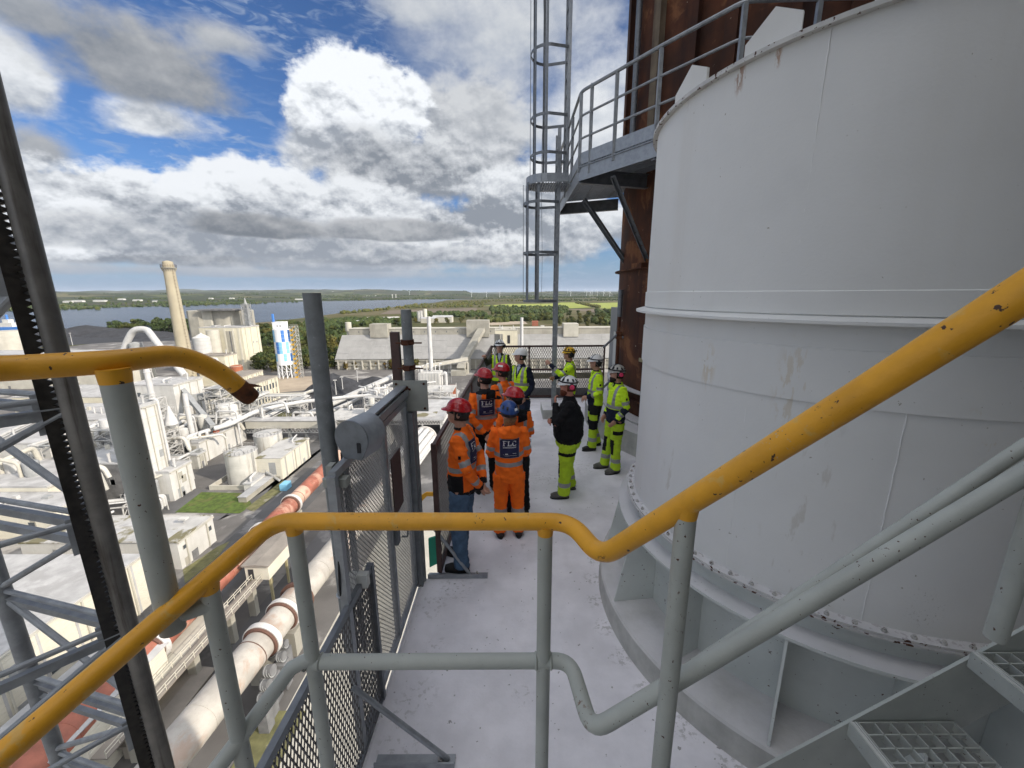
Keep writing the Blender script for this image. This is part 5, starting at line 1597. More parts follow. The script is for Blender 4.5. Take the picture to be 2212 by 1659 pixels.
# light poles
for i, (px, pt, pb_, d) in enumerate(((774, 797, 838, 245), (726, 822, 848, 232), (741, 815, 845, 236), (157, 720, 745, 480), (428, 695, 712, 560), (404, 1122, 1160, 84))):
    b_, tp_ = A(px, pb_, d), A(px, pt, d)
    t = thing('lamp_post', ['tall floodlight mast in front of the largest coal heap', 'shorter left lamp post of the pair before the coal heap', 'shorter right lamp post of the pair before the coal heap', 'lamp mast standing on the dark stockpile far left', 'lamp mast beside the shore trees', 'white lamp post beside the lawn'][i], 'lamp post', (b_.x, d, G))
    MB().cyl((b_.x, d, G), (b_.x, d, tp_.z), .3 if d > 100 else .09, 8, .2 if d > 100 else .06).build('pole', m_pipe, t)
    MB().box((b_.x - .9, d - .5, tp_.z), (b_.x + .9, d + .5, tp_.z + .4)).build('lamp', m_white, t, None)

# 23 old silo and the ship at the far left
q = A(20, 760, 300)
stack_('weathered pale concrete silo cut by the left edge behind the mast', q.x - 4, 306, 11, 10.4, G, A(20, 716, 300).z, m_oldconc, 'old_silo', 1)
sh = thing('ship', 'blue and white ship superstructure at the quay behind the old silo', 'ship', (-700, 600, G))
q = A(18, 715, 600)
MB().box((q.x - 22, 600, G - .3), (q.x + 16, 614, G + 13)).build('hull', m_bl1, sh, None)
MB().box((q.x - 12, 601, G + 13.01), (q.x + 6, 612, G + 19)).build('deck_house', m_white, sh, None)
MB().box((q.x - 9, 603, G + 19.01), (q.x, 610, G + 24)).build('bridge', m_white, sh, None)
MB().cyl((q.x - 4, 606, G + 24), (q.x - 4, 606, G + 31), 1.4, 10).build('funnel', m_bl1, sh)
qy = building('blue_shed', 'blue walled quay shed right of the ship', A(42, 745, 420).x, 420, 18, 14, 16, m_bl1, m_greyroof, clutter=1)

# beyond the warehouse: works on the point, red brick house, white van
def small(px, py, w, d, h, mat, lab, name='building', cat='building'):
    return far_building(px, py, w, d, h, mat, lab, None, name, cat)
for i, (px, m, h) in enumerate(((906, m_white, 34), (911, m_white, 36), (919, m_creambright, 42))):
    p = at_z(px, 694); t = stack_(['left white silo of the group on the headland', 'middle white silo of the group on the headland', 'cream silo of the group on the headland'][i], p.x, p.y, 4.4, 4.4, G, G + h * .62, m, 'distant_silo', 1)
small(925, 698, 30, 20, 9, m_oldconc, 'low grey works building beside the headland silos', 'works_building')
small(955, 697, 40, 24, 11, m_oldconc, 'grey roofed works hall right of the headland silos', 'works_building')
small(1156, 704, 11, 8, 8, m_brick, 'red brick house beyond the warehouse ridge', 'brick_house')
p = at_z(1172, 706.5)
v = thing('white_van', 'white van parked beside the red brick house beyond the warehouse', 'van', (p.x, p.y, G))
MB().box((p.x - 3.2, p.y, G + .7), (p.x + 3.2, p.y + 2.2, G + 3)).build('body', m_white, v, None)
for dx in (-2, 2):
    MB().cyl((p.x + dx, p.y - .05, G + .5), (p.x + dx, p.y + .3, G + .5), .5, 10).build('wheel', m_black, v)
small(770, 700, 46, 14, 5, m_chalk, 'long low white shed left of the headland works', 'long_shed')
small(640, 741, 26, 12, 6, m_oldconc, 'grey roofed shed among the trees behind the chequered silo', 'hidden_shed')
# small vans and containers in the yard for scale
for i, (px, py, m, lab) in enumerate(((612, 1062, m_bl2, 'blue tank container beside the boarded building stairs'),)):
    p = at_z(px, py); t = thing('container', lab, 'container', (p.x, p.y, G))
    MB().box((p.x - 1, p.y, G + .2), (p.x + 1, p.y + 3, G + 2.2)).build('body', m, t, None)
    MB().box((p.x - 1.05, p.y + .1, G), (p.x + 1.05, p.y + 2.9, G + .19)).build('skid', m_dark, t, None)

# ------------------------------------------------------------------ the platform on the preheater tower
def platform():
    t = tag(MB().prism([(-0.95, -2.2), (6.5, -2.2), (6.5, 11.08), (-0.62, 11.08), (-0.79, 3.66), (-0.95, 3.6)], -0.28, 0.0).build('platform_floor', m_floor, None, 20, loc=(0, 0, 0)), kind='structure')
    # rounded concrete lip along the open edge
    b = MB()
    b.tube([(-0.935, -2.2, -0.03), (-0.935, 3.6, -0.03)], 0.034, 8)
    b.build('floor_edge', m_floor, t)
    b = MB()
    b.tube([(-0.775, 3.66, -0.03), (-0.61, 11.05, -0.03)], 0.034, 8)
    b.build('floor_edge', m_floor, t)
    tw = thing('preheater_tower', 'unseen concrete tower that carries the platform, upper walls added to shade it', 'building', (8, 0, G))
    MB().box((-0.45, -14, G), (18, 10.5, -0.29)).build('lower_wall', m_oldconc, tw, None)
    MB().box((4.75, -14, 0.01), (18, 5.35, 16)).build('upper_shade_wall', m_concrete, tw, None)  # unseen walls above the floor, added to keep the sun off platform and tank
    MB().box((3.2, -14, 0.01), (4.74, 0.9, 9)).build('side_shade_wall', m_concrete, tw, None)
    MB().box((-0.45, -14, 0.01), (3.19, -1.75, 11)).build('rear_shade_wall', m_concrete, tw, None)  # unseen, added behind the camera to darken the tank's right side
    MB().box((0.72, 8.99, 0.0), (1.5, 9.75, 0.22)).build('ladder_plinth', m_curb, None, None)
    o = COL.objects['ladder_plinth']
    tag(o, 'low square concrete block under the foot of the caged ladder', 'concrete block')
platform()

# ---- the painted tank
TCX, TCY = 2.653, 3.25
def tank():
    t = thing('tank', 'big pale grey painted steel tank with bolted base flange in the right foreground', 'tank', (TCX, TCY, 0))
    c = (TCX, TCY, 0)
    MB().lathe(c, [(1.80, 0.0), (1.79, 0.19), (1.775, 0.205), (0.4, 0.205)], 120).build('curb', m_curb, t, 30)
    MB().lathe(c, [(1.40, 0.205), (1.40, 0.884)], 96).build('skirt', m_tankbase, t, 30)
    MB().lathe(c, [(1.38, 0.884), (1.64, 0.884), (1.64, 0.906), (1.38, 0.906)], 140, close=True).build('base_ring', m_tankbase, t, 30)
    MB().lathe(c, [(1.50, 0.906), (1.50, 1.046)], 120).build('neck', m_tankbase, t, 30)
    MB().lathe(c, [(1.48, 1.046), (1.57, 1.046), (1.57, 1.060), (1.48, 1.060)], 140, close=True).build('flange', m_flange, t, 30)
    MB().lathe(c, [(1.48, 1.063), (1.565, 1.063), (1.565, 1.078), (1.48, 1.078)], 140, close=True).build('flange', m_flange, t, 30)
    # shell with slightly uneven plates
    v, f = [], []
    n, k = 240, 16
    for i in range(n):
        a = 2 * math.pi * i / n
        for j in range(k + 1):
            z = 1.078 + (4.157 - 1.078) * j / k
            r = 1.50 + 0.006 * mnoise.noise(Vector((3 * math.cos(a), 3 * math.sin(a), z * 0.8))) 
            v.append((TCX + r * math.cos(a), TCY + r * math.sin(a), z))
    for i in range(n):
        for j in range(k):
            i2 = (i + 1) % n
            f.append((i * (k + 1) + j, i2 * (k + 1) + j, i2 * (k + 1) + j + 1, i * (k + 1) + j + 1))
    b = MB(); b.add(v, f)
    b.build('shell', m_tank, t, 40)
    # middle stiffening ring and band
    MB().lathe(c, [(1.497, 2.735), (1.585, 2.735), (1.585, 2.752), (1.497, 2.775)], 140, close=True).build('stiffening_ring', m_tank, t, 30)
    MB().lathe(c, [(1.498, 2.776), (1.512, 2.78), (1.512, 2.90), (1.498, 2.906)], 140, close=True).build('cover_strip', m_tank, t, 30)
    MB().lathe(c, [(1.498, 2.30), (1.5095, 2.303), (1.5095, 2.60), (1.498, 2.603)], 140, R(150), R(268)).build('doubler_plate', m_tank, t, 30)
    # rim angle and roof
    MB().lathe(c, [(1.499, 4.135), (1.535, 4.135), (1.535, 4.158), (1.42, 4.165)], 140).build('rim', m_flange, t, 30)
    MB().lathe(c, [(1.50, 4.157), (0.9, 4.19), (0, 4.20)], 48).build('roof', m_tank, t, 30)
    # vertical welds
    for a, z0, z1 in [(216, 1.08, 2.72), (222, 2.91, 4.13), (243, 1.08, 2.72), (190, 2.91, 4.13), (262, 2.91, 4.13)]:
        a = R(a)
        p = [Vector((TCX + (1.498 + 0.001 * math.sin(i * 1.7)) * math.cos(a + 0.0015 * math.sin(i * 2.3)), TCY + 1.5 * math.sin(a), z0 + (z1 - z0) * i / 24)) for i in range(25)]
        MB().tube(p, 0.0030, 6).build('weld', m_tank, t, 60)
    # gussets under the base ring
    me = None
    for i in range(16):
        a = R(6 + i * 22.5)
        if me is None:
            b = MB()
            b.extrude([(1.401, -0.008, 0.206), (1.76, -0.008, 0.206), (1.63, -0.008, 0.883), (1.401, -0.008, 0.883)], (0, 0.016, 0))
            me = b.mesh('gusset', m_tankbase)
        link_mesh('gusset', me, t, (0, 0, 0), a)
    # bolts round the flange
    b = MB(); b.tube([(0, 0, 0), (0, 0, 0.012), (0, 0, 0.0125), (0, 0, 0.022)], [0.014, 0.014, 0.008, 0.008], 6)
    me = b.mesh('bolt', m_bolt)
    nb = 76
    for i in range(nb):
        a = 2 * math.pi * i / nb
        if math.cos(a - R(230)) > 0.05:
            link_mesh('bolt', me, t, (1.541 * math.cos(a), 1.541 * math.sin(a), 1.078), a)
    # lifting lugs on the rim
    for a in (188, 211, 232.5):
        b = MB()
        b.extrude([(-.13, 0, -.02), (.13, 0, -.02), (.13, 0, .06), (.0, 0, .19), (-.13, 0, .12)], (0, .02, 0))
        o = link_mesh('lifting_lug', b.mesh('lifting_lug', m_tank), t, (1.45 * math.cos(R(a)), 1.45 * math.sin(R(a)), 4.17), R(a - 75))
    return t
tank()
def grit():
    rg = random.Random(31)
    b = MB()
    for i in range(130):
        x, y = rg.uniform(-.85, 1.6), rg.uniform(1.6, 9.5)
        if math.hypot(x - TCX, y - TCY) < 1.84 or math.hypot(x - 5.24, y - 8.62) < 3.6 or (y > 3.6 and x < -.7):
            continue
        s = rg.uniform(.004, .011) * (1.7 if rg.random() < .12 else 1)
        a = rg.uniform(0, 3)
        ca, sa = math.cos(a) * s, math.sin(a) * s
        b.add([(x + ca, y + sa, .001), (x - sa * .8, y + ca * .8, .001), (x - ca, y - sa, .001), (x + sa * .7, y - ca * .7, .001), (x, y, s * .9)], [(0, 1, 4), (1, 2, 4), (2, 3, 4), (3, 0, 4), (0, 3, 2, 1)])
    tag(b.build('grit', m_curb, None, None), kind='stuff')
grit()

# ---- the rusty stack and what hangs on it
SCX, SCY, SR = 5.24, 8.62, 2.90
def stack():
    t = thing('rusty_stack', 'wide rust brown steel stack rising beside the painted tank', 'stack', (SCX, SCY, 0))
    c = (SCX, SCY, 0)
    MB().lathe(c, [(3.55, 0), (3.55, 0.43), (2.5, 0.45)], 110).build('plinth', m_curb, t, 30)
    MB().lathe(c, [(SR, 0.45), (SR, 15.0)], 110).build('shell', m_rust, t, 30)
    MB().lathe(c, [(SR, 0.452), (SR + .28, 0.452), (SR + .28, 0.475), (SR, 0.475)], 110, close=True).build('base_flange', m_flange, t, 30)
    MB().lathe(c, [(SR, 0.98), (SR + .16, 0.98), (SR + .16, 1.0), (SR, 1.0)], 110, close=True).build('pipe_ring', m_flange, t, 30)
    for z in (0.78, 3.32, 8.9):
        MB().lathe(c, [(SR, z), (SR + .10, z), (SR + .10, z + .02), (SR, z + .02)], 110, close=True).build('stiffening_ring', m_rust, t, 30)
    for a in (178, 199, 213, 224, 238, 251):
        ca, sa = math.cos(R(a)), math.sin(R(a))
        p = Vector((SCX + (SR + .06) * ca, SCY + (SR + .06) * sa, 5.35))
        b = MB(); b.bar(p, p + Vector((0, 0, 9.4)), 0.12, 0.12, (ca, sa, 0)); b.bar(p + Vector((ca, sa, 0)) * .062, p + Vector((ca * .062, sa * .062, 9.4)), 0.17, 0.015, (ca, sa, 0))
        b.build('rib', m_rust if a != 199 else m_ribbeige, t)
    # downpipe in front of the shell edge
    p = Vector((SCX - 2.98, SCY - .35, 5.1))
    MB().cyl(p, p + Vector((0, 0, 9)), 0.055, 12).build('downpipe', m_galvdark, t)
    # clamp plates and a small name plate low on the shell
    for a, z in ((196, 3.38), (203, 1.9)):
        ca, sa = math.cos(R(a)), math.sin(R(a))
        b = MB(); b.cbox((SCX + (SR + .06) * ca, SCY + (SR + .06) * sa, z), (0.14, 0.34, 0.10), R(a)); b.build('bracket', m_rust, t, None)
    ca, sa = math.cos(R(200)), math.sin(R(200))
    b = MB(); b.cbox((SCX + (SR + .012) * ca, SCY + (SR + .012) * sa, 1.62), (0.02, 0.16, 0.07), R(200)); b.build('name_plate', m_beige, t, None)
    # duct casing with its steel doors beside the stack
    d = thing('duct_casing', 'pale steel duct casing between the far fence and the rusty stack', 'duct', (2.45, 9.3, 0))
    MB().box((2.42, 9.0, 0.0), (2.80, 9.9, 2.55)).build('casing', m_steelgrey, d, None)
    MB().box((2.40, 9.05, 0.2), (2.418, 9.45, 2.0)).build('door', m_boxgrey, d, None)
    MB().box((2.40, 8.93, 2.15), (2.62, 8.998, 2.5)).build('hood', m_boxgrey, d, None)
    MB().box((2.66, 8.90, 0.4), (2.80, 8.998, 2.4)).build('rusty_edge', m_rust, d, None)
    # scaffold standard with its clamps
    s = thing('scaffold_pole', 'grimy scaffold pole with clamped stub tubes in front of the duct casing', 'scaffold pole', (2.26, 8.5, 0))
    MB().cyl((2.26, 8.5, 0.0), (2.26, 8.5, 2.78), 0.035, 12).build('standard', m_rust, s)
    MB().cyl((2.26, 8.5, 2.4), (2.26, 8.5, 2.95), 0.052, 12).build('sleeve', m_galvdark, s)
    for z, dx in ((2.05, -1), (1.98, 1), (1.15, -1), (1.1, 1)):
        MB().cyl((2.26 + .02 * dx, 8.46, z), (2.26 + .34 * dx, 8.36, z - .28 + (0.25 if dx > 0 else 0)), 0.026, 8).build('stub_tube', m_galvdark, s)
        MB().cbox((2.26, 8.47, z), (0.11, 0.10, 0.09)).build('clamp', m_rust, s, None)
stack()

# ---- octagonal galleries round the stack
def grating(b, o, u, v, nu, nv, du, dv, w=0.006, h=0.03):
    o, u, v = Vector(o), Vector(u).normalized(), Vector(v).normalized()
    for i in range(nu + 1):
        p = o + u * (i * du)
        b.bar(p, p + v * (nv * dv), w, h)
    for j in range(nv + 1):
        p = o + v * (j * dv)
        b.bar(p, p + u * (nu * du), w, h)
GPOLY = [(1.16, 10.2), (1.16, 7.43), (2.02, 6.2), (2.66, 5.36), (4.3, 5.30)]
def gallery(zd, label, full=True):
    t = thing('gallery', label, 'gallery', (1.16, 7.43, zd))
    inner = []
    for p in GPOLY:
        d = (Vector(p) - Vector((SCX, SCY)))
        L = max(SR + 0.02, d.length - 1.35)
        inner.append((SCX + d.x / d.length * L, SCY + d.y / d.length * L))
    # bar grating floor panels, one per side
    for i in range(len(GPOLY) - 1):
        a, b_, c, d = [Vector((*q, zd)) for q in (GPOLY[i], GPOLY[i + 1], inner[i + 1], inner[i])]
        m = MB()
        n = int((a - b_).length / 0.055)
        for k in range(n + 1):
            s = k / n
            m.bar(a.lerp(b_, s), d.lerp(c, s), 0.012, 0.032)
        for s in (0.02, .2, .4, .6, .8, .98):
            m.bar(a.lerp(d, s), b_.lerp(c, s), 0.014, 0.034)
        m.build('floor_grating', m_galv, t, None)
        k1 = MB()
        k1.bar(a + Vector((0, 0, .09)), b_ + Vector((0, 0, .09)), 0.008, 0.18)
        k1.bar(a + Vector((0, 0, -.14)), b_ + Vector((0, 0, -.14)), 0.01, 0.22)
        k1.bar(a + Vector((0, 0, -.035)), b_ + Vector((0, 0, -.035)), 0.05, 0.012)
        k1.build('kick_plate', m_galv, t, None)
    # beams under the floor and braces down to the shell
    for p, q in zip(GPOLY, inner):
        a, b_ = Vector((*p, zd - .17)), Vector((*q, zd - .17))
        m = MB(); m.bar(a, b_, 0.012, 0.22); m.bar(a + Vector((0, 0, .11)), b_ + Vector((0, 0, .11)), 0.1, 0.012); m.bar(a - Vector((0, 0, .11)), b_ - Vector((0, 0, .11)), 0.1, 0.012)
        m.build('beam', m_galvdark, t, None)
    for s, (ex, ey, ez) in (((1.62, 6.95, zd - .3), (2.50, 7.72, zd - 1.52)), ((1.45, 8.6, zd - .3), (2.42, 8.75, zd - 1.52))):
        m = MB(); m.bar(s, (ex, ey, ez), 0.012, 0.12); m.bar(Vector(s) + Vector((0, -.03, 0)), Vector((ex, ey - .03, ez)), 0.09, 0.012)
        m.build('brace', m_galvdark, t, None)
        MB().cbox((ex + .03, ey, ez), (0.12, 0.1, 0.16)).build('foot_bracket', m_rust, t, None)
    # guard rail: posts, knee rails and hand rail
    n = len(GPOLY)
    posts = []
    for i in range(n - 1):
        a, b_ = Vector((*GPOLY[i], zd)), Vector((*GPOLY[i + 1], zd))
        L = (a - b_).length
        k = max(1, round(L / 1.0))
        for j in range(k if i < n - 2 else k + 1):
            posts.append(a.lerp(b_, j / k))
    posts += [Vector((1.30, 7.25, zd)) * 1.0]
    for p in posts:
        MB().cbox((p.x, p.y, p.z + .48), (0.05, 0.05, 1.18 if p.y != 7.25 else 1.3)).build('post', m_galv, t, None)
    for h, r in ((1.10, 0.026), (0.74, 0.018), (0.40, 0.018)):
        path = [Vector((*p, zd + h)) for p in GPOLY]
        MB().tube(bend(path, 0.12, 4), r, 8).build('hand_rail' if h > 1 else 'knee_rail', m_galv, t)
    return t
gallery(5.0, 'lower grey steel gallery with kick plate round the rusty stack')
gallery(9.7, 'upper grey steel gallery cut off by the top of the picture')

# ---- caged ladder
def ladder():
    t = thing('caged_ladder', 'tall galvanised ladder with safety cage in front of the sky', 'ladder', (0.97, 9.1, 0.22))
    def flight(x, y0, y1, z0, z1):
        for y in (y0, y1):
            MB().bar((x, y, z0), (x, y, z1), 0.022, 0.07, (1, 0, 0)).build('stile', m_galv, t, None)
        me = None
        z = z0 + .2
        while z < z1 - .05:
            if me is None:
                b = MB(); b.bar((0, y0, 0), (0, y1, 0), 0.03, 0.03); me = b.mesh('rung', m_galv)
            link_mesh('rung', me, t, (x - t.location.x, -t.location.y, z - t.location.z))
            z += 0.30
    def cage(x, yc, zs, z0, z1, rad=0.36):
        cx = x - rad
        for z in zs:
            pts = [Vector((x, yc - .27, z)), Vector((cx, yc - rad, z))]
            pts += [Vector((cx + rad * .98 * math.cos(a), yc + rad * math.sin(a), z)) for a in [R(-90 - i * 15) for i in range(13)]]
            pts += [Vector((cx, yc + rad, z)), Vector((x, yc + .27, z))]
            b = MB()
            for p, q in zip(pts, pts[1:]):
                if (p - q).length > 1e-4:
                    b.bar(p, q, 0.008, 0.055)
            b.build('cage_hoop', m_galvdark, t, None)
        for a in (-100, -140, 180, 140, 100):
            px_, py_ = cx + rad * math.cos(R(a)), yc + rad * math.sin(R(a))
            MB().bar((px_, py_, z0), (px_, py_, z1), 0.05, 0.01, (math.cos(R(a)), math.sin(R(a)), 0)).build('cage_strap', m_galvdark, t, None)
    flight(0.98, 8.92, 9.32, 0.222, 6.1)
    cage(0.98, 9.12, [2.72, 3.73, 4.72], 2.70, 5.1)
    flight(1.14, 8.90, 9.30, 5.1, 11.5)
    cage(1.12, 9.10, [5.62, 6.30, 7.45, 8.6, 9.75], 5.1, 11.5)
    # half round landing between the two flights
    b = MB()
    c = Vector((0.72, 9.1, 5.08))
    ring = [c + Vector((0.40 * math.cos(R(90 + 15 * i)), 0.42 * math.sin(R(90 + 15 * i)), 0)) for i in range(13)]
    ring = [Vector((1.15, 9.52, 5.08))] + ring + [Vector((1.15, 8.68, 5.08))]
    for p, q in zip(ring, ring[1:]):
        b.bar(p + Vector((0, 0, .06)), q + Vector((0, 0, .06)), 0.01, 0.16)
    b.build('landing_rim', m_galv, t, None)
    b = MB()
    for i in range(16):
        x = 0.34 + i * 0.052
        w = 0.42 if x > 0.72 else math.sqrt(max(0.0, 0.42 ** 2 - (0.72 - x) ** 2 * 1.1))
        b.bar((x, 9.1 - w, 5.06), (x, 9.1 + w, 5.06), 0.012, 0.03)
    for y in (8.85, 9.1, 9.35):
        b.bar((0.36, y, 5.06), (1.15, y, 5.06), 0.012, 0.026)
    b.build('landing_grating', m_galv, t, None)
    w = MB()
    w.tube([Vector((0.62 + 0.02 * math.sin(i * .9), 8.66, 2.6 + i * .5)) for i in range(18)], 0.004, 5)
    o = w.build('cable', m_galvdark, None)
    tag(o, 'thin loose cable hanging down beside the ladder cage', 'cable')
    o.name = 'hanging_cable'
ladder()

# ---- fences of expanded metal
def lattice(b, o, U, V, L, H, du, dv, w, t):
    """rhombic mesh: straight strands in two directions, clipped to the L x H field"""
    o, U, V = Vector(o), Vector(U).normalized(), Vector(V).normalized()
    nrm = U.cross(V)
    k = dv / du
    n0 = -int(H / dv) - 2
    n1 = int(L / du) + 2
    for i in range(n0, n1 + 1):
        for s in (1, -1):
            # u = i*du + s * v / k
            u0 = i * du if s > 0 else (i - n0 + n0) * du
            uu0, vv0 = u0, 0.0
            uu1, vv1 = u0 + s * H / k, H
            if s < 0:
                uu0 += (H / k); uu1 += (H / k)
            # clip to 0..L
            def clip(a, c):
                (ua, va), (uc, vc) = a, c
                if ua == uc: return None
                pts = []
                for lim in (0.0, L):
                    pass
                t0, t1 = 0.0, 1.0
                du_ = uc - ua
                for lim, sgn in ((0.0, 1), (L, -1)):
                    num = (lim - ua) * sgn
                    den = du_ * sgn
                    tt = num / den if den else 0
                    if den > 0: t0 = max(t0, tt)
                    else: t1 = min(t1, tt)
                if t1 - t0 < 1e-3: return None
                return (ua + du_ * t0, va + (vc - va) * t0), (ua + du_ * t1, va + (vc - va) * t1)
            cl = clip((uu0, vv0), (uu1, vv1))
            if cl:
                p = o + U * cl[0][0] + V * cl[0][1] + nrm * (t * .5 * s)
                q = o + U * cl[1][0] + V * cl[1][1] + nrm * (t * .5 * s)
                b.bar(p, q, w, t, nrm)
def fence(label, P, Q, z0, z1, mframe, mmesh, du, dv, w, npost=2, mids=(), fw=0.05, group=None):
    P, Q = Vector((P[0], P[1], 0)), Vector((Q[0], Q[1], 0))
    U = (Q - P).normalized()
    L = (Q - P).length
    t = thing('mesh_fence', label, 'fence', (P.x, P.y, z0), group)
    up = Vector((0, 0, 1))
    for z in (z1,) + tuple(mids) + (z0,):
        MB().bar(P + up * z, Q + up * z, fw * .7, fw).build('rail', mframe, t, None)
    for i in range(npost):
        p = P + U * (L * i / (npost - 1))
        MB().bar(p + up * z0, p + up * (z1 + fw / 2 + .003), fw, fw * .8, U).build('post', mframe, t, None)
    b = MB()
    lattice(b, P + up * z0, U, up, L, z1 - z0, du, dv, w, 0.004)
    o = b.build('mesh_panel', mmesh, t, None)
    tag(o, kind='stuff')
    return t
fence('brown framed expanded metal fence along the left edge beside the people', (-0.765, 3.66), (-0.575, 10.85), 0.06, 1.45, m_brownframe, m_mesh_dark, 0.048, 0.11, 0.011, 6)
f2 = fence('brown framed expanded metal fence across the far end of the platform', (-0.56, 10.9), (2.55, 10.95), 0.06, 1.47, m_brownframe, m_mesh_dark, 0.065, 0.12, 0.011, 4, (0.82,))
MB().bar((-0.5, 11.02, 0.62), (2.5, 11.06, 0.62), 0.03, 0.16).build('board', m_beige, f2, None)
MB().box((-0.56, 10.96, 0.0), (2.6, 10.99, 0.28)).build('kick_plate', m_mesh_dark, f2, None)
# painted kick strip of the left fence and yellow black tape at its far end
b = MB()
for i in range(9):
    b.cur = i % 2
    b.cbox((-0.545, 10.70, 0.12 + i * .14), (0.02, 0.09, 0.137))
tape = b.build('hazard_tape', [m_yellow, m_black], None, None)
tag(tape, 'yellow and black hazard tape wound on the far corner post of the fence', 'tape')
fence('dark expanded metal panel on the platform edge nearest the camera', (-0.985, 0.7), (-0.965, 2.36), 0.0, 1.10, m_galvdark, m_mesh_dark, 0.031, 0.095, 0.0075, 2, (), 0.045)

# ---- feet and stays of the fences
def stay(p, q, plate_c, L, label):
    t = thing('fence_stay', label, 'stay', (q[0], q[1], 0))
    MB().cyl(p, q, 0.017, 10).build('strut', m_galv, t)
    x, y = plate_c
    b = MB(); b.box((x - L / 2, y - .035, 0.002), (x + L / 2, y + .035, 0.012)); b.box((x - L / 2, y - .045, 0.002), (x + L / 2, y - .036, 0.05)); b.build('base_angle', m_galv, t, None)
    b = MB(); b.tube([(x + L * .32, y, 0.012), (x + L * .32, y, 0.03), (x + L * .32, y, 0.0305), (x + L * .32, y, .05)], [0.02, 0.02, 0.01, 0.01], 6); b.build('bolt', m_bolt, t, None)
a = at_z(968, 1640, 0.02)
stay((-0.955, 2.02 - .1, 0.62), (a.x, a.y, 0.02), ((-0.93 + a.x) / 2 + .05, a.y), 0.50, 'slanting galvanised stay bolted to the floor nearest the camera')
a = at_z(1015, 1240, 0.02)
stay((-0.80, 3.66, 0.55), (a.x, a.y, 0.02), ((-0.86 + a.x) / 2 + .08, a.y), 0.62, 'slanting galvanised stay beside the black shoe of the man in jeans')

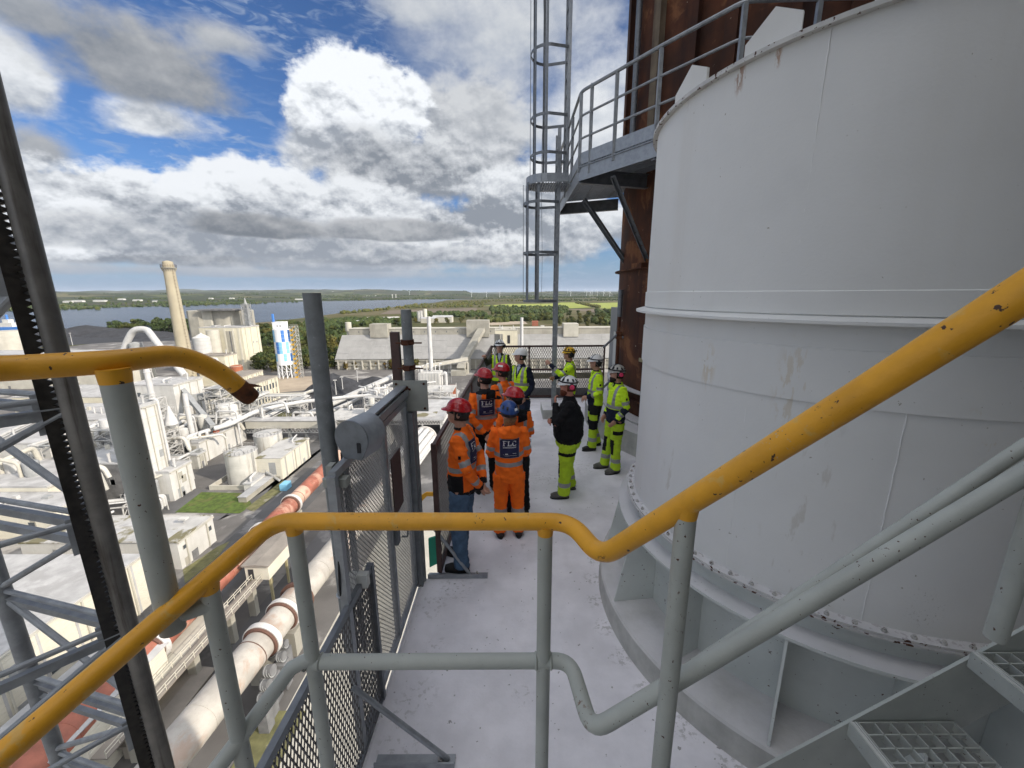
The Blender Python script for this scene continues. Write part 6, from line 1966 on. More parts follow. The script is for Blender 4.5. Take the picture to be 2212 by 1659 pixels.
# ---- sliding hoist gate, its poles and drive
def gate():
    t = thing('hoist_gate', 'galvanised woven mesh gate under a slanting looking U rail on the left', 'gate', (-0.98, 2.1, 0))
    x = -0.985
    y0, y1, z0, z1 = 2.02, 3.50, 0.02, 1.93
    for y in (y0, (y0 + y1) / 2 + .12, y1):
        MB().bar((x, y, z0), (x, y, z1), 0.045, 0.045).build('stile', m_galv, t, None)
    for z in (z0 + .02, z1):
        MB().bar((x, y0, z), (x, y1, z), 0.04, 0.045).build('rail', m_galv, t, None)
    b = MB(); lattice(b, (x, y0, z0), (0, 1, 0), (0, 0, 1), y1 - y0, z1 - z0, 0.034, 0.040, 0.0036, 0.004)
    tag(b.build('mesh_panel', m_mesh_galv, t, None), kind='stuff')
    MB().box((x + .02, 2.95, 1.12), (x + .03, 3.20, 1.62)).build('brown_plate', m_brownframe, t, None)
    b = MB(); b.cbox((x + .03, 2.62 + .3, 0.98), (0.05, 0.07, 0.16)); b.tube(bend([(x + .06, 2.98, 1.05), (x + .11, 2.98, 1.05), (x + .11, 2.98, .92), (x + .06, 2.98, .92)], .02), 0.008, 6); b.build('latch', m_galvdark, t, None)
    # U rail above the gate
    u = thing('gate_rail', 'heavy U channel rail running over the mesh gate to the grey pole', 'rail', (-1.0, 1.95, 2.0))
    b = MB(); b.box((-1.035, 2.38, 1.96), (-1.02, 3.58, 2.085)); b.box((-1.019, 2.38, 2.07), (-0.955, 3.58, 2.085)); b.box((-1.019, 2.38, 1.96), (-0.955, 3.58, 1.972)); b.build('channel', m_galv, u, None)
    b = MB(); b.bar((-0.95, 2.38, 2.02), (-0.95, 3.58, 2.02), 0.012, 0.06); b.build('web', m_galv, u, None)
    MB().cyl((-0.985, 3.45, 2.06), (-0.94, 3.62, 2.06), 0.022, 10).build('axle', m_rust, u)
    # far pole with plate and brown channel
    p = thing('gate_pole', 'shorter grey pole behind the gate with a square plate and rusty clamps', 'pole', (-0.945, 3.58, 0))
    MB().cyl((-0.945, 3.60, 0), (-0.935, 3.60, 2.76), 0.046, 20).build('tube', m_polegrey, p)
    MB().box((-1.08, 3.538, 1.84), (-0.77, 3.553, 2.13)).build('plate', m_plategrey, p, None)
    for bx, bz in ((-1.05, 2.10), (-0.80, 2.10), (-0.80, 1.87), (-0.93, 2.05)):
        MB().cyl((bx, 3.53, bz), (bx, 3.537, bz), 0.012, 6).build('bolt', m_rust, p)
    MB().box((-1.095, 3.60, 2.02), (-1.02, 3.66, 2.56)).build('brown_channel', m_brownframe, p, None)
    for z in (2.45, 2.22):
        b = MB(); b.lathe((-0.94, 3.60, z), [(0.048, 0), (0.06, 0), (0.06, 0.045), (0.048, 0.045)], 16, close=True); b.cbox((-0.94, 3.53, z + .022), (0.05, 0.04, 0.04))
        b.bar((-1.03, 3.55, z + .02), (-0.80, 3.55, z + .02), 0.012, 0.012)
        b.build('clamp', m_rust, p, None)
    MB().box((-0.99, 3.50, 0), (-0.91, 3.56, 1.83)).build('stile', m_galvdark, p, None)
    # near pole
    q = thing('hoist_pole', 'tall dark grey tube pole level with the horizon in front of the water', 'pole', (-1.10, 2.26, 0))
    MB().cyl((-1.10, 2.26, 0.55), (-1.10, 2.26, 2.905), 0.0475, 24).build('tube', m_polegrey, q)
    for z in (1.80, 0.98):
        b = MB(); b.lathe((-1.10, 2.26, z), [(0.049, 0), (0.057, .006), (0.049, .012)], 18); b.build('u_bolt', m_galv, q)
    MB().box((-1.055, 2.30, 0.5), (-1.025, 2.33, 1.95)).build('back_channel', m_galvdark, q, None)
    # drum cover of the gate winch
    w = thing('winch_cover', 'grey half round sheet metal drum cover bolted to the tall pole', 'machine cover', (-0.99, 2.2, 1.9))
    ax = Vector((0.25, 0.95, 0)).normalized()
    c0 = Vector((-0.93, 2.20, 2.08))
    b = MB()
    side = Vector((0, 0, 1)).cross(ax)
    ring = [c0 + side * (0.11 * math.cos(R(a))) + Vector((0, 0, .11 * math.sin(R(a)))) for a in range(-40, 223, 12)]
    ring = [c0 + side * .06 + Vector((0, 0, -.125))] + ring + [c0 - side * .06 + Vector((0, 0, -.125))]
    b.extrude(ring, ax * 0.17)
    b.build('shell', m_galv, w, 30)
    b = MB(); b.extrude([p - ax * .012 for p in ring], ax * 0.010); b.build('end_plate', m_galvdark, w, 30)
    b = MB(); b.cbox(c0 - ax * .016 + side * -.05 + Vector((0, 0, -.05)), (0.02, 0.008, 0.06)); b.build('slot', m_dark, w, None)
    MB().box((-1.06, 2.06, 1.84), (-0.93, 2.12, 1.89)).build('bracket', m_plategrey, w, None)
    MB().box((-1.055, 2.10, 1.55), (-1.02, 2.16, 1.95)).build('bracket', m_plategrey, w, None)
    c = MB(); c.tube(bend([(-1.02, 2.12, 1.72), (-0.99, 2.0, 1.45), (-1.0, 1.98, 1.2), (-1.04, 2.15, .9), (-1.04, 2.2, 0.85)], .15), 0.006, 6)
    o = c.build('cable', m_black, None); o.name = 'winch_cable'
    tag(o, 'thin black cable drooping from the drum cover down the mesh gate', 'cable')
    j = thing('junction_box', 'small grey junction box with a cable gland at the foot of the tall pole', 'junction box', (-1.02, 2.2, 1.0))
    p0 = at_y(775, 1252, 2.2)
    MB().cbox(p0, (0.12, 0.05, 0.09)).build('box', m_boxgrey, j, None)
    MB().cyl(p0 + Vector((0, 0, -.045)), p0 + Vector((0, 0, -.09)), 0.012, 8).build('gland', m_galv, j)
    MB().tube(bend([p0 + Vector((-.03, -.03, -.05)), p0 + Vector((-.05, -.06, -.16)), p0 + Vector((-.09, -.04, -.12)), p0 + Vector((-.10, 0, .08))], .05), 0.006, 6).build('cable', m_galv, j)
    n = MB(); pts = [at_y(x_, y_, 4.0) for x_, y_ in ((925, 1165), (948, 1158), (950, 1215), (928, 1226))]
    n.extrude(pts, (0, .03, 0)); o = n.build('netting', m_netting, None, None)
    tag(o, 'scrap of green netting outside the fence by the black shoe', 'netting')
    n = MB(); pts = [at_y(x_, y_, 4.1) for x_, y_ in ((905, 1074), (920, 1064), (936, 1064), (936, 1072), (922, 1072), (910, 1084))]
    n.extrude(pts, (0, .02, 0)); o = n.build('lever', m_yellow, None, None)
    tag(o, 'bent yellow lever plate outside the fence beside the man in jeans', 'lever')
gate()

# ---- rack and pinion hoist mast at the left
def mast():
    t = thing('hoist_mast', 'dark lattice hoist mast with a toothed rack at the left edge', 'mast', (-2.3, 1.9, G))
    A, C, B = Vector((-1.94, 1.70, 0)), Vector((-2.84, 1.92, 0)), Vector((-2.58, 1.02, 0))
    cs = [A, C, B]
    u = (C - A).normalized()
    w = Vector((-u.y, u.x, 0))
    if w.y < 0: w = -w
    z0, z1 = -9.0, 9.0
    for i, c in enumerate(cs):
        MB().cyl(c + Vector((0, 0, z0)), c + Vector((0, 0, z1)), 0.038, 18).build('corner_tube', m_mastrail if i == 0 else m_mast, t)
    zs = [at_y(0, 0, 1.7).z] and [at_y(75, 575, A.y).z, at_y(113, 872, A.y).z, at_y(190, 1130, A.y).z, at_y(258, 1352, A.y).z]
    st = (zs[0] - zs[3]) / 3
    for k in range(-14, 9):
        z = zs[0] - k * st
        if not (z0 < z < z1): continue
        dbl = (k % 2 == 0)
        for i in range(3):
            a, b_ = cs[i], cs[(i + 1) % 3]
            m = MB()
            if i == 1: continue
            m.cyl(a + Vector((0, 0, z + .03)), b_ + Vector((0, 0, z + .03)), 0.014, 10)
            m.build('cross_bar', m_mast, t)
            m = MB()
            if i == 1: continue
            if i == 2 and dbl: continue
            m.bar(a + Vector((0, 0, z - .035)), b_ + Vector((0, 0, z - .035)), 0.007, 0.05)
            m.bar(a + Vector((0, 0, z - .012)), b_ + Vector((0, 0, z - .012)), 0.03, 0.007)
            m.build('angle_iron', m_mast, t, None)
            if dbl and i == 0:
                m = MB()
                m.bar(a + Vector((0, 0, z - .13)), b_ + Vector((0, 0, z - .13)), 0.007, 0.05)
                m.bar(a + Vector((0, 0, z - .108)), b_ + Vector((0, 0, z - .108)), 0.025, 0.007)
                m.build('angle_iron', m_mast, t, None)
            q, p = (a, b_) if k % 2 == 0 else (b_, a)
            MB().cyl(q + Vector((0, 0, z - .02)), p + Vector((0, 0, z - st + .05)), 0.0165, 10).build('diagonal', m_mast, t)
        for d in ((C - A).normalized(), (B - A).normalized()):
            MB().bar(A + d * .06 + Vector((0, 0, z - .12)), A + d * .06 + Vector((0, 0, z + .06)), 0.10, 0.012, Vector((-d.y, d.x, 0))).build('gusset', m_mast, t, None)
    # greased rack beside the main tube
    u = (B - A).normalized()
    w = Vector((-u.y, u.x, 0))
    rk = A + u * 0.070
    b = MB(); b.bar(rk + Vector((0, 0, z0)), rk + Vector((0, 0, z1)), 0.028, 0.040, u)
    o = b.build('rack', m_rack, t, None)
    b = MB()
    z = -4.2
    while z < 6.5:
        p = rk - u * 0.0195
        hw = .014
        b.add([p + w * hw + Vector((0, 0, z - .013)), p + w * hw + Vector((0, 0, z + .013)), p + w * hw - u * .016 + Vector((0, 0, z + .005)), p + w * hw - u * .016 + Vector((0, 0, z - .005)),
               p - w * hw + Vector((0, 0, z - .013)), p - w * hw + Vector((0, 0, z + .013)), p - w * hw - u * .016 + Vector((0, 0, z + .005)), p - w * hw - u * .016 + Vector((0, 0, z - .005))],
              [(0, 1, 2, 3), (7, 6, 5, 4), (1, 5, 6, 2), (0, 3, 7, 4), (3, 2, 6, 7)])
        b.cbox(rk - w * .018 + u * .004 + Vector((0, 0, z)), (0.030, 0.010, 0.012))
        z += 0.0275
    tag(b.build('teeth', m_rack, o, None), kind='stuff')
mast()

# ------------------------------------------------------------------ stair rails round the camera
def at_plane(px, py, P, Q):
    """where the sight line through a pixel meets the vertical plane through P and Q"""
    r = ray(px, py)
    d = Vector((Q[0] - P[0], Q[1] - P[1]))
    n = Vector((-d.y, d.x))
    t = n.dot(Vector((P[0], P[1]))) / n.dot(Vector((r.x, r.y)))
    return Vector((r.x * t, r.y * t, HCAM + r.z * t))
def stair_rails():
    RR = 0.0242
    t = thing('stair_railing', 'yellow topped stair railing with grey green posts across the foreground', 'railing', (0, 0.8, 1.2))
    a0 = at_d(0, 1636, .74); a1 = at_d(593, 1126, 1.12)
    ext = a0 + (a0 - a1) * 0.6
    y = a1.y
    c1 = at_y(1232, 1127, y)
    r0 = at_d(1298, 1200, 1.0); r1 = at_d(2212, 632, .50)
    # the hand rail runs level, dips and climbs with the flight on the right
    top = [ext, a1, c1 + Vector((0.0, 0, 0)), r0 + Vector((0, 0, -.006)), r1, r1 + (r1 - r0) * 0.5]
    path = bend(top, 0.055, 7)
    MB().tube(path, RR, 20).build('hand_rail', m_yellow, t, 60)
    # posts
    def post(p, z0, z1, r=0.0212):
        return MB().cyl((p.x, p.y, z0), (p.x, p.y, z1), r, 20).build('post', m_railgrey, t, 60)
    pb = at_y(634, 1127, y)
    pc = at_y(1178, 1130, y)
    s = 0.33
    pa = a1.lerp(a0, s)
    sd = 0.30
    pd = r0.lerp(r1, 0.34)
    for p, dz in ((pb, 0), (pc, 0), (pa, 0), (pd, 0)):
        post(p, 0.9, p.z - 0.012)
        MB().cyl((p.x, p.y, p.z - .034), (p.x, p.y, p.z - 0.005), 0.0218, 20, 0.025).build('weld_collar', m_yellow, t, 60)
    # knee rail: level part, dip and climb
    k0 = at_y(660, 1430, y); k0.x = pb.x
    k1 = at_y(1232, 1440, y)
    k1.z = k0.z
    dp = r0 - c1
    k2 = at_d(1278, 1580, 1.04)
    k3 = at_d(2212, 1024, .94)
    MB().tube(bend([k0, k1, k2, k3, k3 + (k3 - k2) * .4], 0.05, 7), RR * .9, 18).build('knee_rail', m_railgrey, t, 60)
    m0, m1 = at_d(1500, 1440, 1.16), at_d(2212, 966, 1.12)
    off = Vector((0, 0, 0))
    MB().tube([m0 + off, m1 + off, m1 + off + (m1 - m0) * .4], RR * .8, 16).build('knee_rail', m_railgrey, t, 60)
    # sloping knee rail on the left flight
    l0 = at_plane(648, 1418, a1, a0); l1 = at_plane(470, 1659, a1, a0)
    MB().tube([Vector((pb.x, pb.y, l0.z + .01)), l0 + (l1 - l0) * .12, l1, l1 + (l1 - l0)], RR * .9, 16).build('knee_rail', m_railgrey, t, 60)
    for p in (pb, pc):
        for sg in (-1, 1):
            c_ = Vector((p.x + sg * .0225, p.y, k0.z))
            MB().tube([c_ - Vector((.004, 0, 0)), c_, c_ + Vector((.004, 0, 0))], [.0225, .0262, .0225], 18).build('weld_bead', m_railgrey, t, 60)
    return t, pa, r0, r1
rail_thing, PA, RQ0, RQ1 = stair_rails()

def second_rail():
    t = thing('short_railing', 'yellow rail with a rusty broken end on a thick grey post at the left', 'railing', (-0.82, 0.8, 1.2))
    p = [at_d(-520, 812, .56), at_d(0, 797, .745), at_d(240, 782, .825), at_d(385, 765, .95), at_d(470, 800, 1.02), at_d(546, 862, 1.09)]
    q = bend(p, 0.05, 6)
    MB().tube(q[:-1] + [p[-1].lerp(p[-2], .42)], 0.0242, 20).build('hand_rail', m_yellow, t, 60)
    e0, e1 = p[-1].lerp(p[-2], .45), p[-1]
    path = [e0.lerp(e1, i / 6) for i in range(7)]
    MB().tube(path, [.0245, .0247, .0246, .0243, .0240, .0236, .020], 20).build('rusty_end', m_rustend, t, 60)
    # a curl of torn paint sheet
    b = MB(); c = e0.lerp(e1, .3) + Vector((0.004, -.004, .022)); b.extrude([c, c + Vector((.028, .01, -.008)), c + Vector((.045, .012, -.014)), c + Vector((.02, .005, -.014))], (0, .002, .001)); b.build('paint_flake', m_rustend, t, None)
    a = at_d(243, 790, .825)
    MB().cyl((a.x, a.y, at_y(355, 1345, a.y).z - .02), (a.x, a.y, a.z - .01), 0.0262, 20).build('post', m_railgrey, t, 60)
    MB().cyl((a.x, a.y, a.z - .036), (a.x, a.y, a.z - .005), 0.0268, 20, 0.029).build('weld_collar', m_yellow, t, 60)
    z = at_y(360, 1335, a.y).z
    MB().tube(bend([(a.x, a.y, z + .05), (a.x + .01, a.y + .01, z), (PA.x, PA.y, z)], .03), 0.0212, 16).build('stub_tube', m_railgrey, t, 60)
second_rail()

def stairs():
    t = thing('steel_stair', 'grey green steel stair with open grating treads climbing at the lower right', 'stair', (1.2, 1.0, 1.2))
    P1 = at_z(1850, 1556, 1.40)                     # where the first tread meets the stringer
    Q1 = P1 + Vector((1, 0, 0))
    s0, s1 = at_plane(1650, 1659, P1, Q1), at_plane(2212, 1360, P1, Q1)
    d = s1 - s0
    a, b_ = s0 - d * .5, s1 + d * .7
    dn = Vector((0, 0, -0.34))
    MB().extrude([a, b_, b_ + dn, a + dn], (0, 0.010, 0)).build('stringer', m_railgrey, t, None)
    # the other stringer, nearer to us, below the picture
    off = Vector((0, -0.85, 0))
    MB().extrude([a + off, b_ + off, b_ + dn + off, a + dn + off], (0, 0.010, 0)).build('stringer', m_railgrey, t, None)
    run, near = Vector((1, 0, 0)), Vector((0, -1, 0))
    for (A, B) in (((1850, 1556), (2055, 1553)), ((2112, 1406), (2330, 1403))):
        o = at_plane(A[0], A[1], P1, Q1) + Vector((0, -.004, 0))
        W = (at_z(B[0], B[1], o.z) - at_z(A[0], A[1], o.z)).length if A[1] > 1500 else 0.31
        dep = near * 0.84
        frame = MB()
        z_ = Vector((0, 0, -.018))
        frame.bar(o + z_, o + dep + z_, 0.005, 0.036)
        frame.bar(o + run * W + z_, o + run * W + dep + z_, 0.005, 0.036)
        frame.bar(o + z_ + near * .003, o + run * W + z_ + near * .003, 0.005, 0.036)
        fr = frame.build('tread', m_railgrey, t, None)
        nose = MB()
        for k in range(3):
            nose.bar(o - run * (.008 + .0065 * k) - Vector((0, 0, .002 + .002 * (k % 2))), o + dep - run * (.008 + .0065 * k) - Vector((0, 0, .002 + .002 * (k % 2))), 0.0050, 0.006)
        nose.build('nosing', m_boxgrey, fr, None)
        MB().bar(o - run * .026 - Vector((0, 0, .030)), o + dep - run * .026 - Vector((0, 0, .030)), 0.005, 0.058).build('nosing_plate', m_railgrey, fr, None)
        g = MB()
        for k in range(1, 6):
            q = o + run * (W * k / 6)
            g.bar(q - Vector((0, 0, .016)), q + dep - Vector((0, 0, .016)), 0.0042, 0.030)
        for k in range(1, 20):
            q = o + near * (.043 * k)
            g.bar(q - Vector((0, 0, .010)), q + run * W - Vector((0, 0, .010)), 0.0045, 0.018)
        g.build('grating', m_railgrey, fr, None)
    # second post far right and the landing we stand on
    p = at_d(2182, 1275, .95)
    MB().cyl((p.x, p.y, at_y(2150, 1378, p.y).z), (p.x, p.y, p.z + .9), 0.0212, 16).build('post', m_railgrey, t, 60)
    b = MB(); grating(b, (-0.55, -0.95, 1.22), (1, 0, 0), (0, 1, 0), 26, 20, 0.05, 0.06)
    b.build('landing_grating', m_railgrey, t, None)
stairs()

# ------------------------------------------------------------------ people
def cloth_mat(name, color, rough=0.85, var=0.10):
    return material(name, color, rough, var=var, scale=14, bump=0.0015, bump_scale=120, spec=0.2)
c_orange = cloth_mat('orange_hi_vis_cloth', (0.98, 0.165, 0.016))
c_lime = cloth_mat('lime_hi_vis_cloth', (0.62, 0.94, 0.03))
c_limedk = cloth_mat('worn_lime_cloth', (0.46, 0.66, 0.035))
c_navy = cloth_mat('navy_cloth', (0.014, 0.018, 0.036))
c_blackc = cloth_mat('black_cloth', (0.011, 0.011, 0.012))
c_refl = material('reflective_tape', (0.30, 0.30, 0.30), 0.45, metal=0.25, var=0.06, scale=30)
c_jeans = cloth_mat('blue_denim', (0.075, 0.125, 0.20), var=0.22)
c_jeansdk = cloth_mat('dark_denim', (0.022, 0.030, 0.055), var=0.2)
c_olive = cloth_mat('olive_cloth', (0.055, 0.055, 0.040))
c_shirt = cloth_mat('pale_shirt', (0.42, 0.46, 0.55))
c_skin = material('skin', (0.50, 0.27, 0.19), 0.55, var=0.08, scale=20, spec=0.3)
c_skin2 = material('ruddy_skin', (0.52, 0.23, 0.16), 0.55, var=0.1, scale=20, spec=0.3)
c_hairdk = material('dark_hair', (0.018, 0.012, 0.009), 0.7, bump=0.002, bump_scale=160)
c_hairbl = material('blonde_hair', (0.26, 0.185, 0.10), 0.6, bump=0.002, bump_scale=160, var=0.3, scale=40)
c_hairred = material('ginger_beard', (0.12, 0.035, 0.015), 0.8, bump=0.003, bump_scale=160)
c_boot = material('black_boot', (0.016, 0.015, 0.014), 0.6)
c_bootgrey = material('dusty_boot', (0.11, 0.105, 0.095), 0.85, var=0.25, scale=20)
h_red = material('red_helmet_shell', (0.40, 0.008, 0.012), 0.26, var=0.05, spec=0.5, coat=0.3)
h_white = material('white_helmet_shell', (0.72, 0.72, 0.70), 0.32, var=0.04, spec=0.5)
h_blue = material('blue_helmet_shell', (0.018, 0.055, 0.20), 0.35, var=0.05)
h_yellow = material('yellow_helmet_shell', (0.72, 0.42, 0.012), 0.35, var=0.05)
h_dirty = material('scuffed_helmet_shell', (0.40, 0.385, 0.35), 0.5, var=0.25, scale=12, patch=((0.22, 0.19, 0.15), 14, 0.55))
c_pink = material('pink_ear_cup', (0.72, 0.05, 0.13), 0.45, var=0.05)
c_plast = material('black_plastic', (0.014, 0.014, 0.015), 0.4)
c_lens = material('dark_glasses', (0.02, 0.02, 0.022), 0.12, spec=0.6)
c_label = material('white_sticker', (0.75, 0.75, 0.74), 0.5, var=0.03)
c_patch = material('navy_back_patch', (0.012, 0.014, 0.060), 0.6, var=0.05)
c_letter = material('white_print', (0.78, 0.78, 0.78), 0.6, var=0.03)
c_redline = material('red_print', (0.5, 0.02, 0.02), 0.6, var=0.03)

def ellipsoid(b, c, r, n=14, m=10, M=None):
    v, f = [], []
    c = Vector(c)
    for j in range(1, m):
        th = math.pi * j / m
        for i in range(n):
            ph = 2 * math.pi * i / n
            p = Vector((r[0] * math.sin(th) * math.cos(ph), r[1] * math.sin(th) * math.sin(ph), r[2] * math.cos(th)))
            v.append(c + (M @ p if M else p))
    top = len(v); v.append(c + (M @ Vector((0, 0, r[2])) if M else Vector((0, 0, r[2]))))
    bot = len(v); v.append(c - (M @ Vector((0, 0, r[2])) if M else Vector((0, 0, r[2]))))
    for j in range(m - 2):
        for i in range(n):
            a, d = j * n + i, j * n + (i + 1) % n
            f.append((a, a + n, d + n, d))
    for i in range(n):
        f.append((top, i, (i + 1) % n))
        f.append((bot, (m - 2) * n + (i + 1) % n, (m - 2) * n + i))
    return b.add(v, f)

def loft(b, rings, n=20):
    """closed loft of horizontal ellipses (z, a, b, x, y)"""
    v, f = [], []
    for (z, a, bb, x, y) in rings:
        for i in range(n):
            ph = 2 * math.pi * i / n
            v.append((x + a * math.cos(ph), y + bb * math.sin(ph), z))
    for j in range(len(rings) - 1):
        for i in range(n):
            p, q = j * n + i, j * n + (i + 1) % n
            f.append((p, q, q + n, p + n))
    f.append(tuple(range(n - 1, -1, -1)))
    f.append(tuple(range((len(rings) - 1) * n, len(rings) * n)))
    return b.add(v, f)

def fused(b, voxel, smooth=3):
    """one continuous skin round overlapping solids"""
    me = bpy.data.meshes.new('tmp')
    me.from_pydata(b.v, [], b.f)
    bm = bmesh.new(); bm.from_mesh(me)
    bmesh.ops.recalc_face_normals(bm, faces=bm.faces); bm.to_mesh(me); bm.free()
    o = bpy.data.objects.new('tmp', me)
    COL.objects.link(o)
    r = o.modifiers.new('r', 'REMESH'); r.mode = 'VOXEL'; r.voxel_size = voxel
    s = o.modifiers.new('s', 'SMOOTH'); s.factor = 0.5; s.iterations = smooth
    dg = bpy.context.evaluated_depsgraph_get()
    dg.update()
    out = bpy.data.meshes.new_from_object(o.evaluated_get(dg))
    bpy.data.objects.remove(o)
    bpy.data.meshes.remove(me)
    return out

def verts_np(me):
    a = np.empty(len(me.vertices) * 3, np.float32); me.vertices.foreach_get('co', a); return a.reshape(-1, 3)
def centres_np(me):
    a = np.empty(len(me.polygons) * 3, np.float32); me.polygons.foreach_get('center', a); return a.reshape(-1, 3)
def wrinkle(me, amp, scale, seed, stretch=(1, 1, 2.4)):
    co = verts_np(me)
    nr = np.empty(len(me.vertices) * 3, np.float32)
    me.vertex_normals.foreach_get('vector', nr)
    nr = nr.reshape(-1, 3)
    sx, sy, sz = stretch
    d = np.array([mnoise.noise(Vector((p[0] * scale * sx + seed, p[1] * scale * sy, p[2] * scale * sz + 0.6 * p[0] * scale))) +
                  0.5 * mnoise.noise(Vector((p[0] * scale * 2.1 + seed, p[1] * scale * 2.1, p[2] * scale * 4.2 - 1.3 * p[1] * scale))) for p in co.astype(float)])
    co = co + nr * (d * amp)[:, None]
    me.vertices.foreach_set('co', co.astype(np.float32).ravel())
    me.update()
def seg_param(P, A, B):
    A, B = np.array(A), np.array(B)
    d = B - A
    t = np.clip(((P - A) @ d) / (d @ d), 0, 1)
    return t, np.linalg.norm(P - (A + t[:, None] * d), axis=1)
def set_mats(me, mats, idx):
    me.materials.clear()
    for m in mats: me.materials.append(m)
    me.polygons.foreach_set('material_index', idx.astype(np.int32))
    me.polygons.foreach_set('use_smooth', [True] * len(me.polygons))
    me.update()

def hand(b, wrist, elbow, palm_n, curl=0.5, side=1):
    """palm, four fingers of different lengths and a thumb that leaves the side of the palm"""
    w = Vector(wrist); d = (w - Vector(elbow)).normalized()
    n = Vector(palm_n); n = (n - d * n.dot(d)).normalized()
    s = d.cross(n) * side          # towards the thumb side
    M = Matrix((s, d, n)).transposed()
    ellipsoid(b, w + d * .05, (.040, .055, .018), 12, 8, M.to_3x3())
    for k, (off, L) in enumerate([(.029, .072), (.010, .080), (-.010, .074), (-.028, .060)]):
        p0 = w + d * .075 + s * off
        p1 = p0 + (d * math.cos(curl * .5) + n * math.sin(curl * .5)) * (L * .55)
        p2 = p1 + (d * math.cos(curl * 1.6) + n * math.sin(curl * 1.6)) * (L * .5)
        b.tube([p0 - d * .03, p0, p1, p2], [.0105, .0105, .0098, .0085], 7)
    t0 = w + d * .025 + s * .030
    t1 = t0 + (d * .7 + s * .75 + n * .25).normalized() * .038
    t2 = t1 + (d * .9 + s * .15 + n * .35).normalized() * .03
    b.tube([t0 - s * .015, t0, t1, t2], [.013, .0125, .0115, .009], 7)

FONT_LETTERS = {   # slab serif capitals on a unit square, as lists of rectangles
    'F': [(.16, 0, .36, 1), (.02, 0, .50, .10), (.02, .90, .92, 1.0), (.36, .47, .64, .57), (.80, .76, .92, .90)],
    'L': [(.16, 0, .36, 1), (.02, .90, .52, 1.0), (.02, 0, .92, .12), (.78, .10, .92, .36)],
    'C': [(.06, .18, .26, .82), (.14, .80, .38, .94), (.14, .06, .38, .20), (.30, .88, .76, 1.0), (.30, 0, .76, .12), (.68, .80, .90, .92), (.68, .08, .90, .20), (.78, .66, .92, 1.0), (.80, .08, .92, .30)],
}

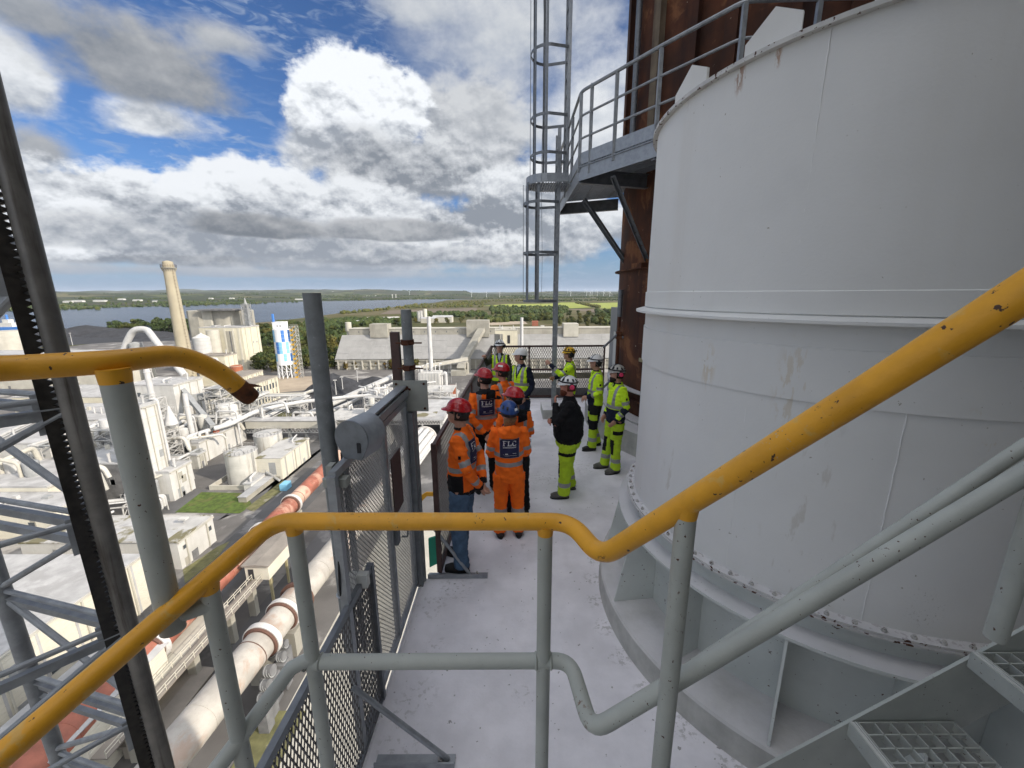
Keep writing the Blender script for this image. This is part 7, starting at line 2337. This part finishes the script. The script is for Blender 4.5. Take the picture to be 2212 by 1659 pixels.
def person(label, pos, heading, H=1.80, girth=1.0, head_yaw=0.0, head_pitch=0.0, arms=None, legs=None, skin=None,
           top='orange_jacket', bottom='jeans', boots='black', helmet='cap', hcol=None, hair='dark', beard=None,
           glasses=False, muffs=None, patch=False, hood=None, sticker=False, group=None, seed=1):
    t = thing('person', label, 'person', (pos[0], pos[1], 0), group)
    t.rotation_euler = (0, 0, R(heading))
    s = H / 1.80
    g = girth
    skin = skin or c_skin
    Z = lambda z: z * s
    sh = [Vector((sd * .172 * (0.7 + .3 * g), -0.005, Z(1.455))) for sd in (-1, 1)]     # shoulders: left is -x when facing +y
    # arms: (elbow, wrist, palm normal, curl) per side, in metres for H = 1.80
    ar = []
    for i, sd in enumerate((-1, 1)):
        e, w, pn, cu = arms[i] if arms else ((sd * .26, -.03, 1.15), (sd * .27, .06, .92), (-sd, .2, 0), .5)
        k_ = .84 * (.75 + .25 * g)
        ar.append((Vector((e[0] * k_, e[1], Z(e[2]))), Vector((w[0] * k_, w[1], Z(w[2]))), pn, cu))
    hip = [Vector((sd * .095 * g, 0, Z(.93))) for sd in (-1, 1)]
    lg = legs or (((-.12, .02, .50), (-.13, -.01, .08), 0), ((.12, .02, .50), (.13, -.01, .08), 0))
    kn = [Vector((l[0][0], l[0][1], Z(l[0][2]))) for l in lg]
    an = [Vector((l[1][0], l[1][1], l[1][2])) for l in lg]
    fa = [l[2] for l in lg]
    # ---------------- body: head, neck, torso, arms, hands and legs in one skin
    b = MB()
    HY = Matrix.Rotation(R(head_yaw), 4, 'Z') @ Matrix.Rotation(R(-head_pitch), 4, 'X')
    hc = Vector((0, .022, Z(1.690)))
    HM = Matrix.Translation(hc) @ HY
    H3 = HM.to_3x3()
    def hp(x, y, z): return HM @ Vector((x, y, z))
    ellipsoid(b, hp(0, -.01, .02), (.076, .096, .105), 16, 12, H3)
    ellipsoid(b, hp(0, .025, -.045), (.060, .070, .075), 14, 10, H3)      # face and jaw
    ellipsoid(b, hp(0, .062, -.085), (.030, .028, .024), 10, 8, H3)       # chin
    b.tube([hp(0, .083, .022), hp(0, .105, -.012), hp(0, .098, -.024)], [.010, .015, .012], 8)    # nose
    ellipsoid(b, hp(0, .083, .034), (.052, .014, .010), 10, 6, H3)        # brow
    ellipsoid(b, hp(0, .091, -.052), (.024, .010, .008), 10, 6, H3)       # lips
    for sd in (-1, 1):
        ellipsoid(b, hp(sd * .078, -.012, -.012), (.012, .022, .033), 8, 8, H3)
    b.tube([Vector((0, -.02, Z(1.42))), Vector((0, -.005, Z(1.52))), hp(0, -.015, -.05)], [.066, .058, .060], 12)
    loft(b, [(Z(.90), .15 * g, .10 * g, 0, 0), (Z(1.05), .14 * g, .095 * g, 0, 0), (Z(1.30), .16 * g, .105 * g, 0, 0), (Z(1.44), .14, .085, 0, -.01), (Z(1.49), .06, .055, 0, -.01)], 14)
    for i, sd in enumerate((-1, 1)):
        e, w, pn, cu = ar[i]
        b.tube([sh[i] * .9 + Vector((0, 0, Z(.14))), sh[i], sh[i].lerp(e, .5), e], [.045, .050, .046, .040], 10)
        b.tube([e, e.lerp(w, .35), w], [.040, .041, .027], 10)
        hand(b, w, e, pn, cu, -sd)
        b.tube([hip[i], hip[i].lerp(kn[i], .5), kn[i]], [.085, .074, .056], 10)
        b.tube([kn[i], kn[i].lerp(an[i], .35), an[i]], [.054, .055, .036], 10)
        fd = Vector((math.sin(R(-fa[i])), math.cos(R(-fa[i])), 0))
        b.tube([an[i] - fd * .05 + Vector((0, 0, -.035)), an[i] + fd * .15 + Vector((0, 0, -.04))], [.035, .025], 8)
    me = fused(b, 0.0085, 2)
    P = centres_np(me)
    set_mats(me, [skin], np.zeros(len(P)))
    me.name = 'body'
    body = link_mesh('body', me, t)
    # eyes
    for sd in (-1, 1):
        e = MB(); ellipsoid(e, hp(sd * .031, .082, .014), (.013, .008, .007), 8, 6, H3)
        link_mesh('eye', e.mesh('eye', c_hairdk, 60), body)
    # ---------------- jacket, vest or jumper
    tk = top
    lapse = 0.052 * (.7 + .3 * g)
    aw = (.7 + .3 * g)
    hem = {'orange_jacket': .86, 'orange_long': .80, 'jumper': .92, 'vest_navy': .90, 'vest_olive': .88, 'lime_jacket': .88, 'lime_navy': .86}[tk]
    b = MB()
    loft(b, [(Z(hem), .172 * g, .130 * g, 0, 0), (Z(hem + .06), .178 * g, .138 * g, 0, .0), (Z(1.08), .174 * g, .138 * g, 0, .005), (Z(1.22), .180 * g, .138 * g, 0, .0), (Z(1.36), .190 * (.5 + .5 * g), .128 * (.6 + .4 * g), 0, -.005),
             (Z(1.44), .172 * (.6 + .4 * g), .105, 0, -.012), (Z(1.495), .105, .082, 0, -.015), (Z(1.525), .074, .072, 0, -.01), (Z(1.55), .076, .074, 0, -.006)], 28)
    for i, sd in enumerate((-1, 1)):
        e, w, pn, cu = ar[i]
        b.tube([sh[i] * .82 + Vector((0, 0, Z(.255))), sh[i] + Vector((0, 0, .0)), sh[i].lerp(e, .5), e], [.062 * aw, .066 * aw, .060 * aw, lapse], 14)
        b.tube([e, e.lerp(w, .5), w], [lapse, .049 * aw, .041], 14)
    if hood:
        ellipsoid(b, (0, -.115, Z(1.47)), (.125, .060, .085), 16, 12)
        b.tube([Vector((-.12, -.06, Z(1.49))), Vector((0, -.14, Z(1.53))), Vector((.12, -.06, Z(1.49)))], [.04, .045, .04], 10)
    me = fused(b, 0.0105, 3)
    wrinkle(me, 0.0095, 9.0, seed * 7.3)
    wrinkle(me, 0.0048, 22.0, seed * 3.1, (1, 1, 1.6))
    P = centres_np(me).astype(float)
    segs = [seg_param(P, sh[0], ar[0][0]), seg_param(P, ar[0][0], ar[0][1]), seg_param(P, sh[1], ar[1][0]), seg_param(P, ar[1][0], ar[1][1])]
    ta, da = seg_param(P, (0, 0, Z(.85)), (0, 0, Z(1.40)))
    tor = np.sqrt((P[:, 0] / (.184 * g)) ** 2 + (P[:, 1] / (.138 * g)) ** 2)
    arm = np.argmin(np.stack([q[1] for q in segs]), axis=0)
    dmin = np.min(np.stack([q[1] for q in segs]), axis=0)
    onarm = (dmin < .080 * aw) & ((tor > 1.10) | (P[:, 1] > .17 * g) | (P[:, 1] < -.17 * g) | (dmin < .062) & (tor > .99))
    tt = np.choose(arm, [q[0] for q in segs])
    upper = (arm % 2 == 0)
    x, y, z = P[:, 0], P[:, 1], P[:, 2] / s
    idx = np.zeros(len(P), int)
    body_f = ~onarm
    mats = {'orange_jacket': [c_orange, c_refl, c_blackc], 'orange_long': [c_orange, c_refl, c_navy], 'jumper': [c_blackc, c_navy, c_blackc],
            'vest_navy': [c_lime, c_refl, c_navy, c_shirt], 'vest_olive': [c_lime, c_refl, c_olive, c_shirt],
            'lime_jacket': [c_lime, c_refl, c_navy], 'lime_navy': [c_lime, c_refl, c_navy]}[tk]
    def band(z0, z1): return body_f & (z > z0) & (z < z1)
    if tk in ('orange_jacket', 'orange_long', 'lime_jacket', 'lime_navy'):
        for z0 in ((1.03, 1.16) if tk == 'orange_long' else (1.13,)):
            idx[band(z0, z0 + .055)] = 1
        strap = body_f & (np.abs(np.abs(x) - .105) < .025) & (z > 1.16)
        if tk == 'orange_long':
            strap &= (y > -.02)
        idx[strap] = 1
        idx[onarm & upper & (tt > .62) & (tt < .80)] = 1
        idx[onarm & ~upper & (tt > .42) & (tt < .60)] = 1
        idx[onarm & ~upper & (tt > .84)] = 2
        if tk == 'orange_jacket':
            idx[body_f & (z < 1.10) & (np.abs(x) > .10 * g) & (y > -.06)] = 2
            idx[body_f & (z < .92)] = 2
        if tk == 'lime_navy':
            idx[body_f & (z < 1.12)] = 2
            idx[onarm & ~upper & (tt < .40)] = 2
        if tk == 'lime_jacket':
            idx[body_f & (z < 1.06) & (y > .05) & (np.abs(x) < .16)] = 2
            idx[onarm & ~upper & (tt > .60)] = 2
        idx[(z > 1.53) & (y > -.03)] = 2
        idx[body_f & (z > 1.47) & (np.abs(x) < .02) & (y > .03)] = 2
        if hood == 'black':
            idx[(z > 1.40) & (y < -.075) & (x > -.02)] = 2
            idx[(z > 1.50)] = 2
    elif tk.startswith('vest'):
        idx[onarm | (np.abs(x) > .168 * g) & (z > 1.15)] = 2
        idx[band(1.02, 1.07) | band(1.16, 1.21)] = 1
        idx[body_f & (np.abs(np.abs(x) - .105) < .024) & (z > 1.21) & (np.abs(x) < .185)] = 1
        idx[onarm] = 2
        vee = body_f & (y > 0) & (np.abs(x) < (z - 1.27) * .30)
        idx[vee] = 2
        idx[body_f & (y > 0.02) & (np.abs(x) < (z - 1.37) * .30)] = 3
        idx[(z > 1.50)] = 2
        idx[body_f & (z > 1.50) & (y > .02) & (np.abs(x) < .03)] = 3
        idx[body_f & (z < .95)] = 2
    set_mats(me, mats, idx)
    me.name = 'jacket'
    nm = 'jumper' if tk == 'jumper' else ('safety_vest' if tk.startswith('vest') else 'jacket')
    jk = link_mesh(nm, me, t)
    bv = BVHTree.FromPolygons([Vector(v.co) for v in me.vertices], [tuple(p.vertices) for p in me.polygons])
    def on_back(px_, pz_, off):
        h = bv.ray_cast(Vector((px_, -1.0, pz_)), Vector((0, 1, 0)))[0]
        yy = h.y if h else -.15
        return Vector((px_, yy - off, pz_))
    if patch:
        pw, ph, zc = .215, .235, Z(1.315 if not tk == 'orange_long' else 1.285)
        def sheet_on(x0, x1, z0, z1, off, name, mat, nx=8, nz=8, bb=None):
            b_ = bb or MB()
            v, f = [], []
            for j in range(nz + 1):
                for i in range(nx + 1):
                    v.append(on_back(x0 + (x1 - x0) * i / nx, z0 + (z1 - z0) * j / nz, off))
            for j in range(nz):
                for i in range(nx):
                    a_ = j * (nx + 1) + i
                    f.append((a_, a_ + 1, a_ + nx + 2, a_ + nx + 1))
            b_.add(v, f)
            if bb is None:
                return link_mesh(name, b_.mesh(name, mat), jk)
        sheet_on(-pw / 2 - .005, pw / 2 + .005, zc - ph / 2 - .005, zc + ph / 2 + .005, .005, 'patch_border', c_refl)
        pt = sheet_on(-pw / 2, pw / 2, zc - ph / 2, zc + ph / 2, .0075, 'back_patch', c_patch)
        b = MB()
        for k, ch in enumerate('FLC'):
            lx, lw, lh, lz = -.078 + k * .053, .050, .060, zc + .030
            for (x0, z0, x1, z1) in FONT_LETTERS[ch]:
                sheet_on(lx + x0 * lw, lx + x1 * lw, lz + z0 * lh, lz + z1 * lh, .0095, '', None, 2, 2, b)
        sheet_on(-.078, .078, zc + .016, zc + .0185, .0095, '', None, 6, 1, b)
        for k in range(9):
            sheet_on(-.074 + k * .0168, -.061 + k * .0168, zc + .004, zc + .0105, .0095, '', None, 1, 1, b)
        sheet_on(-.05, -.02, zc - .072, zc - .064, .0095, '', None, 2, 1, b)
        sheet_on(.035, .075, zc - .062, zc - .058, .0095, '', None, 2, 1, b)
        sheet_on(-.06, .08, zc - .088, zc - .086, .0095, '', None, 5, 1, b)
        link_mesh('lettering', b.mesh('lettering', c_letter), jk)
    # badge on the upper sleeve
    if tk.startswith('lime') or tk.startswith('orange'):
        for i in (0, 1):
            q = sh[i].lerp(ar[i][0], .45)
            o_ = Vector((1 if i else -1, 0, 0)) * .064
            b = MB(); b.cbox(q + o_, (.004, .028, .036))
            link_mesh('sleeve_badge', b.mesh('sleeve_badge', c_blackc), jk)
    # ---------------- trousers
    bt = bottom
    b = MB()
    loft(b, [(Z(.80), .152 * g, .112 * g, 0, 0), (Z(.90), .168 * g, .122 * g, 0, 0), (Z(1.02), .156 * g, .115 * g, 0, 0)], 22)
    for i in (0, 1):
        b.tube([hip[i] + Vector((0, 0, -.03)), hip[i].lerp(kn[i], .35), kn[i], kn[i].lerp(an[i], .5), an[i] + Vector((0, 0, -.015))], [.106 * (.55 + .45 * g), .102 * (.55 + .45 * g), .083 * (.6 + .4 * g), .078 * (.7 + .3 * g), .080 * (.75 + .25 * g)], 16)
    me = fused(b, 0.0105, 3)
    wrinkle(me, 0.0085, 9.0, seed * 5.7)
    wrinkle(me, 0.0040, 22.0, seed * 2.7)
    P = centres_np(me).astype(float)
    z = P[:, 2] / s
    idx = np.zeros(len(P), int)
    mats = {'jeans': [c_jeans], 'dark_jeans': [c_jeansdk], 'black': [c_blackc], 'olive': [c_olive], 'orange': [c_orange, c_refl, c_blackc],
            'lime': [c_limedk, c_refl, c_blackc], 'black_lime': [c_blackc, c_refl, c_limedk]}[bt]
    if bt in ('orange', 'lime', 'black_lime'):
        idx[(z > .20) & (z < .27)] = 1
        idx[(z > .34) & (z < .41) & (bt == 'orange')] = 1
        for i in (0, 1):
            tk_, dk_ = seg_param(P, kn[i], an[i])
            front = (P[:, 1] > kn[i][1] + .015) & (np.abs(P[:, 0] - kn[i][0]) < .055)
            if bt == 'lime':
                idx[front & (z > .34) & (z < .60)] = 2
                side = (np.abs(P[:, 0]) > .13) & (z > .70) & (z < .76)
                idx[side] = 2
                idx[(z > .89) & (np.abs(P[:, 0]) > .08)] = 2
        if bt == 'black_lime':
            idx[(z < .44) & (idx == 0)] = 2
            idx[(z > .62) & (z < .72) & (P[:, 1] > .0)] = 2
    set_mats(me, mats, idx)
    me.name = 'trousers'
    link_mesh('trousers', me, t)
    # ---------------- boots
    for i in (0, 1):
        fd = Vector((math.sin(R(-fa[i])), math.cos(R(-fa[i])), 0))
        a0 = Vector((an[i].x, an[i].y, 0))
        b = MB()
        b.tube([a0 + Vector((0, 0, .17)), a0 + Vector((0, 0, .07)), a0 - fd * .02 + Vector((0, 0, .045))], [.058, .054, .050], 12)
        b.tube([a0 - fd * .075 + Vector((0, 0, .045)), a0 + fd * .02 + Vector((0, 0, .055)), a0 + fd * .12 + Vector((0, 0, .045)), a0 + fd * .185 + Vector((0, 0, .036))], [.042, .052, .050, .034], 14)
        me = fused(b, 0.009, 2)
        co = verts_np(me)
        co[:, 2] = np.maximum(co[:, 2], 0.012)
        me.vertices.foreach_set('co', co.ravel())
        set_mats(me, [c_bootgrey if boots == 'dusty' else c_boot], np.zeros(len(me.polygons)))
        bo = link_mesh('boot', me, t)
        b = MB()
        sd_ = Vector((fd.y, -fd.x, 0))
        outl = [a0 + fd * (.055 + .140 * math.cos(q)) + sd_ * (.050 * math.sin(q) * (1 + .1 * math.cos(q))) for q in [2 * math.pi * k / 18 for k in range(18)]]
        b.prism([(p.x, p.y) for p in outl], 0.0, 0.022)
        link_mesh('sole', b.mesh('sole', c_plast), bo)
    # ---------------- hair and beard
    hm = {'dark': c_hairdk, 'blonde': c_hairbl, 'ginger': c_hairred}[hair]
    b = MB()
    v, f = [], []
    n, m = 20, 8
    for j in range(m + 1):
        th = R(8 + 96 * j / m)
        for i in range(n + 1):
            ph = R(-200 + 220 * i / n)           # round the back of the head from ear to ear
            rr = 1 + .03 * mnoise.noise(Vector((i * .9, j * .9, seed)))
            v.append(hp(.083 * rr * math.sin(th) * math.cos(ph), -.012 + .104 * rr * math.sin(th) * math.sin(ph), .015 + .112 * math.cos(th) - (0.05 if (j == m and hair != 'blonde') else 0)))
    for j in range(m):
        for i in range(n):
            a_ = j * (n + 1) + i
            f.append((a_, a_ + 1, a_ + n + 2, a_ + n + 1))
    b.add(v, f)
    hr = link_mesh('hair', b.mesh('hair', hm, 80), t)
    sol = hr.modifiers.new('thick', 'SOLIDIFY'); sol.thickness = 0.008
    if hair == 'blonde':
        b = MB()
        for k in range(26):
            u = (k / 25 - .5)
            q0 = hp(.07 * math.sin(u * 3), -.075 - .02 * math.cos(u * 3), -.03)
            q1 = hp(.05 * math.sin(u * 3) - .02, -.09, -.12)
            q2 = hp(-.06 + .05 * u, -.04 + .02 * math.sin(k), -.19 - .02 * math.sin(k * 1.7))
            b.tube([q0, q1, q2], [.011, .010, .003], 5)
        tag(link_mesh('hair_strands', b.mesh('hair_strands', hm, 80), hr), kind='stuff')
    if beard:
        b = MB()
        ellipsoid(b, hp(0, .045, -.082), (.060, .060, .055), 14, 10, H3)
        ellipsoid(b, hp(0, .065, -.112), (.038, .038, .038), 12, 8, H3)
        me = fused(b, 0.008, 1)
        set_mats(me, [c_hairred if beard == 'ginger' else c_hairdk], np.zeros(len(me.polygons)))
        link_mesh('beard', me, t)
    if glasses:
        b = MB()
        pts = [hp(.082 * math.sin(a), .012 + .092 * math.cos(a), .016) for a in [R(-75 + 10 * k) for k in range(16)]]
        for p, q in zip(pts, pts[1:]):
            b.bar(p, q, .003, .030, H3 @ Vector((0, 0, 1)))
        for sd in (-1, 1):
            b.bar(hp(sd * .080, .03, .022), hp(sd * .083, -.03, .015), .004, .006)
        link_mesh('safety_glasses', b.mesh('safety_glasses', c_lens), t)
    # ---------------- helmet
    hm = hcol or h_red
    b = MB()
    v, f = [], []
    n, m = 40, 14
    zc_, rx, ry, rz = .046, .102, .124, .104
    for j in range(m + 1):
        th = R(1 + 93 * j / m)
        for i in range(n):
            ph = 2 * math.pi * i / n
            ridge = 1.0
            if helmet == 'cap':
                ridge += .020 * math.exp(-(math.cos(ph) * math.sin(th) / .16) ** 2) * (1 if th < R(75) else 0.4)
            else:
                ridge += .018 * math.cos(4 * ph) * math.sin(th) ** 2
            lip = .012 * max(0, (j - m + 1.2)) if j > m - 2 else 0
            v.append(hp((rx * ridge + lip) * math.sin(th) * math.cos(ph), -.006 + (ry * ridge + lip) * math.sin(th) * math.sin(ph), zc_ + rz * ridge * math.cos(th) - .010 * math.sin(ph) * math.sin(th) ** 8 * 0))
    for j in range(m):
        for i in range(n):
            a_, d_ = j * n + i, j * n + (i + 1) % n
            f.append((a_, a_ + n, d_ + n, d_))
    f.append(tuple(range(n)))
    b.add(v, f)
    hel = link_mesh('helmet', b.mesh('helmet', hm, 50), t)
    so = hel.modifiers.new('thick', 'SOLIDIFY'); so.thickness = 0.004; so.offset = -1
    # peak
    b = MB()
    v, f = [], []
    K = 16
    reach = .046 if helmet == 'cap' else .020
    for i in range(K + 1):
        ph = R(22 + 136 * i / K)
        w_ = math.sin(math.pi * i / K) ** .6
        v.append(hp(rx * 1.02 * math.cos(ph), -.006 + ry * 1.02 * math.sin(ph), zc_ - .004))
        v.append(hp((rx + .010) * math.cos(ph), -.006 + (ry + .008 + reach * w_) * math.sin(ph), zc_ - .022 * w_ - .006))
        v.append(hp((rx + .010) * math.cos(ph), -.006 + (ry + .008 + reach * w_) * math.sin(ph), zc_ - .022 * w_ - .010))
        v.append(hp(rx * 1.0 * math.cos(ph), -.006 + ry * 1.0 * math.sin(ph), zc_ - .012))
    for i in range(K):
        for k in range(4):
            a_, d_ = i * 4 + k, i * 4 + (k + 1) % 4
            f.append((a_, d_, d_ + 4, a_ + 4))
    b.add(v, f)
    link_mesh('peak', b.mesh('peak', hm, 50), hel)
    # head band inside, back of the head
    b = MB()
    pts = [hp(.093 * math.cos(R(a)), -.008 + .112 * math.sin(R(a)), .012) for a in range(180, 361, 15)]
    for p, q in zip(pts, pts[1:]):
        b.bar(p, q, .006, .04, H3 @ Vector((0, 0, 1)))
    link_mesh('head_band', b.mesh('head_band', c_plast), hel)
    def on_helmet(ph, th, off=0.0):
        ph, th = R(ph), R(th)
        return hp((rx + off) * math.sin(th) * math.cos(ph), -.006 + (ry + off) * math.sin(th) * math.sin(ph), zc_ + (rz + off) * math.cos(th))
    if helmet == 'climb':
        for ph in (20, 55, 125, 160, 200, 235, 305, 340):
            b = MB()
            q = [on_helmet(ph - 9, 52, .0035), on_helmet(ph + 7, 48, .0035), on_helmet(ph + 9, 70, .0035), on_helmet(ph - 4, 72, .0035)]
            c_ = on_helmet(ph, 60, .007)
            o_ = [on_helmet(ph - 9, 52, -.004), on_helmet(ph + 7, 48, -.004), on_helmet(ph + 9, 70, -.004), on_helmet(ph - 4, 72, -.004)]
            b.add(q + o_ + [c_], [(0, 1, 8), (1, 2, 8), (2, 3, 8), (3, 0, 8), (0, 4, 5, 1), (1, 5, 6, 2), (2, 6, 7, 3), (3, 7, 4, 0), (4, 7, 6, 5)])
            link_mesh('vent', b.mesh('vent', c_plast), hel)
    if muffs:
        for sd in (-1, 1):
            b = MB()
            c_ = hp(sd * .108, -.03, .008)
            ax = H3 @ Vector((sd, 0, 0))
            b.tube([c_ - ax * .03, c_ - ax * .008, c_ + ax * .018, c_ + ax * .026], [.040, .046, .042, .028], 16)
            mo = link_mesh('ear_muff', b.mesh('ear_muff', c_plast, 40), hel)
            if muffs == 'pink':
                b = MB(); b.tube([c_ + ax * .02, c_ + ax * .030, c_ + ax * .033], [.036, .033, .022], 14)
                link_mesh('ear_muff_cap', b.mesh('ear_muff_cap', c_pink, 40), mo)
            b = MB(); b.bar(c_ + ax * .006, on_helmet(0 if sd > 0 else 180, 80, .008), .012, .010)
            link_mesh('muff_arm', b.mesh('muff_arm', c_plast), mo)
        # lamp strap and lamp
        b = MB()
        pts = [on_helmet(a, 80, .006) for a in range(0, 361, 15)]
        for p, q in zip(pts, pts[1:]):
            b.bar(p, q, .005, .018, H3 @ Vector((0, 0, 1)))
        for a in (60, 120):
            pts = [on_helmet(a, th, .006) for th in range(80, 9, -14)]
            for p, q in zip(pts, pts[1:]):
                b.bar(p, q, .012, .004, H3 @ Vector((0, 0, 1)))
        link_mesh('lamp_strap', b.mesh('lamp_strap', c_plast), hel)
        b = MB(); ellipsoid(b, on_helmet(90 if muffs != 'rear' else 270, 76, .02), (.026, .020, .018), 10, 8, H3)
        link_mesh('head_lamp', b.mesh('head_lamp', c_plast, 60), hel)
    if sticker:
        b = MB()
        q = [on_helmet(200, 50, .006), on_helmet(160, 50, .006), on_helmet(160, 64, .006), on_helmet(200, 64, .006)] if sticker == 'left' else \
            [on_helmet(285, 62, .006), on_helmet(308, 62, .006), on_helmet(308, 76, .006), on_helmet(285, 76, .006)]
        q2 = [p * 1 for p in q]
        cen = sum(q, Vector()) / 4
        out_ = (cen - hp(0, 0, zc_)).normalized() * .006
        b.add([p + out_ for p in q] + q, [(0, 1, 2, 3), (0, 4, 5, 1), (1, 5, 6, 2), (2, 6, 7, 3), (3, 7, 4, 0)])
        link_mesh('sticker', b.mesh('sticker', c_label), hel)
    return t

BEHIND = [((-.27, -.13, 1.17), (-.03, -.20, .93), (0, -1, .2), 1.0), ((.27, -.13, 1.17), (.03, -.22, .95), (0, -1, .2), 1.0)]
FRONT = [((-.27, .02, 1.16), (-.06, .20, 1.08), (.4, -.3, 1), .8), ((.27, .02, 1.16), (.06, .22, 1.05), (-.4, -.3, 1), .8)]
POCKET = [((-.29, -.05, 1.16), (-.21, .10, .95), (1, 0, 0), .4), ((.29, -.05, 1.16), (.21, .10, .95), (-1, 0, 0), .4)]
BELLY = [((-.27, -.02, 1.15), (-.09, .17, 1.05), (.3, -1, 0), .6), ((.27, -.02, 1.15), (.09, .18, 1.02), (-.3, -1, 0), .6)]
def people():
    person('man in blue jeans, orange jacket and red helmet, nearest of the orange group', (-.52, 3.84), 80, 1.85, 1.05, head_yaw=10, head_pitch=-8,
           arms=BEHIND, legs=(((-.11, .03, .50), (-.12, .0, .08), 4), ((.11, .03, .50), (.13, .10, .08), -6)), top='orange_jacket', bottom='jeans', helmet='cap', hcol=h_red, glasses=True, patch=True, seed=1)
    person('woman with blue helmet, blonde hair, orange jacket and orange trousers seen from behind', (-.04, 4.38), 4, 1.66, .93, head_yaw=16, head_pitch=-8,
           arms=FRONT, legs=(((-.10, .02, .50), (-.115, 0, .08), 6), ((.10, .02, .50), (.115, 0, .08), -6)), top='orange_long', bottom='orange', boots='black', helmet='climb', hcol=h_blue, hair='blonde', patch=True, hood='orange', sticker='rear', seed=2)
    person('man with red helmet half hidden behind the woman in the blue helmet', (.03, 4.85), 20, 1.72, 1.0, head_yaw=44, head_pitch=-6,
           arms=FRONT, top='orange_jacket', bottom='black', helmet='cap', hcol=h_red, glasses=True, hood='black', seed=3)
    person('man with dark beard and red helmet, FLC patch on his orange back, black trousers', (-.39, 5.52), 16, 1.84, 1.0, head_yaw=42, head_pitch=-8,
           arms=BEHIND, top='orange_jacket', bottom='black', helmet='cap', hcol=h_red, glasses=True, beard='dark', patch=True, hood='black', seed=4)
    person('man in orange jacket with a white sticker on his red helmet', (-.15, 6.18), 40, 1.80, 1.0, head_yaw=30, head_pitch=-6,
           arms=FRONT, top='orange_jacket', bottom='black', helmet='cap', hcol=h_red, skin=c_skin2, glasses=True, sticker='left', seed=5)
    person('tall man in white helmet, lime vest over navy jacket and dark jeans, hand in pocket', (.17, 7.42), 140, 1.86, 1.02, head_yaw=-38, head_pitch=-8,
           arms=POCKET, legs=(((-.11, .03, .50), (-.13, .04, .08), 10), ((.11, .0, .50), (.13, -.06, .08), -14)), top='vest_navy', bottom='dark_jeans', helmet='cap', hcol=h_white, seed=6)
    person('man in lime vest over olive clothes facing the camera, hand on the far fence corner', (-.27, 8.85), 176, 1.86, 1.0, head_yaw=-4, head_pitch=-6,
           arms=[((-.28, -.02, 1.16), (-.25, .10, .93), (1, 0, 0), .4), ((.33, .03, 1.30), (.36, .20, 1.47), (0, .3, -1), .9)],
           top='vest_olive', bottom='olive', helmet='cap', hcol=h_white, glasses=True, muffs='dark', seed=7)
    person('worker with yellow helmet and lime jacket holding on to the caged ladder', (1.17, 8.0), 86, 1.80, 1.0, head_yaw=8, head_pitch=-4,
           arms=[((-.24, .18, 1.30), (-.12, .40, 1.50), (1, .2, 0), 1.2), ((.24, .06, 1.20), (.10, .30, 1.18), (-1, 0, 0), .8)],
           top='lime_jacket', bottom='black_lime', helmet='climb', hcol=h_yellow, glasses=True, muffs='rear', seed=8)
    person('worker in white helmet and lime jacket, black trousers with lime shins, hands at belly', (1.55, 7.2), 92, 1.76, 1.02, head_yaw=2, head_pitch=-4,
           arms=BELLY, legs=(((-.11, .05, .50), (-.13, .06, .08), 6), ((.11, .02, .50), (.13, -.10, .08), -8)), top='lime_jacket', bottom='black_lime', helmet='cap', hcol=h_white, muffs='dark', seed=9)
    person('worker with scuffed grey helmet and pink ear muff in lime and navy jacket', (1.68, 6.22), 104, 1.75, 1.02, head_yaw=-10, head_pitch=-4,
           arms=POCKET, legs=(((-.10, .03, .50), (-.12, .02, .08), 4), ((.10, .05, .50), (.12, .10, .08), -4)), top='lime_navy', bottom='lime', boots='dusty', helmet='climb', hcol=h_dirty, muffs='pink', beard='dark', seed=10)
    person('stout bearded man in black jumper and lime work trousers with hand at his chin', (.80, 5.42), 84, 1.74, 1.55, head_yaw=10, head_pitch=-4,
           arms=[((-.25, .17, 1.17), (-.04, .19, 1.44), (.2, -1, .3), 1.2), ((.26, .12, 1.13), (-.02, .25, 1.17), (-.3, -1, .2), 1.0)],
           legs=(((-.12, .03, .50), (-.14, .05, .08), 6), ((.12, .02, .50), (.15, -.06, .08), -10)), skin=c_skin2, top='jumper', bottom='lime', boots='dusty', helmet='climb', hcol=h_white, muffs='pink', hair='ginger', beard='ginger', seed=11)
people()
